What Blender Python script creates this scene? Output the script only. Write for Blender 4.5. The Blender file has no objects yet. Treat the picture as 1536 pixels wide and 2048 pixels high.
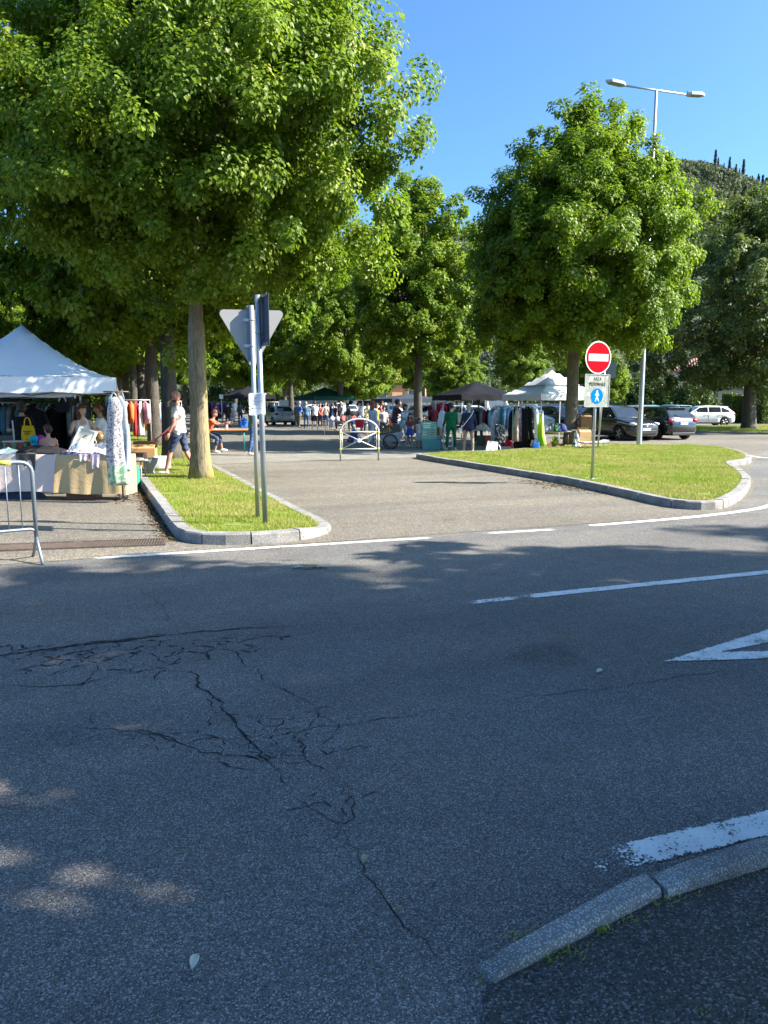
import bpy, bmesh, math, random
import numpy as np
from mathutils import Vector, Matrix, Euler

R = math.radians
S = bpy.context.scene
COL = S.collection

# ------------------------------------------------------------------ camera, sky, sun, exposure
CAM_H, YAW, PITCH, FPX = 1.62, R(21.476), R(8.269), 1500.0
cd = bpy.data.cameras.new('Camera')
cd.sensor_fit = 'HORIZONTAL'; cd.sensor_width = 36.0
cd.lens = 36.0 * FPX / 1536.0
cd.clip_start = 0.05; cd.clip_end = 5000
cam = bpy.data.objects.new('Camera', cd); COL.objects.link(cam)
cam.location = (0, 0, CAM_H)
cam.rotation_euler = (R(90) - PITCH, 0, -YAW)
S.camera = cam

SUN_XY = Vector((0.875, -0.485)).normalized(); SUN_EL = R(38.5)
w = bpy.data.worlds.new("World"); S.world = w; w.use_nodes = True
nt = w.node_tree; nt.nodes.clear()
sky = nt.nodes.new('ShaderNodeTexSky'); sky.sky_type = 'NISHITA'; sky.sun_disc = False
sky.sun_elevation = SUN_EL
sky.sun_rotation = math.atan2(SUN_XY.x, SUN_XY.y)
sky.air_density = 0.65; sky.dust_density = 2.0; sky.ozone_density = 6.0; sky.altitude = 100
bg = nt.nodes.new('ShaderNodeBackground'); bg.inputs['Strength'].default_value = 0.12
out = nt.nodes.new('ShaderNodeOutputWorld')
tint = nt.nodes.new('ShaderNodeMix'); tint.data_type = 'RGBA'; tint.blend_type = 'MULTIPLY'; tint.inputs[0].default_value = 1.0
tint.inputs[7].default_value = (0.68, 0.93, 1.0, 1)
nt.links.new(sky.outputs[0], tint.inputs[6]); nt.links.new(tint.outputs[2], bg.inputs['Color']); nt.links.new(bg.outputs[0], out.inputs['Surface'])

sl = bpy.data.lights.new('Sun', 'SUN'); sl.energy = 4.7; sl.angle = R(0.53); sl.color = (1.0, 0.93, 0.82)
sun = bpy.data.objects.new('Sun', sl); COL.objects.link(sun)
sdir = Vector((SUN_XY.x * math.cos(SUN_EL), SUN_XY.y * math.cos(SUN_EL), math.sin(SUN_EL)))
sun.rotation_euler = sdir.to_track_quat('Z', 'Y').to_euler()
sun.location = (20, -20, 40)

S.view_settings.view_transform = 'Standard'
S.view_settings.look = 'None'
S.view_settings.exposure = 1.75
S.view_settings.gamma = 1.0
S.view_settings.use_curve_mapping = False
S.render.engine = 'CYCLES'
S.cycles.max_bounces = 6; S.cycles.diffuse_bounces = 4; S.cycles.transmission_bounces = 4
S.cycles.transparent_max_bounces = 6; S.cycles.caustics_reflective = False; S.cycles.caustics_refractive = False
S.cycles.use_adaptive_sampling = True

# ------------------------------------------------------------------ layout helpers (x across the avenue, y along it)
_cy, _sy = math.cos(YAW), math.sin(YAW)
def to_world(cx, cy): return (cx * _cy + cy * _sy, -cx * _sy + cy * _cy)
def G(px, py, z=0.0):
    a = (px - 768) / FPX; b = (1024 - py) / FPX
    dy = math.cos(PITCH) + b * math.sin(PITCH); dz = -math.sin(PITCH) + b * math.cos(PITCH)
    t = (z - CAM_H) / dz
    return to_world(a * t, dy * t)
def C(px, d): return to_world((px - 768) / FPX * d * math.cos(PITCH), d)
VIEW_RZ = -YAW      # heading of +Y rotated by VIEW_RZ looks straight away from the camera

# ------------------------------------------------------------------ materials
_mc = {}
def nd(t, typ, **kw):
    n = t.nodes.new(typ)
    for k, v in kw.items(): setattr(n, k, v)
    return n
def newmat(name):
    m = bpy.data.materials.new(name); m.use_nodes = True
    t = m.node_tree; b = t.nodes['Principled BSDF']
    return m, t, b
def ramp(t, fac, stops):
    r = nd(t, 'ShaderNodeValToRGB')
    e = r.color_ramp.elements
    while len(e) < len(stops): e.new(0.5)
    for el, (p, c) in zip(e, stops):
        el.position = p; el.color = (c[0], c[1], c[2], 1)
    t.links.new(fac, r.inputs[0]); return r.outputs[0]
def tc(t, kind='Object'): return nd(t, 'ShaderNodeTexCoord').outputs[kind]
def noise(t, vec, scale, detail=4, rough=0.55):
    n = nd(t, 'ShaderNodeTexNoise'); n.inputs['Scale'].default_value = scale
    n.inputs['Detail'].default_value = detail; n.inputs['Roughness'].default_value = rough
    t.links.new(vec, n.inputs['Vector']); return n.outputs['Fac']
def mixc(t, f, a, b, mode='MIX'):
    m = nd(t, 'ShaderNodeMix', data_type='RGBA', blend_type=mode)
    for sock, v in ((m.inputs[0], f), (m.inputs[6], a), (m.inputs[7], b)):
        if hasattr(v, 'is_linked') or hasattr(v, 'links'): t.links.new(v, sock)
        elif isinstance(v, (int, float)): sock.default_value = v
        else: sock.default_value = (v[0], v[1], v[2], 1)
    return m.outputs[2]
def bump(t, b, h, strength=0.3, dist=0.01):
    n = nd(t, 'ShaderNodeBump'); n.inputs['Strength'].default_value = strength; n.inputs['Distance'].default_value = dist
    t.links.new(h, n.inputs['Height']); t.links.new(n.outputs[0], b.inputs['Normal']); return n
def sc(c, k): return tuple(min(1, x * k) for x in c)

def P(c, rough=0.6, metal=0.0, var=0.12, scale=8.0, kind='plain'):
    """plain surface of one colour with procedural unevenness"""
    key = (tuple(round(x, 3) for x in c), rough, metal, var, scale, kind)
    if key in _mc: return _mc[key]
    m, t, b = newmat(kind)
    v = tc(t); n = noise(t, v, scale)
    t.links.new(ramp(t, n, [(0.3, sc(c, 1 - var)), (0.7, sc(c, 1 + var))]), b.inputs['Base Color'])
    b.inputs['Roughness'].default_value = rough; b.inputs['Metallic'].default_value = metal
    if kind == 'fabric':
        n2 = noise(t, v, 14, 3); bump(t, b, n2, 0.35, 0.02); b.inputs['Specular IOR Level'].default_value = 0.2
    elif kind == 'rough':
        bump(t, b, noise(t, v, 60, 3), 0.3, 0.004)
    elif kind == 'paint':
        b.inputs['Coat Weight'].default_value = 0.8; b.inputs['Coat Roughness'].default_value = 0.06
    _mc[key] = m; return m
def fab(c, var=0.14): return P(c, 0.85, 0, var, 6.0, 'fabric')
def pattern(c1, c2, scale=22, thr=0.52, c3=None, kind='spots'):
    key = ('pat', c1, c2, scale, thr, c3, kind)
    if key in _mc: return _mc[key]
    m, t, b = newmat('patterned_cloth'); v = tc(t)
    if kind == 'spots':
        vo = nd(t, 'ShaderNodeTexNoise'); vo.inputs['Scale'].default_value = scale; vo.inputs['Detail'].default_value = 2
        t.links.new(v, vo.inputs['Vector']); f = vo.outputs['Fac']
        stops = [(thr - 0.02, c1), (thr + 0.02, c2)]
        if c3: stops += [(thr + 0.11, c2), (thr + 0.14, c3)]
    else:
        wv = nd(t, 'ShaderNodeTexWave', bands_direction='X' if kind == 'vstripe' else 'Z'); wv.inputs['Scale'].default_value = scale
        wv.inputs['Distortion'].default_value = 0.4
        t.links.new(v, wv.inputs['Vector']); f = wv.outputs['Fac']; stops = [(0.45, c1), (0.55, c2)]
    t.links.new(ramp(t, f, stops), b.inputs['Base Color']); b.inputs['Roughness'].default_value = 0.85
    _mc[key] = m; return m

def asphalt_mat(name, dark, mid, light, gscale=225, patch=0.35, strength=0.75):
    m, t, b = newmat(name); v = tc(t)
    vo = nd(t, 'ShaderNodeTexVoronoi'); vo.inputs['Scale'].default_value = gscale; t.links.new(v, vo.inputs['Vector'])
    sep = nd(t, 'ShaderNodeSeparateColor'); t.links.new(vo.outputs['Color'], sep.inputs[0])
    stone = ramp(t, sep.outputs[0], [(0.0, dark), (0.5, mid), (0.82, sc(mid, 1.3)), (0.94, light)])
    big = noise(t, v, patch, 5, 0.6)
    col = mixc(t, 1.0, stone, ramp(t, big, [(0.3, (0.80, 0.80, 0.81)), (0.7, (1.14, 1.13, 1.11))]), 'MULTIPLY')
    med = noise(t, v, 4.5, 6, 0.7)
    col = mixc(t, 1.0, col, ramp(t, med, [(0.32, (0.86, 0.86, 0.87)), (0.7, (1.08, 1.08, 1.07))]), 'MULTIPLY')
    tint = noise(t, v, 1.1, 3, 0.5)
    col = mixc(t, 1.0, col, ramp(t, tint, [(0.35, (1.0, 1.0, 1.0)), (0.68, (1.05, 0.99, 0.92))]), 'MULTIPLY')
    mp = nd(t, 'ShaderNodeMapping'); mp.inputs['Scale'].default_value = (0.12, 1.1, 1); t.links.new(v, mp.inputs['Vector'])
    trk = noise(t, mp.outputs[0], 1.0, 3, 0.5)
    col = mixc(t, 1.0, col, ramp(t, trk, [(0.36, (0.84, 0.85, 0.87)), (0.52, (1.0, 1.0, 1.0)), (0.66, (1.13, 1.12, 1.09))]), 'MULTIPLY')
    st = noise(t, v, 0.9, 2, 0.4)
    col = mixc(t, 1.0, col, ramp(t, st, [(0.24, (0.70, 0.70, 0.70)), (0.32, (1, 1, 1))]), 'MULTIPLY')
    t.links.new(col, b.inputs['Base Color'])
    b.inputs['Roughness'].default_value = 0.78; b.inputs['Specular IOR Level'].default_value = 0.35
    inv = nd(t, 'ShaderNodeMath', operation='SUBTRACT'); inv.inputs[0].default_value = 1.0
    mul = nd(t, 'ShaderNodeMath', operation='MULTIPLY'); mul.inputs[1].default_value = 1.4
    t.links.new(vo.outputs['Distance'], mul.inputs[0]); t.links.new(mul.outputs[0], inv.inputs[1])
    ad = nd(t, 'ShaderNodeMath', operation='ADD'); t.links.new(inv.outputs[0], ad.inputs[0])
    n3 = noise(t, v, 40, 4, 0.7); t.links.new(n3, ad.inputs[1])
    bump(t, b, ad.outputs[0], strength, 0.006)
    return m
M_ROAD = asphalt_mat('road_asphalt', (0.055, 0.055, 0.054), (0.166, 0.162, 0.154), (0.46, 0.45, 0.43))
M_AVE = asphalt_mat('avenue_asphalt', (0.070, 0.064, 0.053), (0.158, 0.145, 0.119), (0.44, 0.41, 0.36), gscale=120, patch=0.22, strength=0.6)
M_WALK = asphalt_mat('pavement_asphalt', (0.022, 0.022, 0.023), (0.082, 0.081, 0.079), (0.27, 0.26, 0.26), gscale=165, patch=0.8, strength=1.0)

def kerb_mat():
    m, t, b = newmat('granite_kerb'); v = tc(t, 'Generated'); o = tc(t)
    geo = nd(t, 'ShaderNodeNewGeometry')
    vo = nd(t, 'ShaderNodeTexVoronoi'); vo.inputs['Scale'].default_value = 120; t.links.new(geo.outputs['Position'], vo.inputs['Vector'])
    stone = ramp(t, vo.outputs['Distance'], [(0.0, (0.60, 0.59, 0.57)), (0.30, (0.50, 0.49, 0.47)), (0.42, (0.22, 0.215, 0.21)), (1, (0.19, 0.185, 0.18))])
    dirt = noise(t, geo.outputs['Position'], 3.2, 5, 0.65)
    col = mixc(t, 1.0, stone, ramp(t, dirt, [(0.28, (0.55, 0.54, 0.51)), (0.6, (1.0, 0.99, 0.97)), (0.8, (1.15, 1.14, 1.12))]), 'MULTIPLY')
    t.links.new(col, b.inputs['Base Color']); b.inputs['Roughness'].default_value = 0.85
    bump(t, b, noise(t, geo.outputs['Position'], 45, 4), 0.5, 0.004)
    return m
M_KERB = kerb_mat()

def paint_mat():
    m, t, b = newmat('worn_road_paint'); geo = nd(t, 'ShaderNodeNewGeometry'); v = geo.outputs['Position']
    n = noise(t, v, 95, 2, 0.5); n2 = noise(t, v, 7, 4, 0.6)
    ad = nd(t, 'ShaderNodeMath', operation='MULTIPLY_ADD'); t.links.new(n2, ad.inputs[0]); ad.inputs[1].default_value = 0.6; t.links.new(n, ad.inputs[2])
    at = nd(t, 'ShaderNodeAttribute', attribute_name='wear')
    su = nd(t, 'ShaderNodeMath', operation='SUBTRACT'); t.links.new(ad.outputs[0], su.inputs[0]); t.links.new(at.outputs['Fac'], su.inputs[1])
    t.links.new(ramp(t, n2, [(0.3, (0.60, 0.60, 0.58)), (0.7, (0.78, 0.78, 0.76))]), b.inputs['Base Color'])
    b.inputs['Roughness'].default_value = 0.75; bump(t, b, n, 0.5, 0.004)
    tr = nd(t, 'ShaderNodeBsdfTransparent'); mx = nd(t, 'ShaderNodeMixShader')
    t.links.new(ramp(t, su.outputs[0], [(0.56, (0, 0, 0)), (0.66, (1, 1, 1))]), mx.inputs[0]); t.links.new(tr.outputs[0], mx.inputs[1]); t.links.new(b.outputs[0], mx.inputs[2])
    t.links.new(mx.outputs[0], t.nodes['Material Output'].inputs['Surface'])
    return m
M_PAINT = paint_mat()

def grass_ground_mat():
    m, t, b = newmat('grass_soil'); geo = nd(t, 'ShaderNodeNewGeometry'); v = geo.outputs['Position']
    n = noise(t, v, 1.3, 5, 0.65); n2 = noise(t, v, 30, 4, 0.6)
    c = ramp(t, n, [(0.3, (0.12, 0.18, 0.025)), (0.55, (0.20, 0.24, 0.045)), (0.75, (0.32, 0.27, 0.10))])
    c = mixc(t, 1.0, c, ramp(t, n2, [(0.3, (0.7, 0.7, 0.7)), (0.7, (1.2, 1.2, 1.2))]), 'MULTIPLY')
    t.links.new(c, b.inputs['Base Color']); b.inputs['Roughness'].default_value = 0.95
    bump(t, b, n2, 0.8, 0.03); return m
M_GGROUND = grass_ground_mat()
def blade_mat():
    m, t, b = newmat('grass_blade'); geo = nd(t, 'ShaderNodeNewGeometry'); v = geo.outputs['Position']
    at = nd(t, 'ShaderNodeAttribute', attribute_name='tone')
    n = noise(t, v, 1.1, 4, 0.6)
    c = ramp(t, at.outputs['Fac'], [(0.0, (0.16, 0.25, 0.022)), (0.5, (0.28, 0.37, 0.045)), (0.82, (0.41, 0.44, 0.10)), (1.0, (0.54, 0.48, 0.20))])
    c = mixc(t, ramp(t, n, [(0.40, (0, 0, 0)), (0.62, (0.72, 0.72, 0.72))]), c, (0.46, 0.40, 0.15))
    t.links.new(c, b.inputs['Base Color']); b.inputs['Roughness'].default_value = 0.6; b.inputs['Specular IOR Level'].default_value = 0.25
    tr = nd(t, 'ShaderNodeBsdfTranslucent'); t.links.new(c, tr.inputs['Color'])
    mx = nd(t, 'ShaderNodeMixShader'); mx.inputs[0].default_value = 0.35
    t.links.new(b.outputs[0], mx.inputs[1]); t.links.new(tr.outputs[0], mx.inputs[2])
    t.links.new(mx.outputs[0], t.nodes['Material Output'].inputs['Surface']); return m
M_BLADE = blade_mat()

def leaf_mat(name, stops, pale=0.1, trans=0.46, rough=0.42):
    m, t, b = newmat(name)
    at = nd(t, 'ShaderNodeAttribute', attribute_name='tone')
    c = ramp(t, at.outputs['Fac'], stops)
    t.links.new(c, b.inputs['Base Color']); b.inputs['Roughness'].default_value = rough
    b.inputs['Specular IOR Level'].default_value = 0.22
    tr = nd(t, 'ShaderNodeBsdfTranslucent')
    t.links.new(mixc(t, 1.0, c, (1.3, 1.35, 0.6), 'MULTIPLY'), tr.inputs['Color'])
    mx = nd(t, 'ShaderNodeMixShader'); mx.inputs[0].default_value = trans
    t.links.new(b.outputs[0], mx.inputs[1]); t.links.new(tr.outputs[0], mx.inputs[2])
    t.links.new(mx.outputs[0], t.nodes['Material Output'].inputs['Surface']); return m
LEAF_STOPS = [(0.0, (0.062, 0.120, 0.011)), (0.45, (0.148, 0.228, 0.018)), (0.8, (0.245, 0.325, 0.036)), (0.93, (0.36, 0.40, 0.10)), (1.0, (0.50, 0.51, 0.29))]
M_LEAF = leaf_mat('lime_leaf', LEAF_STOPS)
M_LEAF_PALE = leaf_mat('pale_lime_leaf', [(0.0, (0.065, 0.105, 0.024)), (0.5, (0.135, 0.180, 0.045)), (0.8, (0.28, 0.31, 0.13)), (1.0, (0.50, 0.51, 0.34))], trans=0.38)
M_LEAF_DARK = leaf_mat('dark_evergreen_leaf', [(0.0, (0.014, 0.026, 0.012)), (0.6, (0.028, 0.045, 0.018)), (1.0, (0.06, 0.08, 0.03))], trans=0.15)
M_HEDGE = leaf_mat('hedge_leaf', [(0.0, (0.04, 0.075, 0.012)), (0.6, (0.095, 0.145, 0.02)), (1.0, (0.20, 0.22, 0.04))], trans=0.3)
M_HILL = leaf_mat('hill_foliage', [(0.0, (0.045, 0.066, 0.036)), (0.4, (0.085, 0.115, 0.058)), (0.75, (0.14, 0.165, 0.085)), (1.0, (0.19, 0.18, 0.11))], trans=0.2, rough=0.8)
M_CYP = leaf_mat('cypress_foliage', [(0.0, (0.018, 0.028, 0.018)), (0.6, (0.035, 0.048, 0.028)), (1.0, (0.06, 0.07, 0.04))], trans=0.1, rough=0.8)

def bark_mat(amber=0.0, base=(0.20, 0.165, 0.125)):
    m, t, b = newmat('bark'); v = tc(t)
    mp = nd(t, 'ShaderNodeMapping'); mp.inputs['Scale'].default_value = (9, 9, 1.6); t.links.new(v, mp.inputs['Vector'])
    n = noise(t, mp.outputs[0], 3.2, 6, 0.7); n2 = noise(t, v, 2.1, 4, 0.6)
    c = ramp(t, n, [(0.32, sc(base, 0.42)), (0.55, base), (0.75, sc(base, 1.45))])
    c = mixc(t, 1.0, c, ramp(t, n2, [(0.3, (0.75, 0.77, 0.76)), (0.7, (1.12, 1.1, 1.05))]), 'MULTIPLY')
    if amber:  # yellow mixed into the bark towards positive X, broken up by noise
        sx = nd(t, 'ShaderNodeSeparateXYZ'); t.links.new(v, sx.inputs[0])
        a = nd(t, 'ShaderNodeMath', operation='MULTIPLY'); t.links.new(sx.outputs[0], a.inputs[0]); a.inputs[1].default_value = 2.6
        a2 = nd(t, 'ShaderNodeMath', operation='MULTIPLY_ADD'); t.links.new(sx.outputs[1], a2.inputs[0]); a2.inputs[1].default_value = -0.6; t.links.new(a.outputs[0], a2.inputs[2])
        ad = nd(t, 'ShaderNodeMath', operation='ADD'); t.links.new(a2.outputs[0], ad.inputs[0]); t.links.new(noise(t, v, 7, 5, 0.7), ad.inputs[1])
        f = ramp(t, ad.outputs[0], [(0.74, (0, 0, 0)), (0.90, (amber * 0.6,) * 3), (1.0, (amber,) * 3)])
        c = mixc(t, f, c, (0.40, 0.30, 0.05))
    t.links.new(c, b.inputs['Base Color']); b.inputs['Roughness'].default_value = 0.9
    bump(t, b, n, 0.9, 0.03); return m
M_BARK = bark_mat()
M_BARK_Y = bark_mat(0.65, (0.30, 0.245, 0.165))
M_BARK_D = bark_mat(0.0, (0.115, 0.10, 0.085))

def glass_mat(c=(0.02, 0.025, 0.03), rough=0.04):
    m, t, b = newmat('car_glass')
    b.inputs['Base Color'].default_value = (*c, 1); b.inputs['Roughness'].default_value = rough
    b.inputs['Specular IOR Level'].default_value = 0.9
    t.links.new(ramp(t, noise(t, tc(t), 3, 2), [(0.3, sc(c, 0.8)), (0.7, sc(c, 1.3))]), b.inputs['Base Color'])
    return m
M_GLASS = glass_mat()
GALV = P((0.46, 0.48, 0.50), 0.42, 0.75, 0.10, 5.0, 'galvanised')
GALV_D = P((0.20, 0.23, 0.26), 0.5, 0.5, 0.12, 5.0, 'galvanised')
ALU = P((0.55, 0.56, 0.57), 0.5, 0.55, 0.06, 3.0, 'aluminium')
BLACKP = P((0.015, 0.015, 0.017), 0.5, 0, 0.2, 10)
WHITEP = P((0.75, 0.75, 0.74), 0.5, 0, 0.06, 6)
STEELW = P((0.66, 0.66, 0.64), 0.45, 0.2, 0.08, 8)
CARD = P((0.48, 0.30, 0.15), 0.85, 0, 0.10, 6, 'cardboard')
CARD_D = P((0.30, 0.18, 0.09), 0.85, 0, 0.12, 6, 'cardboard')

# ------------------------------------------------------------------ mesh helpers
class MB:
    def __init__(s): s.v = []; s.f = []; s.mi = []; s.sm = []
    def add(s, vs, fs, mi=0, smooth=False, M=None):
        o = len(s.v)
        if M is not None: vs = [M @ Vector(p) for p in vs]
        s.v.extend(tuple(p) for p in vs)
        for f in fs:
            s.f.append(tuple(i + o for i in f)); s.mi.append(mi); s.sm.append(smooth)
        return s
    def box(s, c, size, rz=0, mi=0, M=None, rot=None):
        hx, hy, hz = size[0] / 2, size[1] / 2, size[2] / 2
        vs = [Vector((x, y, z)) for z in (-hz, hz) for y in (-hy, hy) for x in (-hx, hx)]
        m = (rot if rot is not None else Matrix.Rotation(rz, 3, 'Z'))
        vs = [m @ p + Vector(c) for p in vs]
        return s.add(vs, [(0, 2, 3, 1), (4, 5, 7, 6), (0, 1, 5, 4), (1, 3, 7, 5), (3, 2, 6, 7), (2, 0, 4, 6)], mi, False, M)
    def loft(s, rings, mi=0, smooth=True, cap=True, closed=True, M=None):
        n = len(rings[0]); vs = [p for r in rings for p in r]; fs = []
        for i in range(len(rings) - 1):
            for j in range(n if closed else n - 1):
                k = (j + 1) % n
                fs.append((i * n + j, i * n + k, (i + 1) * n + k, (i + 1) * n + j))
        if cap and closed:
            fs.append(tuple(reversed(range(n)))); fs.append(tuple((len(rings) - 1) * n + j for j in range(n)))
        return s.add(vs, fs, mi, smooth, M)
    def tube(s, pts, rad, n=8, mi=0, smooth=True, cap=True, M=None, flat=1.0):
        pts = [Vector(p) for p in pts]
        if not hasattr(rad, '__len__'): rad = [rad] * len(pts)
        rings = []; up = None
        for i, p in enumerate(pts):
            d = (pts[min(i + 1, len(pts) - 1)] - pts[max(i - 1, 0)])
            d = d.normalized() if d.length > 1e-9 else Vector((0, 0, 1))
            if up is None:
                up = Vector((0, 0, 1)) if abs(d.z) < 0.9 else Vector((1, 0, 0))
            a = d.cross(up)
            if a.length < 1e-5: a = d.cross(Vector((0.3, 1, 0.2)))
            a.normalize(); b = d.cross(a).normalized(); up = -b if False else a.cross(d)
            rings.append([p + a * math.cos(2 * math.pi * j / n) * rad[i] + b * math.sin(2 * math.pi * j / n) * rad[i] * flat for j in range(n)])
        return s.loft(rings, mi, smooth, cap, True, M)
    def ball(s, c, r, n=10, m=6, mi=0, M=None, fn=None):
        if not hasattr(r, '__len__'): r = (r, r, r)
        vs = []; fs = []
        for i in range(m + 1):
            th = math.pi * i / m
            for j in range(n):
                a = 2 * math.pi * j / n
                d = Vector((math.sin(th) * math.cos(a), math.sin(th) * math.sin(a), math.cos(th)))
                p = Vector((d.x * r[0], d.y * r[1], d.z * r[2]))
                if fn: p = fn(p, d)
                vs.append(p + Vector(c))
        for i in range(m):
            for j in range(n):
                k = (j + 1) % n
                if i == 0: fs.append((j, n + j, n + k))
                elif i == m - 1: fs.append((i * n + j, (i + 1) * n + j, i * n + k))
                else: fs.append((i * n + j, (i + 1) * n + j, (i + 1) * n + k, i * n + k))
        return s.add(vs, fs, mi, True, M)
    def prism(s, poly, z0, z1, mi=0, M=None, smooth=False):
        n = len(poly)
        vs = [(p[0], p[1], z0) for p in poly] + [(p[0], p[1], z1) for p in poly]
        fs = [tuple(reversed(range(n))), tuple(range(n, 2 * n))] + [(i, (i + 1) % n, n + (i + 1) % n, n + i) for i in range(n)]
        return s.add(vs, fs, mi, smooth, M)
    def lathe(s, prof, n=16, mi=0, M=None, c=(0, 0)):
        rings = [[(c[0] + r * math.cos(2 * math.pi * j / n), c[1] + r * math.sin(2 * math.pi * j / n), z) for j in range(n)] for r, z in prof]
        return s.loft(rings, mi, True, True, True, M)
    def mesh(s, name, mats, bevel=0, seg=2):
        me = bpy.data.meshes.new(name); me.from_pydata([tuple(p) for p in s.v], [], s.f)
        if not isinstance(mats, (list, tuple)): mats = [mats]
        for m in mats: me.materials.append(m)
        me.polygons.foreach_set('material_index', s.mi); me.polygons.foreach_set('use_smooth', s.sm)
        if bevel:
            bm = bmesh.new(); bm.from_mesh(me)
            bmesh.ops.remove_doubles(bm, verts=bm.verts, dist=1e-5)
            ed = [e for e in bm.edges if len(e.link_faces) == 2 and e.calc_face_angle(0) > R(25)]
            bmesh.ops.bevel(bm, geom=ed, offset=bevel, segments=seg, profile=0.5, affect='EDGES', clamp_overlap=True)
            bm.to_mesh(me); bm.free()
        me.update(); return me
    def build(s, name, mats, parent=None, bevel=0, seg=2, loc=None, rz=None):
        return obj(name, s.mesh(name, mats, bevel, seg), parent, loc, rz)
def obj(name, me, parent=None, loc=None, rz=None):
    o = bpy.data.objects.new(name, me); COL.objects.link(o)
    if parent is not None: o.parent = parent
    if loc is not None: o.location = loc
    if rz is not None: o.rotation_euler = (0, 0, rz)
    return o
def tag(o, label=None, cat=None, group=None, kind=None):
    if label: o['label'] = label
    if cat: o['category'] = cat
    if group: o['group'] = group
    if kind: o['kind'] = kind
    return o
def thing(name, label, cat, loc=(0, 0, 0), rz=0, group=None):
    o = bpy.data.objects.new(name, None); COL.objects.link(o)
    o.empty_display_size = 0.1
    o.location = loc; o.rotation_euler = (0, 0, rz)
    return tag(o, label, cat, group)
_kids = {}
def copy_tree(o, parent=None):
    c = o.copy(); COL.objects.link(c); c.parent = parent
    for ch in o.children: copy_tree(ch, c)
    return c
def np_mesh(name, verts, faces, mats, tone=None, smooth=False, attr='tone'):
    """verts (N,3), faces (F,k)"""
    me = bpy.data.meshes.new(name); k = faces.shape[1]
    me.vertices.add(len(verts)); me.vertices.foreach_set('co', verts.astype(np.float32).ravel())
    me.loops.add(faces.size); me.loops.foreach_set('vertex_index', faces.astype(np.int32).ravel())
    me.polygons.add(len(faces)); me.polygons.foreach_set('loop_start', np.arange(0, faces.size, k, dtype=np.int32))
    try: me.polygons.foreach_set('loop_total', np.full(len(faces), k, dtype=np.int32))
    except Exception: pass
    if smooth: me.polygons.foreach_set('use_smooth', np.ones(len(faces), dtype=bool))
    for m in (mats if isinstance(mats, (list, tuple)) else [mats]): me.materials.append(m)
    if tone is not None:
        a = me.attributes.new(attr, 'FLOAT', 'FACE'); a.data.foreach_set('value', tone.astype(np.float32))
    me.update(calc_edges=True); return me
# ------------------------------------------------------------------ ground, avenue, islands, kerbs
def sheet(name, poly, z, mat, kind='structure'):
    me = bpy.data.meshes.new(name); me.from_pydata([(p[0], p[1], z) for p in poly], [], [tuple(range(len(poly)))])
    me.materials.append(mat); o = obj(name, me); o['kind'] = kind; return o
sheet('road', [(-1500, -1500), (1500, -1500), (1500, 1500), (-1500, 1500)], 0.0, M_ROAD)
sheet('avenue', [(-60, 8.32), (8.6, 8.32), (9.6, 8.9), (12.2, 11.0), (15.5, 14.2), (22, 19.5), (34, 23), (80, 26), (80, 140), (-60, 140)], 0.004, M_AVE)

def smooth_closed(pts, per=5):
    n = len(pts); outp = []
    for i in range(n):
        p0, p1, p2, p3 = [Vector(pts[(i + k) % n]) for k in (-1, 0, 1, 2)]
        for k in range(per):
            t = k / per
            outp.append(0.5 * ((2 * p1) + (p2 - p0) * t + (2 * p0 - 5 * p1 + 4 * p2 - p3) * t * t + (3 * p1 - p0 - 3 * p2 + p3) * t ** 3))
    return outp
def smooth_open(pts, per=5):
    pts = [Vector(p) for p in pts]; e = [2 * pts[0] - pts[1]] + pts + [2 * pts[-1] - pts[-2]]; outp = []
    for i in range(1, len(e) - 2):
        p0, p1, p2, p3 = e[i - 1:i + 3]
        for k in range(per):
            t = k / per
            outp.append(0.5 * ((2 * p1) + (p2 - p0) * t + (2 * p0 - 5 * p1 + 4 * p2 - p3) * t * t + (3 * p1 - p0 - 3 * p2 + p3) * t ** 3))
    outp.append(pts[-1]); return outp
def resample(pts, step):
    pts = [Vector(p) for p in pts]; L = [0]
    for a, b in zip(pts, pts[1:]): L.append(L[-1] + (b - a).length)
    n = max(1, int(round(L[-1] / step))); outp = []; j = 0
    for i in range(n + 1):
        d = L[-1] * i / n
        while j < len(L) - 2 and L[j + 1] < d: j += 1
        t = (d - L[j]) / max(1e-9, L[j + 1] - L[j]); outp.append(pts[j].lerp(pts[j + 1], t))
    return outp
def in_poly(x, y, poly):
    x = np.asarray(x); y = np.asarray(y); r = np.zeros(x.shape, bool); n = len(poly)
    for i in range(n):
        x1, y1 = poly[i][0], poly[i][1]; x2, y2 = poly[(i + 1) % n][0], poly[(i + 1) % n][1]
        c = ((y1 > y) != (y2 > y)) & (x < (x2 - x1) * (y - y1) / (y2 - y1 + 1e-12) + x1); r ^= c
    return r
def offset_closed(pts, d):
    n = len(pts); outp = []
    for i in range(n):
        t = (Vector(pts[(i + 1) % n]) - Vector(pts[i - 1])).normalized(); nn = Vector((-t.y, t.x))
        outp.append(Vector(pts[i]) + nn * d)
    return outp
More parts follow.
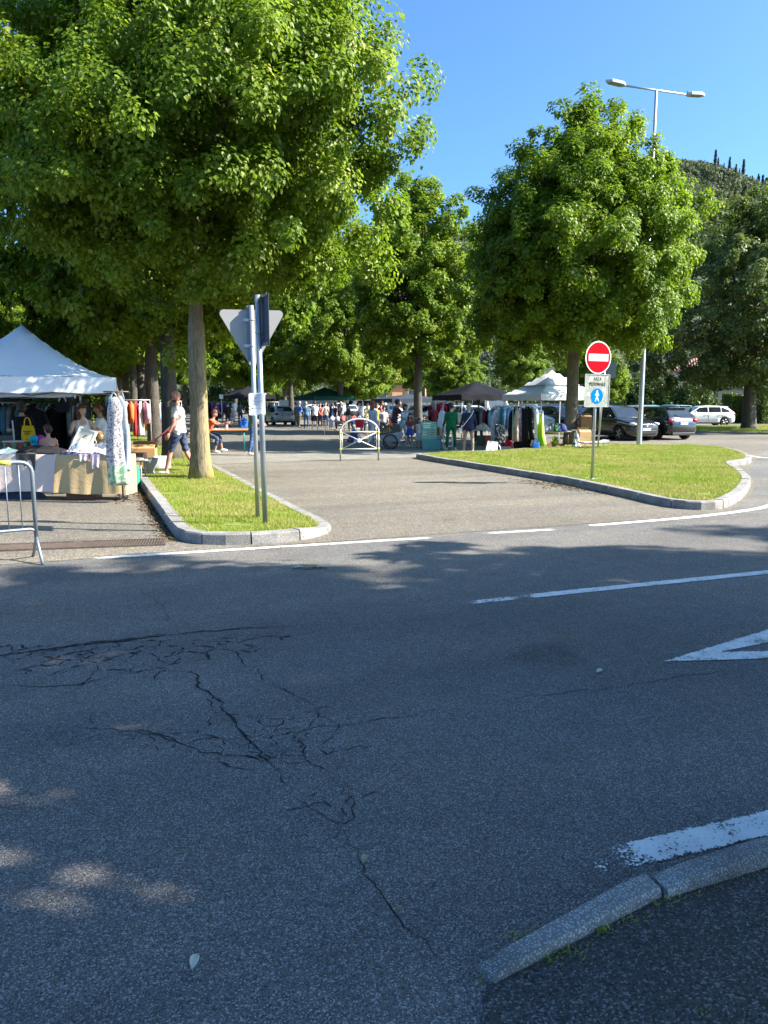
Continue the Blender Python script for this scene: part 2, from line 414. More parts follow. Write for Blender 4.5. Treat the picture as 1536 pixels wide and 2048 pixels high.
def kerb_line(name, pts, inner, h, stone=1.0, seed=0, hfun=None):
    """a run of single kerb stones; pts = outer foot line, inner = inner line"""
    rng = random.Random(seed)
    root = thing(name, None, None); root['kind'] = 'structure'
    A = [Vector(p) for p in pts]; B = [Vector(p) for p in inner]
    L = [0]
    for a, b in zip(A, A[1:]): L.append(L[-1] + (b - a).length)
    def at(d):
        j = 0
        while j < len(L) - 2 and L[j + 1] < d: j += 1
        t = min(1, max(0, (d - L[j]) / max(1e-9, L[j + 1] - L[j])))
        return A[j].lerp(A[j + 1], t), B[j].lerp(B[j + 1], t)
    d = 0.0
    while d < L[-1] - 0.05:
        ln = min(stone * rng.uniform(0.93, 1.05), L[-1] - d)
        k = max(1, int(ln / 0.22)); rings = []
        dz = rng.uniform(-0.006, 0.006); g = 0.009
        for i in range(k + 1):
            a, b = at(d + g + (ln - 2 * g) * i / k)
            hh = (hfun(a) if hfun else h) + dz
            bt = a.lerp(b, 0.10); c = 0.018
            rings.append([(a.x, a.y, -0.05), (a.x + (bt.x - a.x) * 0.6, a.y + (bt.y - a.y) * 0.6, hh - c), (bt.x + (b.x - a.x) * 0.06, bt.y + (b.y - a.y) * 0.06, hh), (b.x, b.y, hh), (b.x, b.y, -0.05)])
        MB().loft(rings, 0, False).build('kerb_stone', M_KERB, root)
        d += ln
    return root

# left grass strip with its rounded nose
nose = [(0.92, 9.45), (0.96, 9.02), (1.14, 8.70), (1.45, 8.52), (1.85, 8.46), (2.3, 8.52), (2.68, 8.78), (2.88, 9.15), (2.95, 9.6)]
nose = [tuple(p) for p in smooth_open([Vector(p) for p in nose], 3)]
left_out = [(0.91, 48.0), (0.91, 30.0), (0.91, 16.0), (0.91, 9.9)] + nose + [(2.95, 12.0), (3.0, 18.0), (3.1, 26.0), (3.12, 48.0)]
left_out = resample(left_out, 0.22)
def offset_open(pts, d):
    outp = []
    for i in range(len(pts)):
        t = (Vector(pts[min(i + 1, len(pts) - 1)]) - Vector(pts[max(i - 1, 0)])).normalized(); outp.append(Vector(pts[i]) + Vector((-t.y, t.x)) * d)
    return outp
left_in = offset_open(left_out, 0.17)
def hl(p):
    k = min(1, max(0, (p.x - 2.3) / 0.65)); return 0.135 * (1 - k) + 0.06 * k
kerb_line('kerb', left_out, left_in, 0.13, 0.62, 1, hl)
LEFT_POLY = [tuple(p) for p in left_in]
bm_ = MB()
def lawn(name, poly, zfun, mat):
    bm = bmesh.new(); vs = [bm.verts.new((p[0], p[1], zfun(p[0], p[1]))) for p in poly]; f = bm.faces.new(vs)
    bmesh.ops.triangulate(bm, faces=[f]); me = bpy.data.meshes.new(name); bm.to_mesh(me); bm.free(); me.materials.append(mat)
    o = obj(name, me); o['kind'] = 'structure'; return o
zl = lambda x, y: 0.115 - 0.075 * min(1, max(0, (x - 2.2) / 0.6))
lawn('grass_strip_ground', LEFT_POLY, zl, M_GGROUND)

# right grass island
ri = [(8.93, 19.9), (8.93, 16.0), (8.90, 13.0), (8.62, 10.6), (8.42, 9.35), (8.52, 8.86), (8.86, 8.70), (9.35, 8.90), (10.3, 9.55), (11.3, 10.35), (12.5, 11.4), (13.7, 12.7), (14.7, 13.9), (15.5, 14.7), (16.6, 15.2), (17.9, 16.4), (18.9, 17.6), (19.6, 18.6), (20.2, 19.6), (20.6, 20.9), (20.3, 21.7), (19.2, 21.9), (17.9, 23.4), (16.5, 24.0), (14.9, 23.2), (13.5, 21.6), (12.0, 21.0), (10.4, 20.9), (9.3, 20.5)]
ri_out = resample(list(smooth_closed([Vector(p) for p in ri], 4)) + [Vector(ri[0])], 0.24)
ri_in = []
n_ = len(ri_out) - 1
for i in range(n_ + 1):
    t = (ri_out[(i + 1) % n_] - ri_out[(i - 1) % n_]).normalized(); ri_in.append(ri_out[i] + Vector((-t.y, t.x)) * 0.17)
kerb_line('kerb', ri_out, ri_in, 0.135, 0.98, 2)
RIGHT_POLY = [tuple(p) for p in ri_in[:-1]]
lawn('grass_island_ground', RIGHT_POLY, lambda x, y: 0.115, M_GGROUND)

def blades(name, poly, dens, zfun, seed, hmin, hmax, wid, label, bbox=None, bare=()):
    rng = np.random.default_rng(seed); P_ = np.array(poly)
    x0, y0 = P_.min(0); x1, y1 = P_.max(0)
    if bbox: x0, y0, x1, y1 = max(x0, bbox[0]), max(y0, bbox[1]), min(x1, bbox[2]), min(y1, bbox[3])
    n = int((x1 - x0) * (y1 - y0) * dens)
    x = rng.uniform(x0, x1, n); y = rng.uniform(y0, y1, n)
    k = in_poly(x, y, poly)
    for bx, by, br in bare: k &= ((x - bx) ** 2 + (y - by) ** 2 > (br * rng.uniform(0.5, 1.2, n)) ** 2)
    x = x[k]; y = y[k]; n = len(x)
    z = np.array([zfun(a, b) for a, b in zip(x, y)]) if callable(zfun) else np.full(n, zfun)
    h = rng.uniform(hmin, hmax, n) * (0.75 + 0.5 * (np.sin(x * 2.1 + 3 * np.sin(y * 0.9)) * 0.5 + 0.5)); a = rng.uniform(0, 2 * np.pi, n); w_ = wid * rng.uniform(0.6, 1.3, n)
    lx = rng.normal(0, 0.45, n) * h; ly = rng.normal(0, 0.45, n) * h
    v = np.empty((n, 3, 3)); ca, sa = np.cos(a) * w_, np.sin(a) * w_
    v[:, 0] = np.stack([x - ca, y - sa, z - 0.005], 1); v[:, 1] = np.stack([x + ca, y + sa, z - 0.005], 1); v[:, 2] = np.stack([x + lx, y + ly, z + h], 1)
    me = np_mesh(name, v.reshape(-1, 3), np.arange(n * 3).reshape(-1, 3), M_BLADE, np.clip(rng.beta(2, 2.6, n), 0, 1))
    return tag(obj(name, me), label, 'grass', kind='stuff')
blades('grass', LEFT_POLY, 5200, zl, 3, 0.022, 0.055, 0.005, 'short dry-tipped grass on the narrow strip under the row of trees', (0, 8, 4, 18.5), [(2.1, 15.5, 0.6), (1.7, 9.3, 0.35), (2.5, 10.4, 0.25), (1.3, 13.0, 0.3), (2.6, 13.2, 0.3)])
blades('grass', LEFT_POLY, 1300, zl, 4, 0.04, 0.09, 0.008, 'thin grass on the shaded strip between the tree trunks', (0, 18.5, 4, 40), [(2.1, 15.5, 0.55)])
blades('grass', RIGHT_POLY, 2600, 0.113, 5, 0.028, 0.062, 0.008, 'bright mown grass covering the island behind the no-entry sign', None, [(16.6, 23.35, 2.4), (14.6, 22.6, 1.2), (9.4, 12.4, 0.3), (11.5, 15.2, 0.35), (10.2, 18.4, 0.3), (13.8, 17.6, 0.4), (9.5, 9.6, 0.25)])

# ------------------------------------------------------------------ road markings (thin paint sheets)
def paint_sheet(vs, fs, wr, name='road_marking'):
    me = bpy.data.meshes.new(name); me.from_pydata(vs, [], fs); me.materials.append(M_PAINT)
    a = me.attributes.new('wear', 'FLOAT', 'POINT'); a.data.foreach_set('value', wr)
    o = obj(name, me); o['kind'] = 'structure'; return o
def marking(pts, w0, w1=None, wear=0.0, wear_end=None, z=0.006):
    w1 = w0 if w1 is None else w1
    pts = resample(smooth_open([Vector(p) for p in pts], 4) if len(pts) > 2 else pts, 0.15)
    n = len(pts); vs = []; fs = []; wr = []
    for i, p in enumerate(pts):
        t = (pts[min(i + 1, n - 1)] - pts[max(i - 1, 0)]).normalized(); nn = Vector((-t.y, t.x)); ww = (w0 + (w1 - w0) * i / (n - 1)) / 2
        we = wear + ((wear_end if wear_end is not None else wear) - wear) * i / max(1, n - 1)
        for k, q_ in enumerate((-1.12, -0.86, 0.86, 1.12)):
            q = p + nn * q_ * ww; vs.append((q.x, q.y, z)); wr.append(we + (0.42 if k in (0, 3) else 0) + (0.3 if i in (0, n - 1) else 0))
    for i in range(n - 1):
        for k in range(3): fs.append((4 * i + k, 4 * i + 4 + k, 4 * i + 5 + k, 4 * i + 1 + k))
    return paint_sheet(vs, fs, wr)
marking([G(185, 1118), G(500, 1098), G(868, 1076)], 0.115, None, 0.02, 0.10)
marking([G(966, 1068), G(1117, 1059)], 0.115, None, 0.08)
marking([G(1178, 1052), G(1350, 1038), G(1460, 1026), G(1536, 1013), (11.1, 9.45), (13.0, 10.8), (15.2, 12.6), (17.8, 14.6), (20.6, 17.2)], 0.125, None, -0.05)
marking([G(926, 1208), G(1046, 1195)], 0.10, None, 0.16, 0.06)
marking([G(1043, 1195), G(1536, 1145), (9.0, 5.15), (13.0, 5.4)], 0.125, None, 0.02)
n0 = Vector(G(1226, 1720)); n1 = Vector(G(1536, 1647)); nd_ = (n1 - n0)
marking([tuple(n0 - nd_.normalized() * 0.20), tuple(n0 + nd_.normalized() * 0.03)], 0.10, 0.12, 0.40, 0.22)
marking([tuple(n0), tuple(n0 + nd_ * 5)], 0.135, None, 0.03)
def ext(a, b, k): a = Vector(a); b = Vector(b); return a + (b - a) * k
A_, I_ = Vector(G(1316, 1326)), Vector(G(1447, 1304))
Uo, Ui, Li, Lo = ext(A_, G(1536, 1258), 2.6), ext(I_, G(1536, 1287), 5.2), ext(I_, G(1536, 1303), 5.2), ext(A_, G(1536, 1319), 2.6)
vs = []; wr = []; fs = []
for (a0, a1, b0, b1) in ((A_, Uo, I_, Ui), (I_, Li, A_, Lo)):
    o0 = len(vs)
    for i in range(13):
        p = a0.lerp(a1, i / 12); q = b0.lerp(b1, i / 12)
        for k, t in enumerate((0.0, 0.12, 0.88, 1.0)): e_ = p.lerp(q, t); vs.append((e_.x, e_.y, 0.006)); wr.append(0.06 + (0.35 if (k == 0 and a0 is A_) or (k == 3 and b0 is A_) or (k == 3 and a0 is A_) or (k == 0 and b0 is A_) else 0))
    for i in range(12):
        for k in range(3): fs.append((o0 + 4 * i + k, o0 + 4 * i + 4 + k, o0 + 4 * i + 5 + k, o0 + 4 * i + 1 + k))
paint_sheet(vs, fs, wr)
marking([(20.0, 19.3), (18.8, 16.9), (19.3, 15.9)], 0.14, None, -0.1)

# ------------------------------------------------------------------ cracks in the asphalt
M_CRACK = P((0.010, 0.010, 0.010), 0.95, 0, 0.3, 20, 'crack')
def crack(paths, name='road_crack', z=0.0035, seed=0):
    rng = random.Random(seed); m = MB()
    for pts, w0 in paths:
        pts = resample([Vector(p) for p in pts], 0.03); n = len(pts); vs = []; fs = []; j = Vector((0, 0))
        for i, p in enumerate(pts):
            j = j * 0.75 + Vector((rng.gauss(0, 0.009), rng.gauss(0, 0.009)))
            t = (pts[min(i + 1, n - 1)] - pts[max(i - 1, 0)]).normalized(); nn = Vector((-t.y, t.x))
            ww = w0 * max(0.12, rng.uniform(0.15, 1.25)) * min(1, 0.2 + 3 * min(i, n - 1 - i) / n) / 2
            for sg in (-1, 1):
                q = p + j + nn * sg * ww; vs.append((q.x, q.y, z))
        for i in range(n - 1): fs.append((2 * i, 2 * i + 2, 2 * i + 3, 2 * i + 1))
        m.add(vs, fs)
    o = m.build(name, M_CRACK); o['kind'] = 'structure'; return o
def gp(*l): return [G(*p) for p in l]
crack([(gp((-60, 1318), (100, 1300), (190, 1288), (320, 1272), (400, 1266), (480, 1258), (590, 1252)), 0.026)], seed=1)
crack([(gp((0, 1312), (190, 1285), (330, 1268)), 0.028)], seed=9, z=0.0045)
crack([(gp((300, 1335), (345, 1345), (385, 1345), (400, 1375), (440, 1395), (448, 1425), (470, 1448), (500, 1480), (525, 1508), (560, 1545), (580, 1590)), 0.015),
       (gp((580, 1590), (620, 1620), (660, 1645), (690, 1650), (708, 1632), (700, 1595), (688, 1560)), 0.006),
       (gp((676, 1645), (700, 1690), (735, 1730), (770, 1780), (795, 1830), (830, 1880), (880, 1920), (950, 1945)), 0.005)], seed=2)
crack([(gp((135, 1455), (180, 1462), (260, 1460), (315, 1465), (360, 1485), (420, 1475), (470, 1488), (500, 1495)), 0.008),
       (gp((255, 1458), (320, 1470), (360, 1490), (430, 1510), (500, 1515), (535, 1520)), 0.008),
       (gp((535, 1515), (590, 1512), (640, 1535), (690, 1575)), 0.006),
       (gp((520, 1475), (560, 1470), (610, 1460), (680, 1450), (760, 1440), (880, 1420)), 0.007),
       (gp((610, 1460), (640, 1430), (635, 1415)), 0.006), (gp((605, 1480), (620, 1515)), 0.009)], seed=3)
crack([(gp((290, 1190), (320, 1208), (340, 1235), (338, 1260)), 0.007), (gp((450, 1290), (480, 1320), (500, 1335), (518, 1365), (530, 1372)), 0.009),
       (gp((530, 1370), (570, 1380), (610, 1400), (640, 1420)), 0.008), (gp((0, 1368), (90, 1375), (180, 1365), (250, 1342)), 0.009)], seed=4)
crack([(gp((880, 1424), (960, 1410), (1100, 1390), (1300, 1365), (1536, 1330)), 0.006)], seed=5)
rng = random.Random(12)
def crazing(n, region, seed, wmin, wmax, keep):
    """cells of crazed asphalt: neighbour graph over scattered ground points"""
    rr = random.Random(seed); pts = [Vector(G(*region(rr))) for _ in range(n)]; paths = []
    for i in range(n):
        for j in range(i + 1, n):
            d = (pts[i] - pts[j]).length
            if d < 0.45 and all(max((pts[i] - q).length, (pts[j] - q).length) >= d for k, q in enumerate(pts) if k not in (i, j)) and rr.random() < keep:
                paths.append(([pts[i], pts[j]], rr.uniform(wmin, wmax)))
    crack(paths, seed=seed)
crazing(190, lambda r: ((lambda px: (px, 1262 + (620 - px) * 0.035 + abs(r.gauss(0, 1)) * (34 if px < 380 else 16) + 6))(r.triangular(-40, 600, 170))), 6, 0.010, 0.026, 0.95)
crazing(80, lambda r: (r.gauss(560, 80), 1482 + r.gauss(0, 34)), 7, 0.005, 0.013, 0.85)
crazing(40, lambda r: (r.gauss(250, 90), 1465 + r.gauss(0, 16)), 8, 0.004, 0.009, 0.6)
crazing(50, lambda r: (r.gauss(650, 40), 1590 + r.gauss(0, 40)), 10, 0.003, 0.008, 0.6)
crazing(60, lambda r: (r.uniform(1000, 1536), r.uniform(1960, 2040)), 11, 0.003, 0.008, 0.5)
for (px, py, r) in ():
    if r:
        g = G(px, py); m = MB(); m.prism([(g[0] + r * rng.uniform(0.6, 1.2) * math.cos(k * 0.7), g[1] + r * rng.uniform(0.6, 1.3) * math.sin(k * 0.7)) for k in range(9)], 0.0045, 0.005)
        m.build('pothole', M_CRACK)['kind'] = 'structure'

# ------------------------------------------------------------------ near pavement and its two low kerb stones
kz = 0.045
pav = [G(985, 1972), G(1322, 1800), G(1536, 1736), (5.5, 1.72), (30, 1.72), (30, -30), (-3, -30), (0.1, -1.0), (0.2, 0.9), G(962, 2060), G(968, 2015), G(960, 1990)]
sheet('pavement', [(p[0], p[1]) for p in pav], 0.010, M_WALK)
kr = thing('kerb', None, None); kr['kind'] = 'structure'
def near_stone(a, b, c, d, h0, h1):
    q = [Vector((*p, 0)) for p in (a, b, c, d)]      # a,b front foot line; c,d rear
    rings = []
    for i in range(7):
        t = i / 6; p = q[0].lerp(q[1], t); r = q[3].lerp(q[2], t); h = h0 + (h1 - h0) * t
        e = 0.012 if i in (0, 6) else 0
        rings.append([(p.x, p.y, -0.04), (p.x, p.y, h * 0.62 - e), (p.lerp(r, 0.1).x, p.lerp(r, 0.1).y, h - e), (p.lerp(r, 0.9).x, p.lerp(r, 0.9).y, h + 0.006 - e), (r.x, r.y, h - 0.006 - e), (r.x, r.y, -0.04)])
    MB().loft(rings, 0, False).build('kerb_stone', M_KERB, kr)
near_stone(G(955, 1940), G(1285, 1760), G(1322, 1800), G(988, 1974), 0.032, kz)
near_stone(G(1300, 1766), G(1540, 1690), G(1540, 1738), G(1335, 1802), kz, kz + 0.01)
e1, e2 = Vector(G(1542, 1690)), Vector(G(1542, 1738))
for k in range(3):
    f1, f2 = e1 + Vector((1.0, 0.02)), e2 + Vector((1.0, 0.02)); near_stone(tuple(e1), tuple(f1), tuple(f2), tuple(e2), kz, kz); e1, e2 = f1 + Vector((0.015, 0)), f2 + Vector((0.015, 0))

# tufts of weeds along the kerb
def weed(x, y, z, n, r, h, seed, label, dry=0.3, name='weed_tuft'):
    rg = np.random.default_rng(seed); v = []
    for _ in range(n):
        a = rg.uniform(0, 6.28); b = rg.normal(0, r, 2) * (1, 0.45); L = h * rg.uniform(0.4, 1.1); t = rg.uniform(0.3, 1.2)
        p = np.array([x + b[0], y + b[1], z]); d = np.array([math.cos(a) * math.sin(t), math.sin(a) * math.sin(t), math.cos(t)]); s_ = np.array([-math.sin(a), math.cos(a), 0]) * L * 0.16
        v += [p, p + d * L * 0.5 + s_, p + d * L + (0, 0, -L * 0.2), p + d * L * 0.5 - s_]
    me = np_mesh(name, np.array(v), np.arange(len(v)).reshape(-1, 4), M_BLADE, np.clip(rg.normal(dry, 0.2, n), 0, 1))
    return tag(obj(name, me), label, 'weed', kind='stuff')
for i, (px, py, n, r, h) in enumerate([(1040, 1872, 70, 0.035, 0.022), (1115, 1915, 110, 0.05, 0.03), (1205, 1870, 50, 0.02, 0.035), (1265, 1845, 60, 0.03, 0.025), (1330, 1808, 90, 0.05, 0.025), (1400, 1785, 70, 0.05, 0.022), (1480, 1760, 60, 0.05, 0.022), (1410, 2030, 40, 0.02, 0.016), (795, 1820, 24, 0.015, 0.02), (965, 1960, 40, 0.03, 0.02), (1160, 1895, 40, 0.04, 0.018), (1040, 1945, 50, 0.05, 0.018)]):
    g = G(px, py); weed(g[0], g[1], 0.010 if i not in (0, 8, 9) else 0.002, int(n * 0.55), r, h * 0.8, 40 + i, 'small green weeds growing from the joint along the near kerb' if i != 8 else 'tiny tuft sprouting from the long crack in the road', 0.75 if i in (0, 9, 5) else 0.3)
# fallen leaves and litter
def leaf_litter(name, px, py, L, rz, col, label, z=0.004, seed=0):
    rg = random.Random(seed); g = G(px, py); m = MB(); vs = []; n = 9
    for i in range(n):
        t = i / (n - 1); w_ = L * 0.22 * math.sin(math.pi * min(1, t * 1.02 + 0.02)) ** 0.8; zz = 0.012 * math.sin(t * 3.1) + rg.uniform(0, 0.004)
        vs += [(t * L - L / 2, -w_, zz + 0.008), (t * L - L / 2, 0, zz), (t * L - L / 2, w_, zz + 0.010)]
    fs = []
    for i in range(n - 1): fs += [(3 * i, 3 * i + 3, 3 * i + 4, 3 * i + 1), (3 * i + 1, 3 * i + 4, 3 * i + 5, 3 * i + 2)]
    m.add(vs, fs, 0, True); o = m.build(name, P(col, 0.7), None, 0, 2, (g[0], g[1], z), rz); return tag(o, label, 'leaf')
leaf_litter('fallen_leaf', 390, 1932, 0.062, 1.2, (0.62, 0.60, 0.48), 'pale dry leaf lying on the shaded asphalt')
leaf_litter('fallen_leaf', 1200, 1347, 0.07, 0.3, (0.5, 0.48, 0.38), 'small pale leaf beside the painted triangle on the road')
leaf_litter('fallen_leaf', 730, 1725, 0.05, 0.9, (0.40, 0.33, 0.2), 'tan leaf caught by the thin crack across the road')
lt = thing('leafy_twig', 'broken twig with pale curled leaves lying on the road', 'twig', (*G(618, 1138), 0.004), -0.3)
for k, (dx, dy, a, L, c) in enumerate([(-0.10, 0.01, 0.1, 0.12, (0.42, 0.50, 0.38)), (0.02, -0.01, 0.25, 0.13, (0.30, 0.22, 0.10)), (0.12, 0.01, -0.2, 0.12, (0.50, 0.55, 0.42)), (0.06, 0.03, 0.6, 0.07, (0.2, 0.14, 0.06))]):
    o = leaf_litter('leaf', 618, 1138, L, a, c, None, seed=k); o.parent = lt; o.location = (dx, dy, 0.002)
    for q in ('label', 'category'):
        if q in o: del o[q]
MB().tube([(-0.16, 0, 0.006), (0, 0.012, 0.012), (0.17, -0.005, 0.006)], 0.003, 5).build('stem', P((0.16, 0.10, 0.05)), lt)

# drain channel of iron gratings between avenue and road
RUST = P((0.105, 0.080, 0.065), 0.8, 0.2, 0.3, 14, 'rusty_iron')
d0, d1 = Vector((0.80, 8.98)), Vector((-3.2, 9.66)); dv = (d1 - d0).normalized(); da = math.atan2(dv.y, dv.x)
for k in range(4):
    c = d0 + dv * (0.5 + k * 1.005)
    g = thing('drain_grating', 'rust-brown drain grating set flush in the asphalt before the market tables', 'drain grating', (c.x, c.y, 0.0), da, 'drain gratings in a line')
    fr = MB()
    for s_ in (-1, 1): fr.box((0, s_ * 0.19, 0.012), (0.99, 0.03, 0.024)); fr.box((s_ * 0.48, 0, 0.012), (0.03, 0.35, 0.024))
    fr.build('frame', RUST, g)
    MB().box((0, 0, 0.0055), (0.94, 0.36, 0.003)).build('channel', P((0.02, 0.015, 0.012), 0.95), g)
    b_ = MB()
    for i in range(30): b_.box((-0.45 + i * 0.031, 0, 0.011), (0.014, 0.35, 0.018))
    tag(b_.build('bars', RUST, g), kind='stuff')
# grey paver band at the start of the avenue
def sett_mat():
    m, t, b = newmat('setts'); v = tc(t); mp = nd(t, 'ShaderNodeMapping'); mp.inputs['Rotation'].default_value = (0, 0, 0.5); t.links.new(v, mp.inputs['Vector'])
    br = nd(t, 'ShaderNodeTexBrick'); br.inputs['Scale'].default_value = 4.2; br.inputs['Color1'].default_value = (0.20, 0.185, 0.16, 1); br.inputs['Color2'].default_value = (0.27, 0.25, 0.215, 1); br.inputs['Mortar'].default_value = (0.09, 0.085, 0.07, 1)
    br.inputs['Mortar Size'].default_value = 0.02; t.links.new(mp.outputs[0], br.inputs['Vector'])
    c = mixc(t, 1.0, br.outputs['Color'], ramp(t, noise(t, v, 1.4, 4), [(0.3, (0.8, 0.8, 0.8)), (0.7, (1.15, 1.15, 1.12))]), 'MULTIPLY')
    t.links.new(c, b.inputs['Base Color']); b.inputs['Roughness'].default_value = 0.85; bump(t, b, br.outputs['Fac'], -0.5, 0.01); return m
sheet('paved_band', [(3.14, 20.3), (9.2, 20.6), (10.4, 21.2), (12.0, 21.4), (13.2, 22.0), (13.2, 23.2), (3.14, 25.6)], 0.008, sett_mat())
# dead leaves drifted along the left kerb
rg = np.random.default_rng(8); n = 1500
y = rg.uniform(9.0, 16.0, n); x = 0.90 - np.abs(rg.normal(0, 0.09, n)); a = rg.uniform(0, 6.28, n); s_ = rg.uniform(0.012, 0.028, n)
v = np.empty((n, 4, 3)); z = 0.006 + rg.uniform(0, 0.02, n) * np.exp(-(0.9 - x) * 6)
for k, (ux, uy, uz) in enumerate([(-1, 0, 0), (0, -0.6, 0.5), (1, 0, 0), (0, 0.6, 0.3)]):
    v[:, k] = np.stack([x + s_ * (ux * np.cos(a) - uy * np.sin(a)), y + s_ * (ux * np.sin(a) + uy * np.cos(a)), z + uz * s_], 1)
M_DRY = leaf_mat('dry_leaf', [(0.0, (0.05, 0.035, 0.02)), (0.6, (0.13, 0.09, 0.05)), (1.0, (0.26, 0.2, 0.12))], trans=0.05, rough=0.9)
tag(obj('leaf_litter', np_mesh('leaf_litter', v.reshape(-1, 3), np.arange(n * 4).reshape(-1, 4), M_DRY, rg.uniform(0, 1, n))), 'brown dead leaves drifted into the gutter along the strip kerb', 'leaf litter', kind='stuff')
n = 500; gx, gy = G(1130, 1000)
q = rg.normal(0, 1, (n, 2)); x = 8.72 - np.abs(q[:, 0]) * 0.28; y = 12.3 + q[:, 1] * 0.8; a = rg.uniform(0, 6.28, n); s_ = rg.uniform(0.012, 0.035, n); v = np.empty((n, 4, 3))
for k, (ux, uy, uz) in enumerate([(-1, 0, 0), (0, -0.5, 0.4), (1, 0, 0), (0, 0.5, 0.2)]):
    v[:, k] = np.stack([x + s_ * (ux * np.cos(a) - uy * np.sin(a)), y + s_ * (ux * np.sin(a) + uy * np.cos(a)), 0.008 + uz * s_], 1)
tag(obj('leaf_litter', np_mesh('leaf_litter', v.reshape(-1, 3), np.arange(n * 4).reshape(-1, 4), M_DRY, rg.uniform(0, 1, n))), 'dark leaf debris washed up against the kerb of the grass island', 'leaf litter', kind='stuff')
# ------------------------------------------------------------------ trees
def crown_np(seed, prof, n_bough, per_b, per, leaf, bough_s=0.56, clump_r=(0.30, 0.55), lobes=0.14, lean=(0, 0), inner=0.22, tone_mu=0.45, droop=0.55, flat=1.0):
    """prof: [(z, r)]; boughs carry clumps, clumps carry leaves; returns verts, tri faces, tone and bough centres"""
    rg = np.random.default_rng(seed); zz = np.array([p[0] for p in prof]); rr = np.array([p[1] for p in prof])
    zs = np.linspace(zz[0], zz[-1], 400); w_ = np.interp(zs, zz, rr) ** 1.3 + 0.05; cdf = np.cumsum(w_); cdf /= cdf[-1]
    ph = rg.uniform(0, 6.28, 6)
    # spread boughs evenly: best-candidate sampling
    def sample(n):
        bz = np.interp(rg.uniform(0, 1, n), cdf, zs); ba = rg.uniform(0, 2 * np.pi, n)
        env = np.interp(bz, zz, rr) * (1 + lobes * np.sin(3 * ba + ph[0] + 0.5 * bz) + lobes * 0.8 * np.sin(2 * ba + ph[1] - 0.8 * bz) + lobes * 0.5 * np.sin(5 * ba + ph[2] + 1.7 * bz))
        u = rg.uniform(0, 1, n); rho = np.where(u < inner, rg.uniform(0.2, 0.7, n), rg.uniform(0.84, 1.0, n)) * env
        k = (bz - zz[0]) / (zz[-1] - zz[0])
        return np.stack([rho * np.cos(ba) + lean[0] * k, rho * np.sin(ba) + lean[1] * k, bz], 1)
    bc = sample(1)
    for _ in range(n_bough - 1):
        c = sample(4); d = np.min(np.linalg.norm(c[:, None, :] - bc[None, -400:], axis=2), axis=1); bc = np.concatenate([bc, c[d.argmax()][None]])
    zc = (zz[0] + zz[-1]) / 2
    outd = bc.copy(); outd[:, 2] = (bc[:, 2] - zc) * 0.45 + 1.2; outd /= np.linalg.norm(outd, axis=1, keepdims=True) + 1e-6
    n_clump = n_bough * per_b; bi = np.repeat(np.arange(n_bough), per_b); bs = rg.uniform(0.75, 1.3, n_bough) * bough_s
    along = rg.uniform(-0.9, 1.1, n_clump)[:, None] * outd[bi] * bs[bi][:, None]
    cen = bc[bi] + along + rg.normal(0, 0.62, (n_clump, 3)) * bs[bi][:, None] * np.array([1, 1, 0.8])
    cr = rg.uniform(clump_r[0], clump_r[1], n_clump)
    n = n_clump * per; ci = np.repeat(np.arange(n_clump), per); od = outd[bi]
    d = rg.normal(0, 1, (n, 3)) + od[ci] * 0.6; d /= np.linalg.norm(d, axis=1, keepdims=True)
    pos = cen[ci] + d * (cr[ci] * rg.uniform(0.3, 1.0, n) ** 0.4 * rg.uniform(0.8, 1.12, n))[:, None] * np.array([1, 1, flat])
    spr = rg.integers(0, 9, n); sp = rg.normal(0, 1, (n_clump, 9, 3)); sp /= np.linalg.norm(sp, axis=2, keepdims=True)
    spp = cen[ci] + sp[ci, spr] * (cr[ci] * 0.95)[:, None] * np.array([1, 1, flat])
    kk = rg.uniform(0.2, 0.8, n)[:, None]; pos = pos * (1 - kk) + spp * kk
    dd = pos - cen[ci]; dd /= np.linalg.norm(dd, axis=1, keepdims=True) + 1e-6
    nrm = dd * 0.55 + od[ci] * 0.35 + np.array([0, 0, 0.5]) + rg.normal(0, 0.27, (n, 3)); nrm /= np.linalg.norm(nrm, axis=1, keepdims=True)
    tip = dd * np.array([1, 1, 0.2]) + rg.normal(0, 0.5, (n, 3)) + np.array([0, 0, -droop])
    tip -= nrm * np.sum(tip * nrm, 1, keepdims=True); tip /= np.linalg.norm(tip, axis=1, keepdims=True) + 1e-6
    sd = np.cross(nrm, tip); L = leaf * rg.uniform(0.55, 1.3, n)[:, None]
    v = np.empty((n, 4, 3))
    v[:, 0] = pos; v[:, 1] = pos + tip * L * 0.38 + sd * L * 0.40 + nrm * L * 0.12
    v[:, 2] = pos + tip * L - nrm * L * 0.10; v[:, 3] = pos + tip * L * 0.38 - sd * L * 0.40 + nrm * L * 0.12
    idx = np.arange(n)[:, None] * 4
    f = np.concatenate([idx + np.array([[0, 1, 2]]), idx + np.array([[0, 2, 3]])], 1).reshape(-1, 3)
    ct = rg.normal(0, 0.08, n_clump) + rg.normal(0, 0.08, n_bough)[bi]
    tone = np.clip(tone_mu + ct[ci] + rg.normal(0, 0.17, n), 0, 0.93); pal = rg.uniform(0, 1, n) > 0.985; tone[pal] = rg.uniform(0.9, 1.0, pal.sum())
    return v.reshape(-1, 3), f, np.repeat(tone, 2), bc

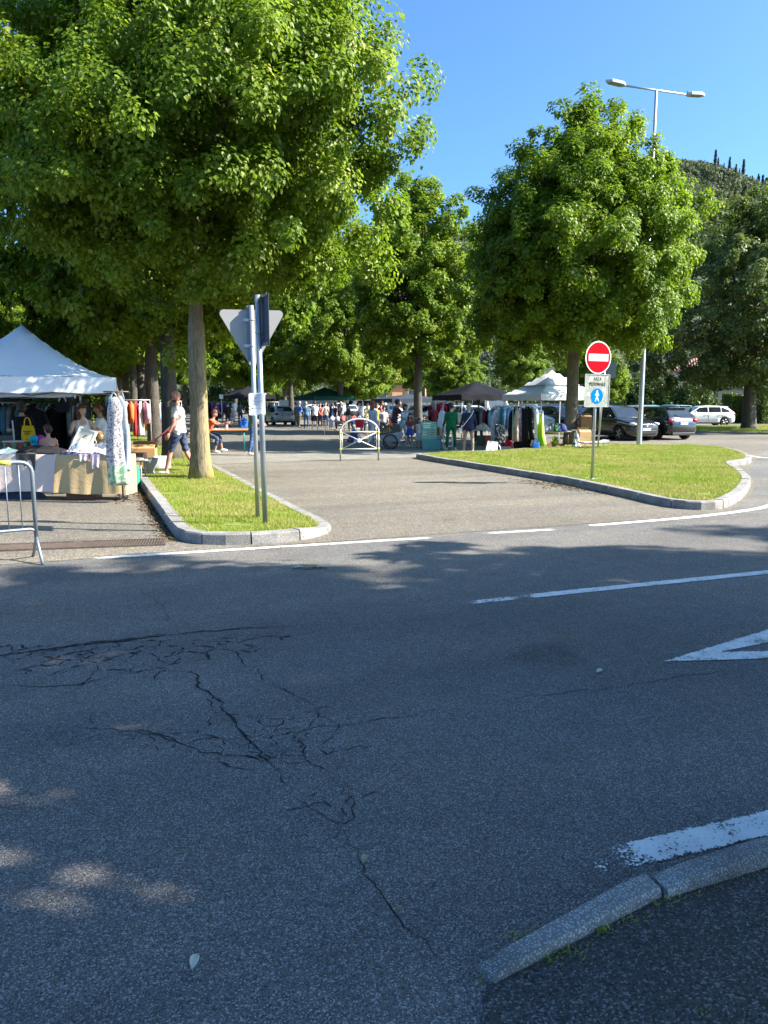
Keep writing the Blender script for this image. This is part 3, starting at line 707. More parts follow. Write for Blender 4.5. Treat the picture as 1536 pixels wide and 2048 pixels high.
def trunk_mesh(name, r0, h, mats, seed, flare=1.25, bend=0.1):
    rg = random.Random(seed); m = MB(); pts = []; rad = []; n = 14
    a, b = rg.uniform(-bend, bend), rg.uniform(-bend, bend)
    rings = []; N = 18
    for i in range(n + 1):
        t = i / n; z = h * t
        r = r0 * (1 - 0.30 * t) * (1 + (flare - 1) * math.exp(-z * 5.5)) * (1 - 0.45 * max(0, t - 0.82) / 0.18)
        cx = a * math.sin(t * 2.6) + rg.uniform(-0.006, 0.006); cy = b * math.sin(t * 2.2)
        ring = []
        for j in range(N):
            an = 2 * math.pi * j / N
            rr = r * (1 + 0.06 * math.sin(3 * an + seed + t * 2) + 0.05 * math.sin(2 * an + 9 * t + seed) * math.sin(t * 17 + seed) + 0.03 * math.sin(7 * an + seed * 2) + (0.12 * math.exp(-z * 6) * math.sin(5 * an + seed)) + rg.uniform(-0.012, 0.012))
            ring.append((cx + rr * math.cos(an), cy + rr * math.sin(an), z - (0.06 if i == 0 else 0)))
        rings.append(ring)
    m.loft(rings, 0, True); return m.mesh(name, mats), Vector((rings[-1][0][0] - r, rings[-1][0][1], h)), r
def tree_proto(label, cat_seed, H, prof, r0, fork, n_b, per_b, per, leaf, bark=None, leafm=None, limbs=9, loc=(0, 0, 0), group=None, name='lime_tree', **kw):
    bark = bark or M_BARK; leafm = leafm or M_LEAF
    root = thing(name, label, 'tree', loc, 0, group)
    tm, top, rt = trunk_mesh('trunk', r0, fork, bark, cat_seed); obj('trunk', tm, root)
    v, f, tone, cen = crown_np(cat_seed, prof, n_b, per_b, per, leaf, **kw)
    rg = random.Random(cat_seed + 5); cl = [Vector(c) for c in cen]
    order = sorted(range(len(cl)), key=lambda i: math.atan2(cl[i].y, cl[i].x)); tw = MB()
    for k in range(limbs):
        # a main limb rising to the crown, with side branches
        seg = order[len(order) * k // limbs: len(order) * (k + 1) // limbs] or order
        tgt = cl[max(seg, key=lambda i: cl[i].z * (1 if k % 2 else 0.6) + rg.uniform(0, 2) + (cl[i].xy.length * 0.6))]
        if k == 0: tgt = max(cl, key=lambda c: c.z)
        st = Vector((0, 0, fork - rg.uniform(0.15, 0.75))); up = Vector((0, 0, max(0.6, (tgt.z - st.z) * 0.35)))
        mb = MB(); pts = []; r_ = r0 * rg.uniform(0.30, 0.46) * (1.3 if k == 0 else 1)
        p1 = st + up + (tgt - st).normalized() * 0.4; 
        for i in range(9):
            t = i / 8; p = st * (1 - t) ** 2 + p1 * 2 * t * (1 - t) + tgt * t * t
            pts.append(p + Vector((rg.uniform(-1, 1), rg.uniform(-1, 1), 0)) * 0.05 * math.sin(t * 3.1))
        mb.tube(pts, [r_ * (1 - 0.85 * i / 8) + 0.008 for i in range(9)], 8)
        for i in seg:
            j = rg.randint(3, 7); a = pts[j]; b = cl[i]; mid = a.lerp(b, 0.5) + Vector((0, 0, 0.15))
            mb.tube([a, mid, b], [r_ * 0.24 * (1 - j / 11) + 0.01, 0.018, 0.006], 5)
        mb.build('limb', M_BARK if bark is M_BARK_Y else bark, root)
    obj('crown', np_mesh('crown', v, f, leafm, tone), root)
    return root

# hero tree at the end of the left strip
HERO = (2.12, 15.5, 0.09)
hero = tree_proto('large lime tree with yellow streaks on its trunk, nearest the rounded kerb nose', 11, 14.5,
    [(3.9, 1.3), (4.4, 2.5), (5.2, 3.3), (6.2, 3.5), (7.2, 2.9), (8.4, 2.2), (10.0, 1.7), (12.0, 1.2), (13.6, 0.3)], 0.205, 3.75, 175, 8, 250, 0.088, M_BARK_Y, None, 12, HERO, inner=0.18, lobes=0.13)
# right tree on the grass island
rtree = tree_proto('broad domed lime tree standing on the back of the grass island beside the white canopy', 23, 13.4,
    [(3.7, 1.6), (4.4, 2.9), (5.6, 3.5), (7.0, 3.5), (8.2, 2.9), (9.2, 2.2), (10.2, 1.5), (11.2, 0.8), (11.8, 0.25)], 0.25, 4.6, 165, 8, 200, 0.115, None, None, 11, (16.57, 23.35, 0.10), lean=(0.3, -0.15), inner=0.17, lobes=0.09)
gen = [tree_proto('tall lime tree right behind the girls and the mint crates', 31, 14.5,
    [(3.8, 1.4), (4.8, 2.6), (6.4, 3.0), (8.4, 2.9), (10.0, 2.2), (11.6, 1.3), (12.6, 0.3)], 0.26, 4.4, 120, 7, 150, 0.15, M_BARK_D, None, 9, (16.7, 37.3, 0), group='lime trees across the avenue', inner=0.22),
       tree_proto('tall lime tree rising beside the right edge of the green canopy', 47, 14.0,
    [(3.4, 1.6), (4.3, 2.9), (6.0, 3.4), (8.2, 3.2), (10.0, 2.5), (11.8, 1.5), (13.0, 0.3)], 0.24, 4.0, 130, 7, 150, 0.15, M_BARK_D, None, 9, (16.7, 50.8, 0), group='lime trees across the avenue', inner=0.22),
       tree_proto('roadside lime tree on the near pavement shading the road', 61, 13.0,
    [(3.4, 1.8), (4.4, 3.6), (6.2, 4.2), (8.2, 3.8), (10.2, 3.0), (12.0, 1.9), (13.4, 0.4)], 0.26, 4.0, 84, 6, 140, 0.19, M_BARK, None, 8, (7.4, -1.2, 0.02), group='lime trees on the near pavement', inner=0.15)]
rg_t = random.Random(77)
def plant(k, x, y, s, label, group, rz=None, z=0.0, sz=None):
    o = copy_tree(gen[k]); o.location = (x, y, z); o.rotation_euler = (0, 0, rg_t.uniform(0, 6.28) if rz is None else rz); o.scale = (s, s, s * (sz or 1)); tag(o, label, 'tree', group); return o
for (x, y, k, s, lb) in [(16.7, 64.2, 0, 1.0, 'lime tree with a dark trunk right of the silver hatchback'), (16.8, 78, 1, 0.98, 'lime tree further down the avenue beyond the green canopy'), (16.8, 92, 0, 1.02, 'lime tree further down the avenue beyond the green canopy')]:
    plant(k, x, y, s, lb, 'lime trees across the avenue')
for i, (x, y, k) in enumerate([(2.10, 21.0, 1), (2.2, 27.6, 0), (2.25, 34.4, 1), (2.3, 41.0, 0), (2.3, 48, 1), (2.3, 56, 0), (2.3, 66, 1), (2.3, 78, 0)]):
    plant(k, x, y, 0.98 if i else 1.0, f'{["first", "second", "third", "fourth", "fifth", "sixth", "seventh", "eighth"][i]} lime tree behind the yellow-streaked one in the left strip row', 'lime trees in the left row', z=0.08 if y < 47 else 0)
for (x, y, k, s) in [(-6.5, 27.0, 1, 0.95), (-7.0, 36, 0, 1.0), (-8, 46, 1, 1.0), (-7.5, 57, 0, 1.0), (-14, 33, 0, 1.05), (-15, 45, 1, 1.1), (-5, 70, 1, 1.1), (-15, 60, 0, 1.2)]:
    plant(k, x, y, s, 'shaded lime tree rising behind the white market canopy', 'lime trees behind the left stalls')
for (x, y, k, s, sz) in [(26, 72, 1, 0.8, 0.8), (30.5, 60, 1, 0.62, 0.85), (9.5, 100, 0, 1.1, 1), (4, 96, 1, 1.1, 1), (-6, 92, 0, 1.2, 1), (22, 104, 1, 1.1, 1), (31, 84, 0, 1.0, .9), (40, 88, 1, 1.1, 1), (14, 118, 0, 1.25, 1), (-2, 116, 1, 1.3, 1), (52, 84, 0, 1.0, 1), (28, 112, 1, 1.2, 1)]:
    plant(k, x, y, s, 'sunlit green tree closing the view at the far end of the market', 'far trees behind the market', sz=sz)
plant(1, 34.5, 46.5, 0.62, 'slim young tree between the parked cars by the hedge', None, sz=0.82)
# pale-leaved tree on the far side of the parking road
pale = tree_proto('dark spreading tree with pale silvery leaves beyond the black parked car', 59, 13.8,
    [(2.9, 2.4), (3.6, 4.6), (5.6, 5.6), (7.6, 5.4), (9.6, 4.4), (11.4, 2.8), (13.0, 0.6)], 0.42, 3.2, 150, 7, 110, 0.18, M_BARK_D, M_LEAF_PALE, 9, (36.2, 33.4, 0.1), clump_r=(0.35, 0.7), bough_s=0.7, inner=0.2, tone_mu=0.42)
# trees on our side of the road, right of and behind the camera: they shade the foreground
for (x, y, k, s) in [(14.6, -2.6, 2, 1.0), (21.5, -2.4, 2, 1.0), (28.6, -2.2, 2, 1.0), (8.6, -7.6, 2, 0.98)]:
    plant(k, x, y, s, 'roadside lime tree on the near pavement shading the road', 'lime trees on the near pavement', z=0.02)

# hedges
def hedge(label, x0, y0, x1, y1, wd, h, n, seed, mat=None, leaf=0.09):
    rg = np.random.default_rng(seed); L = math.hypot(x1 - x0, y1 - y0); ux, uy = (x1 - x0) / L, (y1 - y0) / L
    f_ = rg.integers(0, 3, n); a = rg.uniform(0, L, n); b = rg.uniform(-wd / 2, wd / 2, n); z = rg.uniform(0.05, h, n)
    b = np.where(f_ == 0, np.sign(b) * wd / 2, b); z = np.where(f_ == 1, h, z); a = np.where((f_ == 2) & (rg.uniform(0, 1, n) < 0.3), np.where(a < L / 2, 0, L), a)
    jit = 0.10 * np.sin(a * 2.1 + seed) + rg.normal(0, 0.06, n); b = b * (1 + jit); z = z * (1 + 0.06 * np.sin(a * 1.7 + 2)) + rg.normal(0, 0.04, n)
    p = np.stack([x0 + ux * a - uy * b, y0 + uy * a + ux * b, np.maximum(z, 0.02)], 1)
    t = rg.normal(0, 1, (n, 3)); t /= np.linalg.norm(t, axis=1, keepdims=True); q = np.cross(t, rg.normal(0, 1, (n, 3))); q /= np.linalg.norm(q, axis=1, keepdims=True)
    Ls = leaf * rg.uniform(0.7, 1.3, n)[:, None]; v = np.stack([p, p + t * Ls * .5 + q * Ls * .35, p + t * Ls, p + t * Ls * .5 - q * Ls * .35], 1)
    root = thing('hedge', label, 'hedge')
    core = MB(); core.box(((x0 + x1) / 2, (y0 + y1) / 2, h * 0.46), (L * 0.96, wd * 0.8, h * 0.9), math.atan2(uy, ux)); core.build('stems', P((0.02, 0.03, 0.01), 0.9), root)
    obj('foliage', np_mesh('foliage', v.reshape(-1, 3), np.arange(n * 4).reshape(-1, 4), mat or M_HEDGE, np.clip(rg.normal(0.5, 0.22, n), 0, 1)), root)
a = C(1452, 62); b = C(1500, 62); hedge('clipped green hedge block beside the cream house corner', a[0], a[1], b[0], b[1], 1.6, 2.2, 9000, 1, leaf=0.14)
a = C(1512, 60); b = C(1600, 61); hedge('taller clipped hedge right of the dark tree trunk', a[0], a[1], b[0], b[1], 1.8, 2.6, 12000, 2, leaf=0.14)
a = C(90, 30); b = C(205, 32); hedge('sunlit yellow-green hedge behind the left market stalls', a[0], a[1], b[0], b[1], 1.4, 2.0, 9000, 3, leaf=0.12)

# ------------------------------------------------------------------ far hill with cypresses
def hill_h(px_, dist):
    return 0
prof_px = [(-2500, 560), (-600, 470), (200, 560), (600, 520), (740, 470), (940, 440), (1150, 370), (1280, 320), (1390, 337), (1420, 345), (1450, 357), (1470, 366), (1505, 366), (1520, 368), (1560, 362), (1700, 330), (2200, 250), (4000, 330)]
HD = 620.0
hm = MB(); vs = []; fs = []; cols_ = []
az = []; nA = 220
for i in range(nA):
    px = -2500 + 6500 * i / (nA - 1)
    ax = (px - 768) / FPX * math.cos(PITCH); top = math.tan(math.atan((1024 - np.interp(px, [p[0] for p in prof_px], [p[1] for p in prof_px])) / FPX) - PITCH) * HD + CAM_H - 14
    for j in range(22):
        t = j / 21; d = HD * (0.55 + 0.45 * t) if j < 21 else HD * 1.25
        z = top * (math.sin(min(1, t / 0.95) * math.pi / 2) ** 1.3) if j < 21 else top * 0.7
        wx, wy = to_world(ax * HD * (d / HD) ** 0.8, d)
        vs.append((wx, wy, z * (1 + 0.03 * math.sin(px * 0.021 + j)) - 1.0))
for i in range(nA - 1):
    for j in range(21): fs.append((i * 22 + j, (i + 1) * 22 + j, (i + 1) * 22 + j + 1, i * 22 + j + 1))
hm.add(vs, fs, 0, True); hill = hm.build('hill', P((0.045, 0.062, 0.030), 0.95, 0, 0.4, 0.05, 'scrub')); hill['kind'] = 'structure'
hv = np.array(vs).reshape(nA, 22, 3)
rg = np.random.default_rng(5)
def hill_pt(pxf, tf):
    i = (pxf + 2500) / 6500 * (nA - 1); i0 = np.clip(np.floor(i).astype(int), 0, nA - 2); fi = i - i0
    j = tf * 20; j0 = np.clip(np.floor(j).astype(int), 0, 19); fj = j - j0
    g = lambda a, b: hv[a, b]
    return (g(i0, j0) * ((1 - fi) * (1 - fj))[:, None] + g(i0 + 1, j0) * (fi * (1 - fj))[:, None] + g(i0, j0 + 1) * ((1 - fi) * fj)[:, None] + g(i0 + 1, j0 + 1) * (fi * fj)[:, None])
nT, per = 1500, 70
P0 = hill_pt(rg.uniform(1230, 1700, nT), rg.uniform(0.35, 0.98, nT)); P1 = hill_pt(rg.uniform(640, 1230, 160), rg.uniform(0.5, 0.98, 160)); P2 = hill_pt(rg.uniform(560, 1420, 650), rg.uniform(0.04, 0.6, 650)); P0 = np.concatenate([P0, P1, P2]); nT = len(P0)
ci = np.repeat(np.arange(nT), per); n = nT * per; rr = rg.uniform(2.4, 4.4, nT)
d = rg.normal(0, 1, (n, 3)); d /= np.linalg.norm(d, axis=1, keepdims=True); d[:, 2] = np.abs(d[:, 2]) * 1.0 - 0.15
p = P0[ci] + d * (rr[ci] * rg.uniform(0.75, 1.05, n))[:, None] + np.stack([np.zeros(n), np.zeros(n), rr[ci] * 0.35], 1)
t = rg.normal(0, 1, (n, 3)) ; q = np.cross(t, d); t /= np.linalg.norm(t, axis=1, keepdims=True); q /= np.linalg.norm(q, axis=1, keepdims=True) + 1e-6
Ls = rg.uniform(0.9, 1.9, n)[:, None]; v = np.stack([p, p + t * Ls * .5 + q * Ls * .4, p + t * Ls, p + t * Ls * .5 - q * Ls * .4], 1)
tn = np.clip(rg.uniform(0.1, 0.95, nT)[ci] + rg.normal(0, 0.12, n), 0, 1)
tag(obj('hill_wood', np_mesh('hill_wood', v.reshape(-1, 3), np.arange(n * 4).reshape(-1, 4), M_HILL, tn)), 'mixed grey-green wood covering the distant hillside', 'wood', kind='stuff')
n = 420; z = rg.uniform(0, 1, n); a = rg.uniform(0, 6.28, n); r = 0.8 * np.sin(np.pi * np.clip(z * 0.9 + 0.1, 0, 1)) ** 0.7 * (1 - z * 0.45) * rg.uniform(0.8, 1.1, n)
p = np.stack([r * np.cos(a), r * np.sin(a), z * 11], 1); t = np.stack([rg.normal(0, .3, n), rg.normal(0, .3, n), np.ones(n)], 1); q = np.stack([-np.sin(a), np.cos(a), np.zeros(n)], 1)
v = np.stack([p, p + t * .5 + q * .35, p + t * 1.1, p + t * .5 - q * .35], 1)
cme = np_mesh('crown', v.reshape(-1, 3), np.arange(n * 4).reshape(-1, 4), M_CYP, rg.uniform(0, 1, n)); tme = MB().tube([(0, 0, -2), (0, 0, 4)], [0.25, 0.2], 6).mesh('trunk', M_BARK_D)
rc = random.Random(3)
for k in range(90):
    px = rc.uniform(1385, 1560); tf = 1 - abs(rc.gauss(0, 0.10)) if k < 62 else rc.uniform(0.55, 0.9)
    q = hill_pt(np.array([px]), np.array([max(0.5, tf * 0.985)]))[0]
    ro = thing('cypress_tree', 'slender dark cypress standing on the ridge of the far hill', 'cypress', (q[0], q[1], q[2] - 0.5), rc.uniform(0, 6), 'cypresses on the hill')
    s_ = rc.uniform(0.65, 1.35); ro.scale = (s_ * rc.uniform(0.8, 1.1),) * 2 + (s_,)
    obj('trunk', tme, ro); obj('crown', cme, ro)
# ------------------------------------------------------------------ signs, lamps, barriers
def rod(m, a, b, r, n=10, mi=0): m.tube([a, b], r, n, mi)
def text_mesh(body, size, depth=0.002):
    cu = bpy.data.curves.new('lettering', 'FONT'); cu.body = body; cu.size = size; cu.align_x = 'CENTER'; cu.align_y = 'CENTER'; cu.extrude = depth; cu.space_character = 1.15
    o = bpy.data.objects.new('lettering', cu); COL.objects.link(o); bpy.context.view_layer.update()
    me = bpy.data.meshes.new_from_object(o.evaluated_get(bpy.context.evaluated_depsgraph_get()))
    bpy.data.objects.remove(o); bpy.data.curves.remove(cu); return me
def disc(m, r, y0, y1, z, n=40, mi=0, cx=0):
    m.add([(cx + r * math.cos(2 * math.pi * i / n), y0, z + r * math.sin(2 * math.pi * i / n)) for i in range(n)] + [(cx + r * math.cos(2 * math.pi * i / n), y1, z + r * math.sin(2 * math.pi * i / n)) for i in range(n)],
          [tuple(range(n)), tuple(reversed(range(n, 2 * n)))] + [(i, n + i, n + (i + 1) % n, (i + 1) % n) for i in range(n)], mi)
RED = P((0.40, 0.002, 0.010), 0.75, 0, 0.04, 3, 'sign_red'); SWHITE = P((0.82, 0.82, 0.80), 0.4, 0, 0.03, 3, 'sign_white'); SBLUE = P((0.0, 0.16, 0.60), 0.4, 0, 0.05, 3, 'sign_blue')
for m_ in (RED, SBLUE): m_.node_tree.nodes['Principled BSDF'].inputs['Specular IOR Level'].default_value = 0.05
def weathered_panel():
    m, t, b = newmat('weathered_sign_panel'); v = tc(t)
    n = noise(t, v, 7, 6, 0.75); n2 = noise(t, v, 26, 4, 0.7)
    c = ramp(t, n, [(0.40, (0.34, 0.36, 0.32)), (0.52, (0.20, 0.22, 0.20)), (0.60, (0.40, 0.42, 0.39)), (0.75, (0.27, 0.29, 0.27))])
    c = mixc(t, 1.0, c, ramp(t, n2, [(0.3, (0.8, 0.82, 0.78)), (0.7, (1.2, 1.2, 1.18))]), 'MULTIPLY')
    t.links.new(c, b.inputs['Base Color']); b.inputs['Roughness'].default_value = 0.6; return m
# no-entry sign above the pedestrian-area panel
nx, ny = G(1184, 957, 0.12)
s_ = thing('no_entry_sign', 'round red no-entry sign over a weathered pedestrian-area panel on a grey pole', 'road sign', (nx, ny, 0.10), R(3))
pl = MB(); rod(pl, (0, 0, -0.03), (0, 0, 2.72), 0.030, 12); pl.tube([(0, 0, 0), (0, 0, 0.03)], [0.05, 0.034], 12); pl.build('pole', GALV, s_)
d = MB(); disc(d, 0.315, -0.048, -0.036, 2.40); d.build('plate', SWHITE, s_)
d = MB(); disc(d, 0.293, -0.0505, -0.0485, 2.40); dp = d.build('red_disc', RED, s_)
MB().box((0, -0.0525, 2.40), (0.48, 0.002, 0.135)).build('white_bar', SWHITE, s_)
m = MB()
for z in (2.25, 2.55, 1.55, 1.95): m.box((0, -0.015, z), (0.10, 0.05, 0.03))
m.build('clamps', GALV_D, s_)
pn = MB(); pn.box((0, -0.040, 1.76), (0.60, 0.008, 0.62)); panel = pn.build('panel', weathered_panel(), s_, 0.006)
fr = MB()
for x in (-0.3, 0.3): fr.box((x, -0.046, 1.76), (0.016, 0.012, 0.63))
for z in (1.448, 2.072): fr.box((0, -0.046, z), (0.584, 0.012, 0.016))
fr.build('rim', GALV, panel)
MB().box((-0.02, -0.0450, 1.985), (0.36, 0.0015, 0.075)).build('overpainted_patch', P((0.42, 0.42, 0.36), 0.6, 0, 0.1, 20), panel)
INK = P((0.02, 0.02, 0.02), 0.6)
for body, sz, xx, zz in (('AREA', 0.082, 0.0, 1.985), ('PEDONALE', 0.078, 0.0, 1.885)):
    me = text_mesh(body, sz); me.materials.clear(); me.materials.append(INK); o = obj('lettering', me, panel); o.location = (xx, -0.048, zz); o.rotation_euler = (R(90), 0, 0); o.scale = (0.92, 1.15, 1)
bl = MB(); disc(bl, 0.15, -0.0475, -0.0445, 1.655); bl = bl.build('blue_disc', SBLUE, panel)
ped = MB()
def limb2(a, b, w0, w1):
    a = Vector((a[0], 0, a[1])); b = Vector((b[0], 0, b[1])); t = (b - a).normalized(); nn = Vector((-t.z, 0, t.x))
    y0 = -0.0480; q = [a + nn * w0, b + nn * w1, b - nn * w1, a - nn * w0]
    ped.add([(p.x, y0, p.z) for p in q] + [(p.x, y0 - 0.002, p.z) for p in q], [(0, 1, 2, 3), (7, 6, 5, 4), (0, 4, 5, 1), (1, 5, 6, 2), (2, 6, 7, 3), (3, 7, 4, 0)])
zc = 1.655
ped.add([(0.0 + 0.017 * math.cos(k * 0.785), -0.0500, zc + 0.098 + 0.017 * math.sin(k * 0.785)) for k in range(8)], [tuple(range(8))])
for a_, b_, w0, w1 in [((0.0, 0.078), (0.0, -0.005), 0.022, 0.02), ((0.0, 0.0), (0.045, -0.105), 0.014, 0.008), ((0.0, 0.0), (-0.04, -0.105), 0.014, 0.008), ((0.01, 0.07), (0.05, 0.005), 0.010, 0.006), ((-0.01, 0.07), (-0.045, 0.01), 0.010, 0.006)]:
    limb2((a_[0], zc + a_[1]), (b_[0], zc + b_[1]), w0, w1)
ped.build('walking_figure', P((0.75, 0.80, 0.82), 0.5), bl)

# give-way sign seen from behind, and an edge-on plate on the second pole
gx, gy = G(516, 1038, 0.11)
s_ = thing('give_way_sign', 'grey back of a triangular give-way sign on the slimmer leaning pole', 'road sign', (gx, gy, 0.10), VIEW_RZ + R(9.0))
m = MB(); rod(m, (0, 0, -0.03), (-0.02, 0, 2.74), 0.030, 14); m.build('pole', GALV, s_)
tr_ = []
for k, an in enumerate((90 + 60, 90 - 60, -90)):
    ccx, ccz = 0.40 * math.cos(R(an)), 0.40 * math.sin(R(an))
    for q in range(-2, 3):
        a2 = R(an + q * 28); tr_.append((ccx + 0.05 * math.cos(a2), ccz + 0.05 * math.sin(a2)))
order = sorted(tr_, key=lambda p: math.atan2(p[1], p[0]))
m = MB(); n = len(order)
m.add([(p[0] - 0.02, 0.05, p[1] + 2.44) for p in order] + [(p[0] - 0.02, 0.056, p[1] + 2.44) for p in order], [tuple(range(n)), tuple(reversed(range(n, 2 * n)))] + [(i, n + i, n + (i + 1) % n, (i + 1) % n) for i in range(n)])
plate = m.build('plate', P((0.42, 0.41, 0.39), 0.75, 0.0, 0.04, 2, 'grey_sign_back'), s_)
m = MB(); n = len(order); m.add([(p[0] * 1.012 - 0.02, 0.0565, p[1] * 1.012 + 2.44) for p in order] + [(p[0] * 1.012 - 0.02, 0.060, p[1] * 1.012 + 2.44) for p in order], [tuple(range(n)), tuple(reversed(range(n, 2 * n)))] + [(i, n + i, n + (i + 1) % n, (i + 1) % n) for i in range(n)])
m.build('rim', P((0.05, 0.05, 0.05), 0.6), plate)
m = MB(); m.box((-0.055, 0.035, 2.40), (0.05, 0.03, 0.68)); m.build('channel_rail', GALV_D, s_)
for z in (2.56, 2.24):
    m = MB(); m.tube([(0.036 * math.cos(a * 0.6) - 0.02, 0.036 * math.sin(a * 0.6), z) for a in range(11)], 0.007, 6); m.box((-0.085, 0.02, z), (0.07, 0.03, 0.035)); m.build('clamp', GALV, s_)
g2x, g2y = G(531, 1050, 0.11)
s_ = thing('street_sign', 'dark rectangular road sign seen edge-on at the top of the thicker pole', 'road sign', (g2x, g2y, 0.10), VIEW_RZ + R(9.0))
m = MB(); rod(m, (0, 0, -0.03), (-0.035, 0.0, 2.80), 0.034, 14); m.build('pole', P((0.34, 0.40, 0.44), 0.42, 0.7, 0.08, 5, 'galvanised'), s_)
rt_ = Matrix.Rotation(R(-74), 3, 'Z')
m = MB(); m.box((0.035, -0.02, 2.50), (0.44, 0.006, 0.60), rot=rt_); pm = m.build('plate', P((0.045, 0.06, 0.08), 0.6, 0.1, 0.1, 4, 'sign_back'), s_)
m = MB()
for dz in (-0.28, 0.28):
    m.box((0.035 - 0.012 * 0.9, -0.02 + 0.0, 2.50 + dz), (0.42, 0.028, 0.03), rot=rt_)
m.build('rails', P((0.14, 0.17, 0.20), 0.5, 0.4), pm)
m = MB()
for z in (2.36, 2.74): m.tube([(0.040 * math.cos(a * 0.6) - 0.03, 0.040 * math.sin(a * 0.6), z) for a in range(11)], 0.006, 6)
m.build('clamps', GALV, s_)
# white paper notice taped across both poles
cx_, cy_ = (gx + g2x) / 2, (gy + g2y) / 2
s_ = thing('paper_notice', 'white paper notice taped across the two sign poles', 'notice', (cx_, cy_, 0), VIEW_RZ + R(9))
m = MB(); vs = []; fs = []
for i in range(7):
    for j in range(5):
        x = -0.098 + 0.196 * i / 6; vs.append((x - 0.018, -0.325 + 0.012 * math.sin(i * 0.9) + 0.006 * math.sin(j), 1.38 + 0.25 * j / 4 - 0.01 * math.sin(i)))
for i in range(6):
    for j in range(4): fs.append((i * 5 + j, (i + 1) * 5 + j, (i + 1) * 5 + j + 1, i * 5 + j + 1))
m.add(vs, fs, 0, True); pp = m.build('sheet', P((0.80, 0.80, 0.80), 0.7, 0, 0.03), s_)
m = MB(); rr_ = random.Random(4)
for z, n, hh in ((1.545, 8, 0.020), (1.505, 5, 0.022), (1.455, 7, 0.014)):
    for k in range(n): m.box((-0.03 + (k - n / 2 + 0.5) * 0.018, -0.3415, z + rr_.uniform(-.002, .002)), (0.011, 0.002, hh * rr_.uniform(0.5, 1.0)))
m.build('print', P((0.16, 0.26, 0.38), 0.8), pp)
m = MB(); m.box((-0.005, -0.30, 1.63), (0.2, 0.035, 0.02)); m.build('tape', P((0.7, 0.7, 0.68), 0.4), s_)
# bring the notice against the poles
s_.location = (cx_ - 0.0, cy_ + 0.0, 0.10)
for ch in s_.children: ch.location = (0, 0.0, 0.0)

# hooped barrier frame with yellow collars in the avenue mouth
a_, b_ = Vector(G(681, 922)), Vector(G(757, 921)); mid = (a_ + b_) / 2; L = (b_ - a_).length; rz = math.atan2((b_ - a_).y, (b_ - a_).x)
s_ = thing('hoop_barrier', 'white metal hoop barrier with crossed bars and yellow collars in the avenue mouth', 'barrier', (mid.x, mid.y, 0), rz)
hw = L / 2
m = MB(); pts = [(-hw, 0, 0), (-hw, 0, 0.4), (-hw, 0, 0.82)] + [(-hw * math.cos(t), 0, 0.82 + 0.36 * math.sin(t)) for t in [k * math.pi / 16 for k in range(1, 16)]] + [(hw, 0, 0.82), (hw, 0, 0.4), (hw, 0, 0)]
m.tube(pts[3:-3], 0.022, 10); 
m.tube([pts[2], pts[3]], 0.022, 10); m.tube([pts[-4], pts[-3]], 0.022, 10); m.build('hoop', STEELW, s_)
for sg in (-1, 1):
    m = MB(); m.tube([(sg * hw, 0, -0.02), (sg * hw, 0, 0.83)], 0.024, 10); m.build('post', P((0.34, 0.33, 0.32), 0.6, 0.3, 0.25, 12, 'rusty_post'), s_)
    for z in (0.34, 0.60, 0.80):
        m = MB(); m.ball((sg * hw, 0, z), (0.042, 0.042, 0.035), 10, 6); m.build('collar', P((0.72, 0.62, 0.03), 0.5), s_)
    m = MB(); m.tube([(sg * (hw - 0.055), 0, 0.33), (sg * (hw - 0.055), 0, 0.82)], 0.013, 8); m.build('inner_upright', STEELW, s_)
for z in (0.335, 0.815): m = MB(); m.tube([(-hw, 0, z), (hw, 0, z)], 0.015, 8); m.build('cross_rail', STEELW, s_)
for sg in (-1, 1): m = MB(); m.tube([(-hw + 0.06, 0.006 * sg, 0.575 - sg * 0.22), (hw - 0.06, 0.006 * sg, 0.575 + sg * 0.22)], 0.012, 8); m.build('brace', STEELW, s_)
m = MB(); disc(m, 0.062, -0.02, 0.02, 0.575, 20); m.build('centre_disc', STEELW, s_)

# crowd-control barrier at the left edge
e_ = Vector(G(76, 1122)); dv = Vector((-0.97, -0.235)); rz = math.atan2(dv.y, dv.x)
s_ = thing('crowd_barrier', 'grey steel crowd-control barrier with a yellow tape ring in front of the market table', 'barrier', (e_.x, e_.y, 0), rz)
BAR = P((0.24, 0.28, 0.32), 0.45, 0.6, 0.12, 6, 'galvanised')
Lb = 2.1; top = 1.03; low = 0.24
m = MB(); pts = [(0.0, 0, low), (0.0, 0, top - 0.11)] + [(0.11 - 0.11 * math.cos(t), 0, top - 0.11 + 0.11 * math.sin(t)) for t in (0.4, 0.8, 1.2)] + [(0.12, 0, top), (Lb - 0.12, 0, top)] + [(Lb - 0.11 + 0.11 * math.sin(t), 0, top - 0.11 + 0.11 * math.cos(t)) for t in (0.4, 0.8, 1.2)] + [(Lb, 0, top - 0.11), (Lb, 0, low)]
m.tube(pts, 0.021, 10); m.build('frame', BAR, s_)
m = MB(); m.tube([(0, 0, low + 0.08), (0.05, 0, low + 0.10), (Lb - 0.05, 0, low + 0.10), (Lb, 0, low + 0.08)], 0.017, 8); m.build('lower_rail', BAR, s_)
for k in range(1, 17): m = MB(); m.tube([(Lb * k / 17, 0, low + 0.10), (Lb * k / 17, 0, top)], 0.0065, 6); m.build('bar', BAR, s_)
for x in (0.0, Lb):
    for sg in (-1, 1):
        m = MB(); m.tube([(x, 0, low + 0.02), (x, sg * 0.05, low - 0.04), (x, sg * 0.25, 0.012)], 0.016, 8); m.build('foot', BAR, s_)
m = MB(); m.tube([(0.19, 0, top), (0.30, 0, top)], 0.0235, 10); m.build('tape_ring', P((0.75, 0.68, 0.08), 0.5), s_)

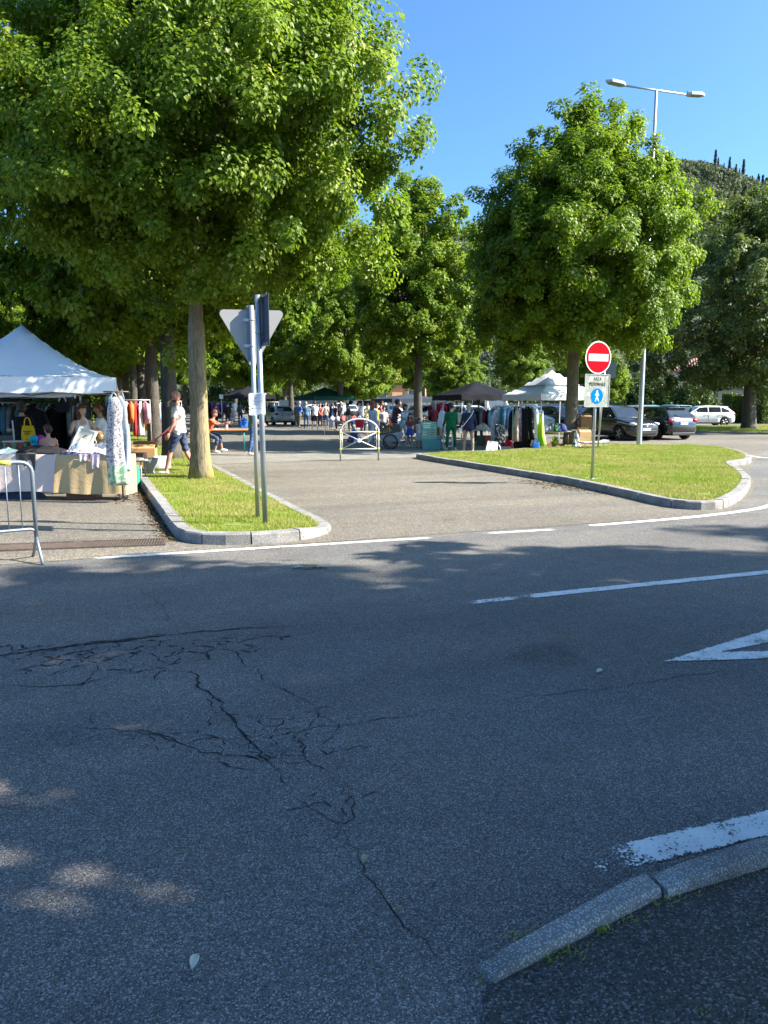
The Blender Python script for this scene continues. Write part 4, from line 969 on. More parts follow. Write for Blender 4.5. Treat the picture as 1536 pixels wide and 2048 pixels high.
# street lamps
def lamp_post(label, x, y, h, arm=1.45, rz=0.0, z=0.1, group=None):
    s_ = thing('street_lamp', label, 'street lamp', (x, y, z), rz, group)
    m = MB(); m.tube([(0, 0, -0.05), (0, 0, 0.02), (0, 0, 4.2), (0, 0, 4.25), (0, 0, h)], [0.095, 0.09, 0.075, 0.062, 0.045], 14); m.build('pole', GALV, s_)
    m = MB(); m.tube([(-arm, 0, h - 0.02), (arm, 0, h - 0.02)], 0.032, 10); m.build('cross_arm', GALV, s_)
    for sg in (-1, 1):
        m = MB(); c = sg * (arm + 0.36)
        poly = [(sg * (arm - 0.02), -0.05), (sg * (arm + 0.10), -0.13), (sg * (arm + 0.55), -0.13), (sg * (arm + 0.74), 0.0), (sg * (arm + 0.55), 0.13), (sg * (arm + 0.10), 0.13), (sg * (arm - 0.02), 0.05)]
        if sg < 0: poly = poly[::-1]
        rot = Matrix.Translation((sg * arm, 0, h)) @ Matrix.Rotation(-sg * R(4), 4, 'Y') @ Matrix.Translation((-sg * arm, 0, -h))
        m.prism(poly, h - 0.05, h + 0.05, 0, rot); hd = m.build('lamp_head', P((0.42, 0.44, 0.46), 0.5, 0.3), s_, 0.02)
        m = MB(); m.box((c, 0, h - 0.054), (0.42, 0.18, 0.006), M=rot); m.build('lens', P((0.30, 0.29, 0.25), 0.25), hd)
        m = MB(); m.box((sg * (arm + 0.06), 0, h + 0.075), (0.07, 0.05, 0.06), M=rot); m.build('sensor', P((0.08, 0.08, 0.08)), hd)
    return s_
lx, ly = G(1278, 890, 0.12)
lamp_post('tall grey street lamp with two opposed heads on the grass island', lx, ly, 12.0, 1.25, R(-4))
p = C(660, 78); lamp_post('distant grey lamp post rising behind the green canopy', p[0], p[1], 7.0, 0.6, 0.3, 0.0)

# back of another sign beyond the white canopy
p = C(1208, 24.0)
s_ = thing('road_sign', 'dark back of a square road sign on a leaning grey post behind the no-entry sign', 'road sign', (p[0], p[1], 0.0), VIEW_RZ - R(15))
p_ = C(1204, 25); s_.location = (p_[0], p_[1], 0.0)
m = MB(); m.tube([(-0.08, 0, -0.02), (0.06, 0, 3.0)], 0.028, 10); m.build('pole', GALV, s_)
m = MB(); m.box((0.10, 0.04, 2.70), (0.62, 0.012, 0.55)); m.build('plate', GALV_D, s_)

# ------------------------------------------------------------------ houses and walls behind
def house(label, x, y, rz, L, D, h, wall, roof_h, roofc, wins, door=None, name='house', cat='house', over=0.4):
    s_ = thing(name, label, cat, (x, y, 0), rz)
    MB().box((0, 0, h / 2 - 0.1), (L, D, h + 0.2)).build('wall', P(wall, 0.9, 0, 0.06, 1.5, 'rough'), s_)
    m = MB(); a, b = L / 2 + over, D / 2 + over
    m.add([(-a, -b, h), (a, -b, h), (a, b, h), (-a, b, h), (-a + b * 0.9, 0, h + roof_h), (a - b * 0.9, 0, h + roof_h)] + [(-a, -b, h - 0.18), (a, -b, h - 0.18), (a, b, h - 0.18), (-a, b, h - 0.18)],
          [(0, 1, 5, 4), (1, 2, 5), (2, 3, 4, 5), (3, 0, 4), (6, 7, 1, 0), (7, 8, 2, 1), (8, 9, 3, 2), (9, 6, 0, 3), (9, 8, 7, 6)])
    rf = m.build('roof', P(roofc, 0.9, 0, 0.2, 3, 'rough'), s_)
    tl = MB(); nT = int(2 * a / 0.30)
    for k in range(nT):
        xx = -a + (k + 0.5) * 2 * a / nT
        hh = min(1.0, (a - abs(xx)) / (b * 0.9)); tl.tube([(xx, -b, h + 0.02), (xx, -b + b * hh * 0.98, h + roof_h * hh * 0.98 + 0.02)], 0.06, 5)
    tag(tl.build('roof_tile', P(sc(roofc, 1.1), 0.9, 0, 0.25, 4, 'rough'), rf), kind='stuff')
    for (wx, wz, ww, wh) in wins:
        w_ = MB().box((wx, -D / 2 - 0.005, wz), (ww, 0.05, wh)).build('window', P((0.06, 0.07, 0.08), 0.2), s_)
        m = MB()
        for sx in (-1, 1): m.box((wx + sx * (ww / 2 + 0.04), -D / 2 - 0.02, wz), (0.08, 0.08, wh + 0.16))
        for sz in (-1, 1): m.box((wx, -D / 2 - 0.024, wz + sz * (wh / 2 + 0.04)), (ww, 0.08, 0.08))
        m.build('frame', P((0.55, 0.5, 0.42), 0.8), w_)
        MB().box((wx, -D / 2 - 0.10, wz - wh / 2 - 0.12), (ww + 0.24, 0.22, 0.07)).build('sill', P((0.5, 0.48, 0.44), 0.8), w_)
        for sx in (-1, 1): MB().box((wx + sx * (ww * 0.75 + 0.1), -D / 2 - 0.03, wz), (ww * 0.5, 0.045, wh + 0.1)).build('shutter', P((0.16, 0.10, 0.06), 0.7), w_)
    MB().tube([(L / 2 - 0.25, -D / 2 - 0.08, 0), (L / 2 - 0.25, -D / 2 - 0.08, h)], 0.06, 8).build('downpipe', P((0.42, 0.36, 0.3), 0.6), s_)
    return s_
p = C(1500, 92); house('cream two-storey house behind the hedges with pinkish tiled roof', p[0] + 2, p[1] + 4, R(-38), 16, 9, 5.6, (0.60, 0.55, 0.40), 2.4, (0.30, 0.17, 0.13), [(-5, 1.8, 1.1, 1.4), (-1, 1.8, 1.1, 1.4), (4.0, 1.8, 1.1, 1.4), (-5, 4.4, 1.1, 1.2), (-1, 4.4, 1.1, 1.2), (4.0, 4.4, 1.1, 1.2)])
p = C(800, 112); house('small orange house with a dark square window seen under the trees', p[0], p[1] + 3, R(-14), 9, 8, 4.6, (0.62, 0.33, 0.17), 1.8, (0.40, 0.17, 0.10), [(-2.2, 2.6, 1.5, 1.6), (2.4, 2.6, 1.2, 1.6)])
p = C(1330, 96); house('low pale grey building behind the parked cars', p[0], p[1], R(-40), 22, 9, 3.4, (0.36, 0.34, 0.30), 0.8, (0.20, 0.17, 0.15), [(-8, 1.9, 1.6, 1.6), (-4, 1.9, 1.6, 1.6), (0, 1.9, 1.6, 1.6), (4, 1.9, 1.6, 1.6), (8, 1.9, 1.6, 1.6)], name='building', cat='building')
def long_wall(label, a, b, h, t, col, seg=4.0):
    a = Vector(a); b = Vector(b); L = (b - a).length; u = (b - a).normalized(); rz = math.atan2(u.y, u.x)
    s_ = thing('boundary_wall', label, 'wall', (a.x, a.y, 0), rz); n = int(L / seg); mt = P(col, 0.9, 0, 0.08, 1, 'rough')
    for k in range(n): MB().box(((k + 0.5) * L / n, 0, h / 2), (L / n - 0.03, t, h)).build('wall_panel', mt, s_)
    for k in range(n + 1): MB().box((k * L / n, 0, h / 2 + 0.05), (0.22, t + 0.12, h + 0.1)).build('pillar', mt, s_)
    MB().box((L / 2, 0, h + 0.04), (L, t + 0.06, 0.08)).build('coping', P(sc(col, 0.9), 0.9), s_)
long_wall('long grey panel wall closing the market at the far end', C(560, 92), C(1010, 98), 1.9, 0.2, (0.42, 0.42, 0.40))
long_wall('low grey wall behind the parked cars', C(1020, 84), C(1440, 72), 1.5, 0.2, (0.36, 0.35, 0.34))
long_wall('pale wall behind the left stalls', (-20, 64), (1, 70), 1.7, 0.2, (0.40, 0.38, 0.34))
# shrubs that close the view at ground level
M_SHRUB_D = leaf_mat('shrub_leaf', [(0.0, (0.03, 0.055, 0.012)), (0.6, (0.07, 0.11, 0.02)), (1.0, (0.15, 0.18, 0.05))], trans=0.3)
v, f, tone, cen = crown_np(90, [(0.1, 1.4), (1.0, 1.9), (2.0, 1.6), (3.2, 0.5)], 20, 4, 70, 0.20, clump_r=(0.35, 0.6), lobes=0.15)
shm = np_mesh('foliage', v, f, M_SHRUB_D, tone); stm = MB().tube([(0, 0, -0.05), (0.05, 0, 0.8), (0.1, 0.1, 1.8)], [0.10, 0.07, 0.03], 7).mesh('stem', M_BARK_D)
rs = random.Random(6)
def shrub(x, y, s, label, group, z=1.0):
    o = thing('shrub', label, 'shrub', (x, y, 0), rs.uniform(0, 6.28), group); o.scale = (s, s, s * z); obj('foliage', shm, o); obj('stem', stm, o)
for k in range(26):
    px = -60 + k * 66; p = C(px, 122 + rs.uniform(-4, 4)); shrub(p[0], p[1], rs.uniform(1.5, 2.1), 'leafy shrub in the dense green line behind the far wall', 'shrubs behind the far wall')
for k in range(9):
    p = C(-40 + k * 34, 60 + rs.uniform(-3, 8)); shrub(p[0], p[1], rs.uniform(1.2, 1.6), 'dark shrub beyond the left row of stalls', 'shrubs beyond the left stalls')
for px, d_, s in ((1240, 78, 1.3), (1275, 77, 1.4), (1310, 74, 1.3), (1345, 73, 1.2), (1375, 72, 1.3)):
    p = C(px, d_); shrub(p[0], p[1], s, 'grey-green shrub over the low wall behind the parked cars', 'shrubs by the low wall')
# verge with the dark tree, on the far side of the parking road
vp = [C(1395, 41), C(1470, 40.0), C(1560, 39), C(1700, 40), C(1700, 54), C(1560, 52), C(1440, 51), C(1385, 49)]
lawn('grass_verge_ground', [tuple(p) for p in vp], lambda x, y: 0.09, M_GGROUND)
vo_ = resample([Vector(p) for p in vp] + [Vector(vp[0])], 0.5)
kerb_line('kerb', vo_, [p.lerp(Vector((39, 34)), 0.02) for p in vo_], 0.10, 2.0, 7)
vp2 = [C(1395, 41.3), C(1470, 40.3), C(1560, 39.3), C(1700, 40.3), C(1700, 53.7), C(1560, 51.7), C(1440, 50.7), C(1388, 48.7)]
blades('grass', [tuple(p) for p in vp2], 350, 0.088, 15, 0.05, 0.12, 0.012, 'dry shaded grass on the verge under the dark spreading tree')
vp3 = [C(1020, 40), C(1200, 38.5), C(1200, 41), C(1020, 43)]
lawn('grass_verge_ground', [tuple(p) for p in vp3], lambda x, y: 0.05, M_GGROUND)
blades('grass', [tuple(p) for p in vp3], 400, 0.048, 16, 0.05, 0.12, 0.012, 'sunny grass verge behind the clothes rails under the white canopy')
# ------------------------------------------------------------------ canopies
def canopy(label, x, y, rz, size, eave, peak, val, col, leg_col, group=None, sag=1.35, vent=False, name='canopy_tent', sy=None):
    s_ = thing(name, label, 'canopy', (x, y, 0), rz, group); hx = size / 2; hy = (sy or size) / 2; N = 16
    cloth = P(col, 0.75, 0, 0.05, 1.2, 'fabric')
    def roof(m, k0, dz, rim):
        vs = []; fs = []
        for i in range(N + 1):
            for j in range(N + 1):
                a = (i / N * 2 - 1); b = (j / N * 2 - 1); r = max(abs(a), abs(b)); d = min(abs(a), abs(b)) / max(r, 1e-6)
                zz = eave + (peak - eave) * (1 - r) ** sag - 0.05 * (1 - d) * math.sin(math.pi * r) + 0.012 * math.sin(9 * a + 3 * b) * r
                vs.append((a * hx * k0, b * hy * k0, zz + dz))
        for i in range(N):
            for j in range(N): fs.append((i * (N + 1) + j, (i + 1) * (N + 1) + j, (i + 1) * (N + 1) + j + 1, i * (N + 1) + j + 1))
        m.add(vs, fs, 0, True)
    m = MB(); roof(m, 1.0, 0, 0); top = m.build('roof_cloth', cloth, s_)
    if vent:
        m = MB(); vs = []; fs = []; n = 8
        for i in range(n + 1):
            for j in range(n + 1):
                a = i / n * 2 - 1; b = j / n * 2 - 1; r = max(abs(a), abs(b)); vs.append((a * hx * 0.62, b * hy * 0.62, eave + (peak - eave) * (1 - r * 0.62) ** sag + 0.06 + 0.05 * (1 - r)))
        for i in range(n):
            for j in range(n): fs.append((i * (n + 1) + j, (i + 1) * (n + 1) + j, (i + 1) * (n + 1) + j + 1, i * (n + 1) + j + 1))
        m.add(vs, fs, 0, True); m.build('vent_flap', cloth, top)
    for k in range(4):
        m = MB(); vs = []; fs = []; n = 20; an = k * math.pi / 2; Lx, off = (hx, hy) if k % 2 == 0 else (hy, hx); Mz = Matrix.Rotation(an, 4, 'Z')
        for i in range(n + 1):
            t = i / n * 2 - 1; wv = 0.012 * math.sin(t * 14 + k) + 0.01 * math.sin(t * 5)
            for q in range(4):
                f_ = q / 3; vs.append((t * Lx * (1 + 0.002), -off - 0.004 - wv * f_ - 0.02 * f_, eave - val * f_ - (0.012 * math.cos(t * 9 + k)) * f_))
        for i in range(n):
            for q in range(3): fs.append((i * 4 + q, (i + 1) * 4 + q, (i + 1) * 4 + q + 1, i * 4 + q + 1))
        m.add(vs, fs, 0, True, Mz); m.build('valance', cloth, s_)
    lm = P(leg_col, 0.45, 0.3, 0.1, 6)
    for sx in (-1, 1):
        for sy_ in (-1, 1):
            a, b = sx * (hx - 0.05), sy_ * (hy - 0.05)
            m = MB(); m.box((a, b, (eave - 0.1) / 2), (0.035, 0.035, eave - 0.1)); lg = m.build('leg', lm, s_)
            m = MB(); m.box((a, b, 0.006), (0.11, 0.11, 0.012)); m.build('foot_plate', lm, lg)
            m = MB(); m.box((a, b, eave - 0.24), (0.06, 0.06, 0.07)); m.build('slider', P((0.05, 0.05, 0.05)), lg)
    for k in range(4):      # scissor trusses
        an = k * math.pi / 2; Mz = Matrix.Rotation(an, 4, 'Z'); Lx, off = (hx, hy) if k % 2 == 0 else (hy, hx)
        m = MB()
        for a in (-1, 1):
            for p0, p1 in (((-0.96, 0.0), (-0.0, -0.22)), ((-0.96, -0.22), (0.0, 0.0))):
                m.tube([(a * p0[0] * Lx, -off + 0.06, eave - 0.06 + p0[1]), (a * p1[0] * Lx, -off + 0.06, eave - 0.06 + p1[1])], 0.011, 6)
        m2 = MB(); m2.v = [tuple(Mz @ Vector(p)) for p in m.v]; m2.f = m.f; m2.mi = m.mi; m2.sm = m.sm; m2.build('truss', lm, s_)
    m = MB(); m.tube([(0, 0, eave - 0.25), (0, 0, peak - 0.02)], 0.018, 8)
    for sx in (-1, 1):
        for sy_ in (-1, 1): m.tube([(sx * (hx - 0.05), sy_ * (hy - 0.05), eave - 0.12), (0, 0, eave + 0.1)], 0.011, 6)
    m.build('centre_pole', lm, s_); return s_
DKLEG = (0.05, 0.05, 0.055); LTLEG = (0.6, 0.6, 0.6); WHITE_CL = (0.78, 0.79, 0.80)
canopy('white peaked canopy with sun flecks over the front left stall', -1.0, 15.3, R(0), 3.0, 2.05, 3.02, 0.26, WHITE_CL, DKLEG, sag=1.45)
canopy('second white canopy directly behind the front left stall', -1.75, 19.0, R(0), 3.0, 1.98, 2.75, 0.24, WHITE_CL, DKLEG)
canopy('white canopy in the third place along the left row of stalls', -1.6, 25.2, R(0), 3.0, 2.12, 3.0, 0.24, (0.72, 0.75, 0.80), LTLEG)
canopy('dark navy canopy over the shirts rail beside the white vented canopy', 16.7, 30.95, 0, 2.95, 1.98, 2.62, 0.24, (0.007, 0.007, 0.012), LTLEG, sag=1.1)
canopy('white vented canopy over coats and dresses beside the island tree', 18.25, 27.15, 0, 2.95, 1.98, 2.88, 0.25, WHITE_CL, (0.5, 0.5, 0.5), sag=1.1, vent=True)
p = C(650, 54.0); canopy('dark green canopy behind the group of shoppers', p[0], p[1], R(8), 3.2, 2.05, 2.75, 0.24, (0.008, 0.055, 0.035), LTLEG, sag=1.1)
p = C(497, 60); canopy('black canopy far down the avenue left of the silver hatchback', p[0], p[1], R(5), 3.4, 2.2, 2.95, 0.25, (0.012, 0.012, 0.014), DKLEG, sag=1.1)
p = C(815, 62); canopy('low dark canopy far behind the girls and the big trunk', p[0], p[1], R(0), 4.6, 1.95, 2.35, 0.3, (0.035, 0.045, 0.06), DKLEG, sag=1.0)

# ------------------------------------------------------------------ hanging clothes
COLS = {'black': (0.012, 0.012, 0.014), 'navy': (0.018, 0.028, 0.075), 'white': (0.75, 0.75, 0.74), 'cream': (0.66, 0.60, 0.46), 'grey': (0.22, 0.22, 0.23), 'light blue': (0.34, 0.50, 0.68), 'denim blue': (0.07, 0.14, 0.28), 'teal': (0.06, 0.20, 0.24),
        'red': (0.50, 0.03, 0.04), 'dark red': (0.20, 0.015, 0.03), 'pink': (0.66, 0.30, 0.38), 'beige': (0.36, 0.29, 0.21), 'brown': (0.13, 0.07, 0.04), 'green': (0.05, 0.20, 0.08), 'lime green': (0.30, 0.58, 0.03), 'yellow': (0.66, 0.52, 0.06), 'purple': (0.16, 0.05, 0.20), 'orange': (0.65, 0.20, 0.05), 'mint': (0.36, 0.62, 0.52)}
GSH = {'shirt': (0.72, 0.23, 0.55, 0.30, 0.30), 'dress': (1.10, 0.20, 0.0, 0.25, 0.40), 'coat': (1.15, 0.25, 0.66, 0.36, 0.42), 'jacket': (0.72, 0.26, 0.60, 0.34, 0.34), 'trousers': (1.0, 0.16, 0.0, 0.2, 0.24)}
_gm = {}
def garment_mesh(kind, mat, seed):
    key = (kind, seed)
    L, sw, sl, w0, w1 = GSH[kind]; rgm = random.Random(seed * 31 + len(kind)); m = MB(); n = 18; rings = []
    ph = rgm.uniform(0, 6)
    prof = [(0.0, 0.035, 0.028), (0.02, 0.06, 0.032), (0.055, sw * 0.55, 0.036), (0.10, sw * 0.98, 0.045), (0.18, sw, 0.06), (0.4, (sw + w0) / 2 * 0.96, 0.07), (0.7, w0 * 0.98, 0.075), (1.0, w1 * 0.85, 0.085)]
    if kind == 'trousers': prof = [(0.0, 0.15, 0.02), (0.05, 0.17, 0.04), (0.3, 0.18, 0.06), (0.6, 0.17, 0.055), (1.0, 0.16, 0.05)]
    for t, hw, th in prof:
        z = -0.07 - t * L
        rings.append([(hw * math.cos(2 * math.pi * j / n) * (1 + 0.03 * t * math.sin(4 * j + ph)), th * math.sin(2 * math.pi * j / n) * (1 + 0.35 * t * math.sin(j * 2.6 + ph + t * 1.5)), z - 0.02 * t * math.cos(j * 1.3 + ph)) for j in range(n)])
    m.loft(rings, 0, True, True)
    if sl:
        for s_ in (-1, 1): m.tube([(s_ * sw * 0.90, 0, -0.07 - 0.12 * L), (s_ * (sw + 0.035), 0.01, -0.07 - 0.3 * L), (s_ * (sw + 0.055), 0.02, -0.07 - 0.12 * L - sl * 0.75), (s_ * (sw + 0.04), 0.025, -0.07 - 0.12 * L - sl)], [0.06, 0.075, 0.06, 0.05], 8, 0, flat=0.6)
    m.tube([(0.0, 0, -0.08), (0, 0, -0.03)] + [(0.018 * math.sin(a), 0, 0.0 - 0.012 + 0.018 * (1 - math.cos(a)) - 0.01) for a in (0.6, 1.4, 2.2, 3.0, 3.8)], 0.0025, 5, 1)
    m.tube([(-sw * 0.85, 0, -0.155), (0, 0, -0.075), (sw * 0.85, 0, -0.155)], 0.007, 5, 1)
    return m.mesh(kind, [mat, P((0.30, 0.2, 0.11), 0.5)])
def hang(kind, cname, x, y, z, rz, where, mat=None, desc=None, seed=None, group=None, sc_=1.0):
    seed = random.Random(int(x * 1000) ^ int(y * 977)).randint(0, 3) if seed is None else seed
    key = (kind, cname, seed, mat.name if mat else '')
    if key not in _gm: _gm[key] = garment_mesh(kind, mat or fab(COLS[cname]), seed)
    nm = {'shirt': 'hanging_shirt', 'dress': 'hanging_dress', 'coat': 'hanging_coat', 'jacket': 'hanging_jacket', 'trousers': 'hanging_trousers'}[kind]
    o = obj(nm, _gm[key], None, (x, y, z), rz); o.scale = (sc_,) * 3
    an = 'pair of ' if kind == 'trousers' else ''
    return tag(o, f'{desc or cname} {an}{kind} hanging on {where}', kind, group or f'clothes on {where}')
def rail(label, x, y, rz, L, h, items, where, col=(0.55, 0.55, 0.55), spacing=None, seed=0, jit=0.25, lower=True):
    """items: list of (kind, colour) or (kind, colour, mat, desc); garments are things hung on the rail"""
    s_ = thing('clothes_rail', label, 'clothes rail', (x, y, 0), rz); mt = P(col, 0.4, 0.5, 0.08, 6)
    m = MB(); m.tube([(-L / 2, 0, h), (L / 2, 0, h)], 0.014, 8); m.build('top_bar', mt, s_)
    for sx in (-1, 1):
        m = MB(); m.tube([(sx * L / 2, 0, 0.05), (sx * L / 2, 0, h + 0.012)], 0.014, 8); m.build('upright', mt, s_)
        m = MB(); m.tube([(sx * L / 2, -0.24, 0.02), (sx * L / 2, 0, 0.06), (sx * L / 2, 0.24, 0.02)], 0.013, 8); m.build('foot', mt, s_)
    if lower: m = MB(); m.tube([(-L / 2, 0, 0.16), (L / 2, 0, 0.16)], 0.011, 8); m.build('lower_bar', mt, s_)
    rgm = random.Random(seed); n = len(items); u = Vector((math.cos(rz), math.sin(rz)))
    for k, it in enumerate(items):
        t = -L / 2 + 0.08 + (L - 0.16) * (k + 0.5) / n; p_ = Vector((x, y)) + u * t
        hang(it[0], it[1], p_.x, p_.y, h + 0.022, rz + math.pi / 2 + rgm.gauss(0, jit), where, *(it[2:4] if len(it) > 2 else ()))
    return s_
rk = random.Random(21)
def mixed(n, cols, kinds): return [(rk.choice(kinds), rk.choice(cols)) for _ in range(n)]

# --- front left stall
p = C(78, 17.6); rail('long clothes rail at the back of the front left stall', p[0], p[1], VIEW_RZ + R(4), 2.3, 1.66, mixed(17, ['white', 'light blue', 'grey', 'teal', 'denim blue', 'navy', 'black', 'dark red'], ['shirt', 'jacket', 'shirt']), 'the long rail behind the front left stall', (0.05, 0.05, 0.05), seed=1)
p = C(136, 17.3); rail('short dark rail of black clothes beside the seated woman', p[0], p[1], VIEW_RZ - R(2), 0.8, 1.62, [('coat', 'black'), ('coat', 'black'), ('dress', 'black'), ('jacket', 'grey'), ('coat', 'navy')], 'the short dark rail beside the seated woman', (0.05, 0.05, 0.05), seed=2, jit=0.9)
p = C(64, 16.6); hang('coat', 'black', p[0], p[1], 1.62, VIEW_RZ + 0.2, 'the front left stall roof frame', None, 'long black', group='clothes on the stall frame')
# tall corner stand with the printed dress
cx, cy = C(237, 12.28)
s_ = thing('garment_stand', 'dark stand at the stall corner that carries the printed white dress', 'clothes stand', (cx, cy, 0), 0)
m = MB(); m.tube([(0, 0, 0.01), (0, 0, 1.80)], 0.016, 8); m.build('upright', P((0.10, 0.07, 0.05), 0.5), s_)
m = MB(); m.tube([(-0.22, 0.05, 1.80), (0.16, -0.04, 1.80)], 0.012, 8); m.build('top_bar', P((0.10, 0.07, 0.05), 0.5), s_)
m = MB()
for a in range(3): m.tube([(0, 0, 0.05), (0.26 * math.cos(a * 2.1), 0.26 * math.sin(a * 2.1), 0.012)], 0.012, 6)
m.build('tripod_base', P((0.10, 0.07, 0.05), 0.5), s_)
M_PRINT = pattern((0.55, 0.53, 0.52), (0.20, 0.17, 0.19), 34, 0.53)
def draped_dress(label, px, d, ztop, L, w0, w1, mat, seed, hem=None, rz=0):
    p_ = C(px, d); m = MB(); n = 28; rings = []; rgm = random.Random(seed)
    for i in range(18):
        t = i / 17; hw = (w0 * (0.25 + 0.75 * min(1, t / 0.10)) if t < 0.12 else w0 + (w1 - w0) * ((t - 0.12) / 0.88) ** 1.2); hw *= (0.88 if 0.24 < t < 0.36 else 1)
        ring = []
        for j in range(n):
            a = 2 * math.pi * j / n; fo = 1 + 0.22 * min(1, t * 1.5) * math.sin(5 * a + seed + 2.2 * t) + 0.10 * t * math.sin(9 * a + t * 5)
            ring.append((hw * math.cos(a) * (0.9 + 0.1 * fo) + 0.02 * math.sin(t * 5 + seed), hw * 0.42 * math.sin(a) * fo, -t * L))
        rings.append(ring)
    m.loft(rings, 0, True, True)
    for s2 in (-1, 1): m.tube([(s2 * w0 * 0.6, 0, -0.1), (s2 * w0 * 0.35, 0, 0.02), (0, 0, 0.07)], 0.008, 5)
    if hem:
        idx = len(m.f)
        for k, f_ in enumerate(m.f):
            if f_[0] < 18 * n and min(m.v[i][2] for i in f_) < -L * 0.82: m.mi[k] = 1
    o = m.build('hanging_dress', [mat] + ([hem] if hem else []), None, 0, 2, (p_[0], p_[1], ztop), rz + VIEW_RZ)
    return tag(o, label, 'dress')
draped_dress('long white dress with a small grey floral print hanging at the stall corner', 228, 12.15, 1.72, 1.42, 0.12, 0.17, M_PRINT, 2, pattern((0.20, 0.36, 0.22), (0.55, 0.60, 0.42), 14, 0.5))
draped_dress('plain pale blue-grey slip hanging behind the printed dress', 243, 12.45, 1.74, 1.25, 0.09, 0.10, fab((0.28, 0.34, 0.42)), 5)
for k, cn in enumerate(('black', 'teal', 'black')):
    p_ = C(219 + k * 5, 12.36); hang('shirt', cn, p_[0], p_[1], 1.80, VIEW_RZ + math.pi / 2 + k * 0.2, 'the bar above the printed dress', sc_=0.55, group='small tops on the corner bar')

# --- display table
TROT = R(-24)
tx, ty = C(112, 12.95)
def table(label, x, y, rz, L, W, h, top, leg, name='table', group=None, cat='table', thick=0.03, foldx=False):
    s_ = thing(name, label, cat, (x, y, 0), rz, group)
    MB().box((0, 0, h - thick / 2), (L, W, thick)).build('table_top', top, s_, 0.004)
    for sx in (-1, 1):
        for sy in (-1, 1): m = MB(); m.tube([(sx * (L / 2 - 0.12), sy * (W / 2 - 0.07), 0), (sx * (L / 2 - 0.12), sy * (W / 2 - 0.07), h - thick)], 0.014, 8); m.build('leg', leg, s_)
        m = MB(); m.tube([(sx * (L / 2 - 0.12), -(W / 2 - 0.07), 0.04 if not foldx else 0.012), (sx * (L / 2 - 0.12), (W / 2 - 0.07), 0.04 if not foldx else 0.012)], 0.012, 8); m.build('stretcher', leg, s_)
    return s_
TL, TW, TH = 3.4, 0.44, 0.76
ux, uy = math.cos(VIEW_RZ + R(-6)), math.sin(VIEW_RZ + R(-6)); TRZ = VIEW_RZ + R(-6)
ex, ey = C(240, 12.45)            # right front corner of the table
tcx, tcy = ex - ux * TL / 2 - uy * TW / 2, ey - uy * TL / 2 + ux * TW / 2
table('long display table under the white and cream cloths', tcx, tcy, TRZ, TL, TW, TH - 0.008, P((0.5, 0.4, 0.28), 0.7), P((0.6, 0.6, 0.6), 0.4, 0.5))
def TP(u, v): return (tcx + ux * u - uy * v, tcy + uy * u + ux * v)     # u along table from centre, v into depth
def tcloth(label, u0, u1, drop, mat, seed, side=False, slope=0.0):
    m = MB(); vs = []; fs = []; nu = 36; prof = [(TW / 2, 0.0)] + [(TW / 2 - k * TW / 5, 0.0) for k in range(1, 5)] + [(-TW / 2, 0.0), (-TW / 2 - 0.012, -0.02)] + [(-TW / 2 - 0.02 - 0.012 * k, -drop * k / 7) for k in range(1, 8)]; nv = len(prof)
    for i in range(nu + 1):
        u = u0 + (u1 - u0) * i / nu
        for j, (v, dz) in enumerate(prof):
            f_ = max(0, -dz / drop); fo = (0.020 * math.sin(u * 11 + seed) + 0.012 * math.sin(u * 23 + seed * 2)) * f_
            vs.append((u + 0.02 * f_ * math.sin(seed + i * 0.1), v - fo, TH + dz + 0.002 + (0.010 * math.sin(u * 6 + seed) - slope * (i / nu)) * f_))
    for i in range(nu):
        for j in range(nv - 1): fs.append((i * nv + j, i * nv + j + 1, (i + 1) * nv + j + 1, (i + 1) * nv + j))
    m.add(vs, fs, 0, True); o = m.build('tablecloth', mat, None, 0, 2, (tcx, tcy, 0), TRZ); return tag(o, label, 'tablecloth')
M_TC = P((0.50, 0.37, 0.19), 0.85, 0, 0.05, 2.5, 'fabric'); M_TW = P((0.60, 0.50, 0.45), 0.85, 0, 0.04, 2.5, 'fabric')
tcloth('white and pinkish cloth hanging over the left half of the display table', -TL / 2, TL / 2 - 1.16, 0.62, M_TW, 1)
tcloth('cream yellow cloth hanging over the right end of the display table', TL / 2 - 1.18, TL / 2 + 0.02, 0.64, M_TC, 4)
m = MB()       # side drop at right end
vs = []; fs = []
for i in range(10):
    v = -TW / 2 + TW * i / 9
    for j in range(6): vs.append((TL / 2 + 0.025 + 0.02 * math.sin(i * 1.4) * j / 5, v, TH - 0.66 * j / 5 + 0.001))
for i in range(9):
    for j in range(5): fs.append((i * 6 + j, i * 6 + j + 1, (i + 1) * 6 + j + 1, (i + 1) * 6 + j))
m.add(vs, fs, 0, True); tag(m.build('tablecloth', M_TC, None, 0, 2, (tcx, tcy, 0), TRZ), 'cream cloth covering the right side of the display table', 'tablecloth')
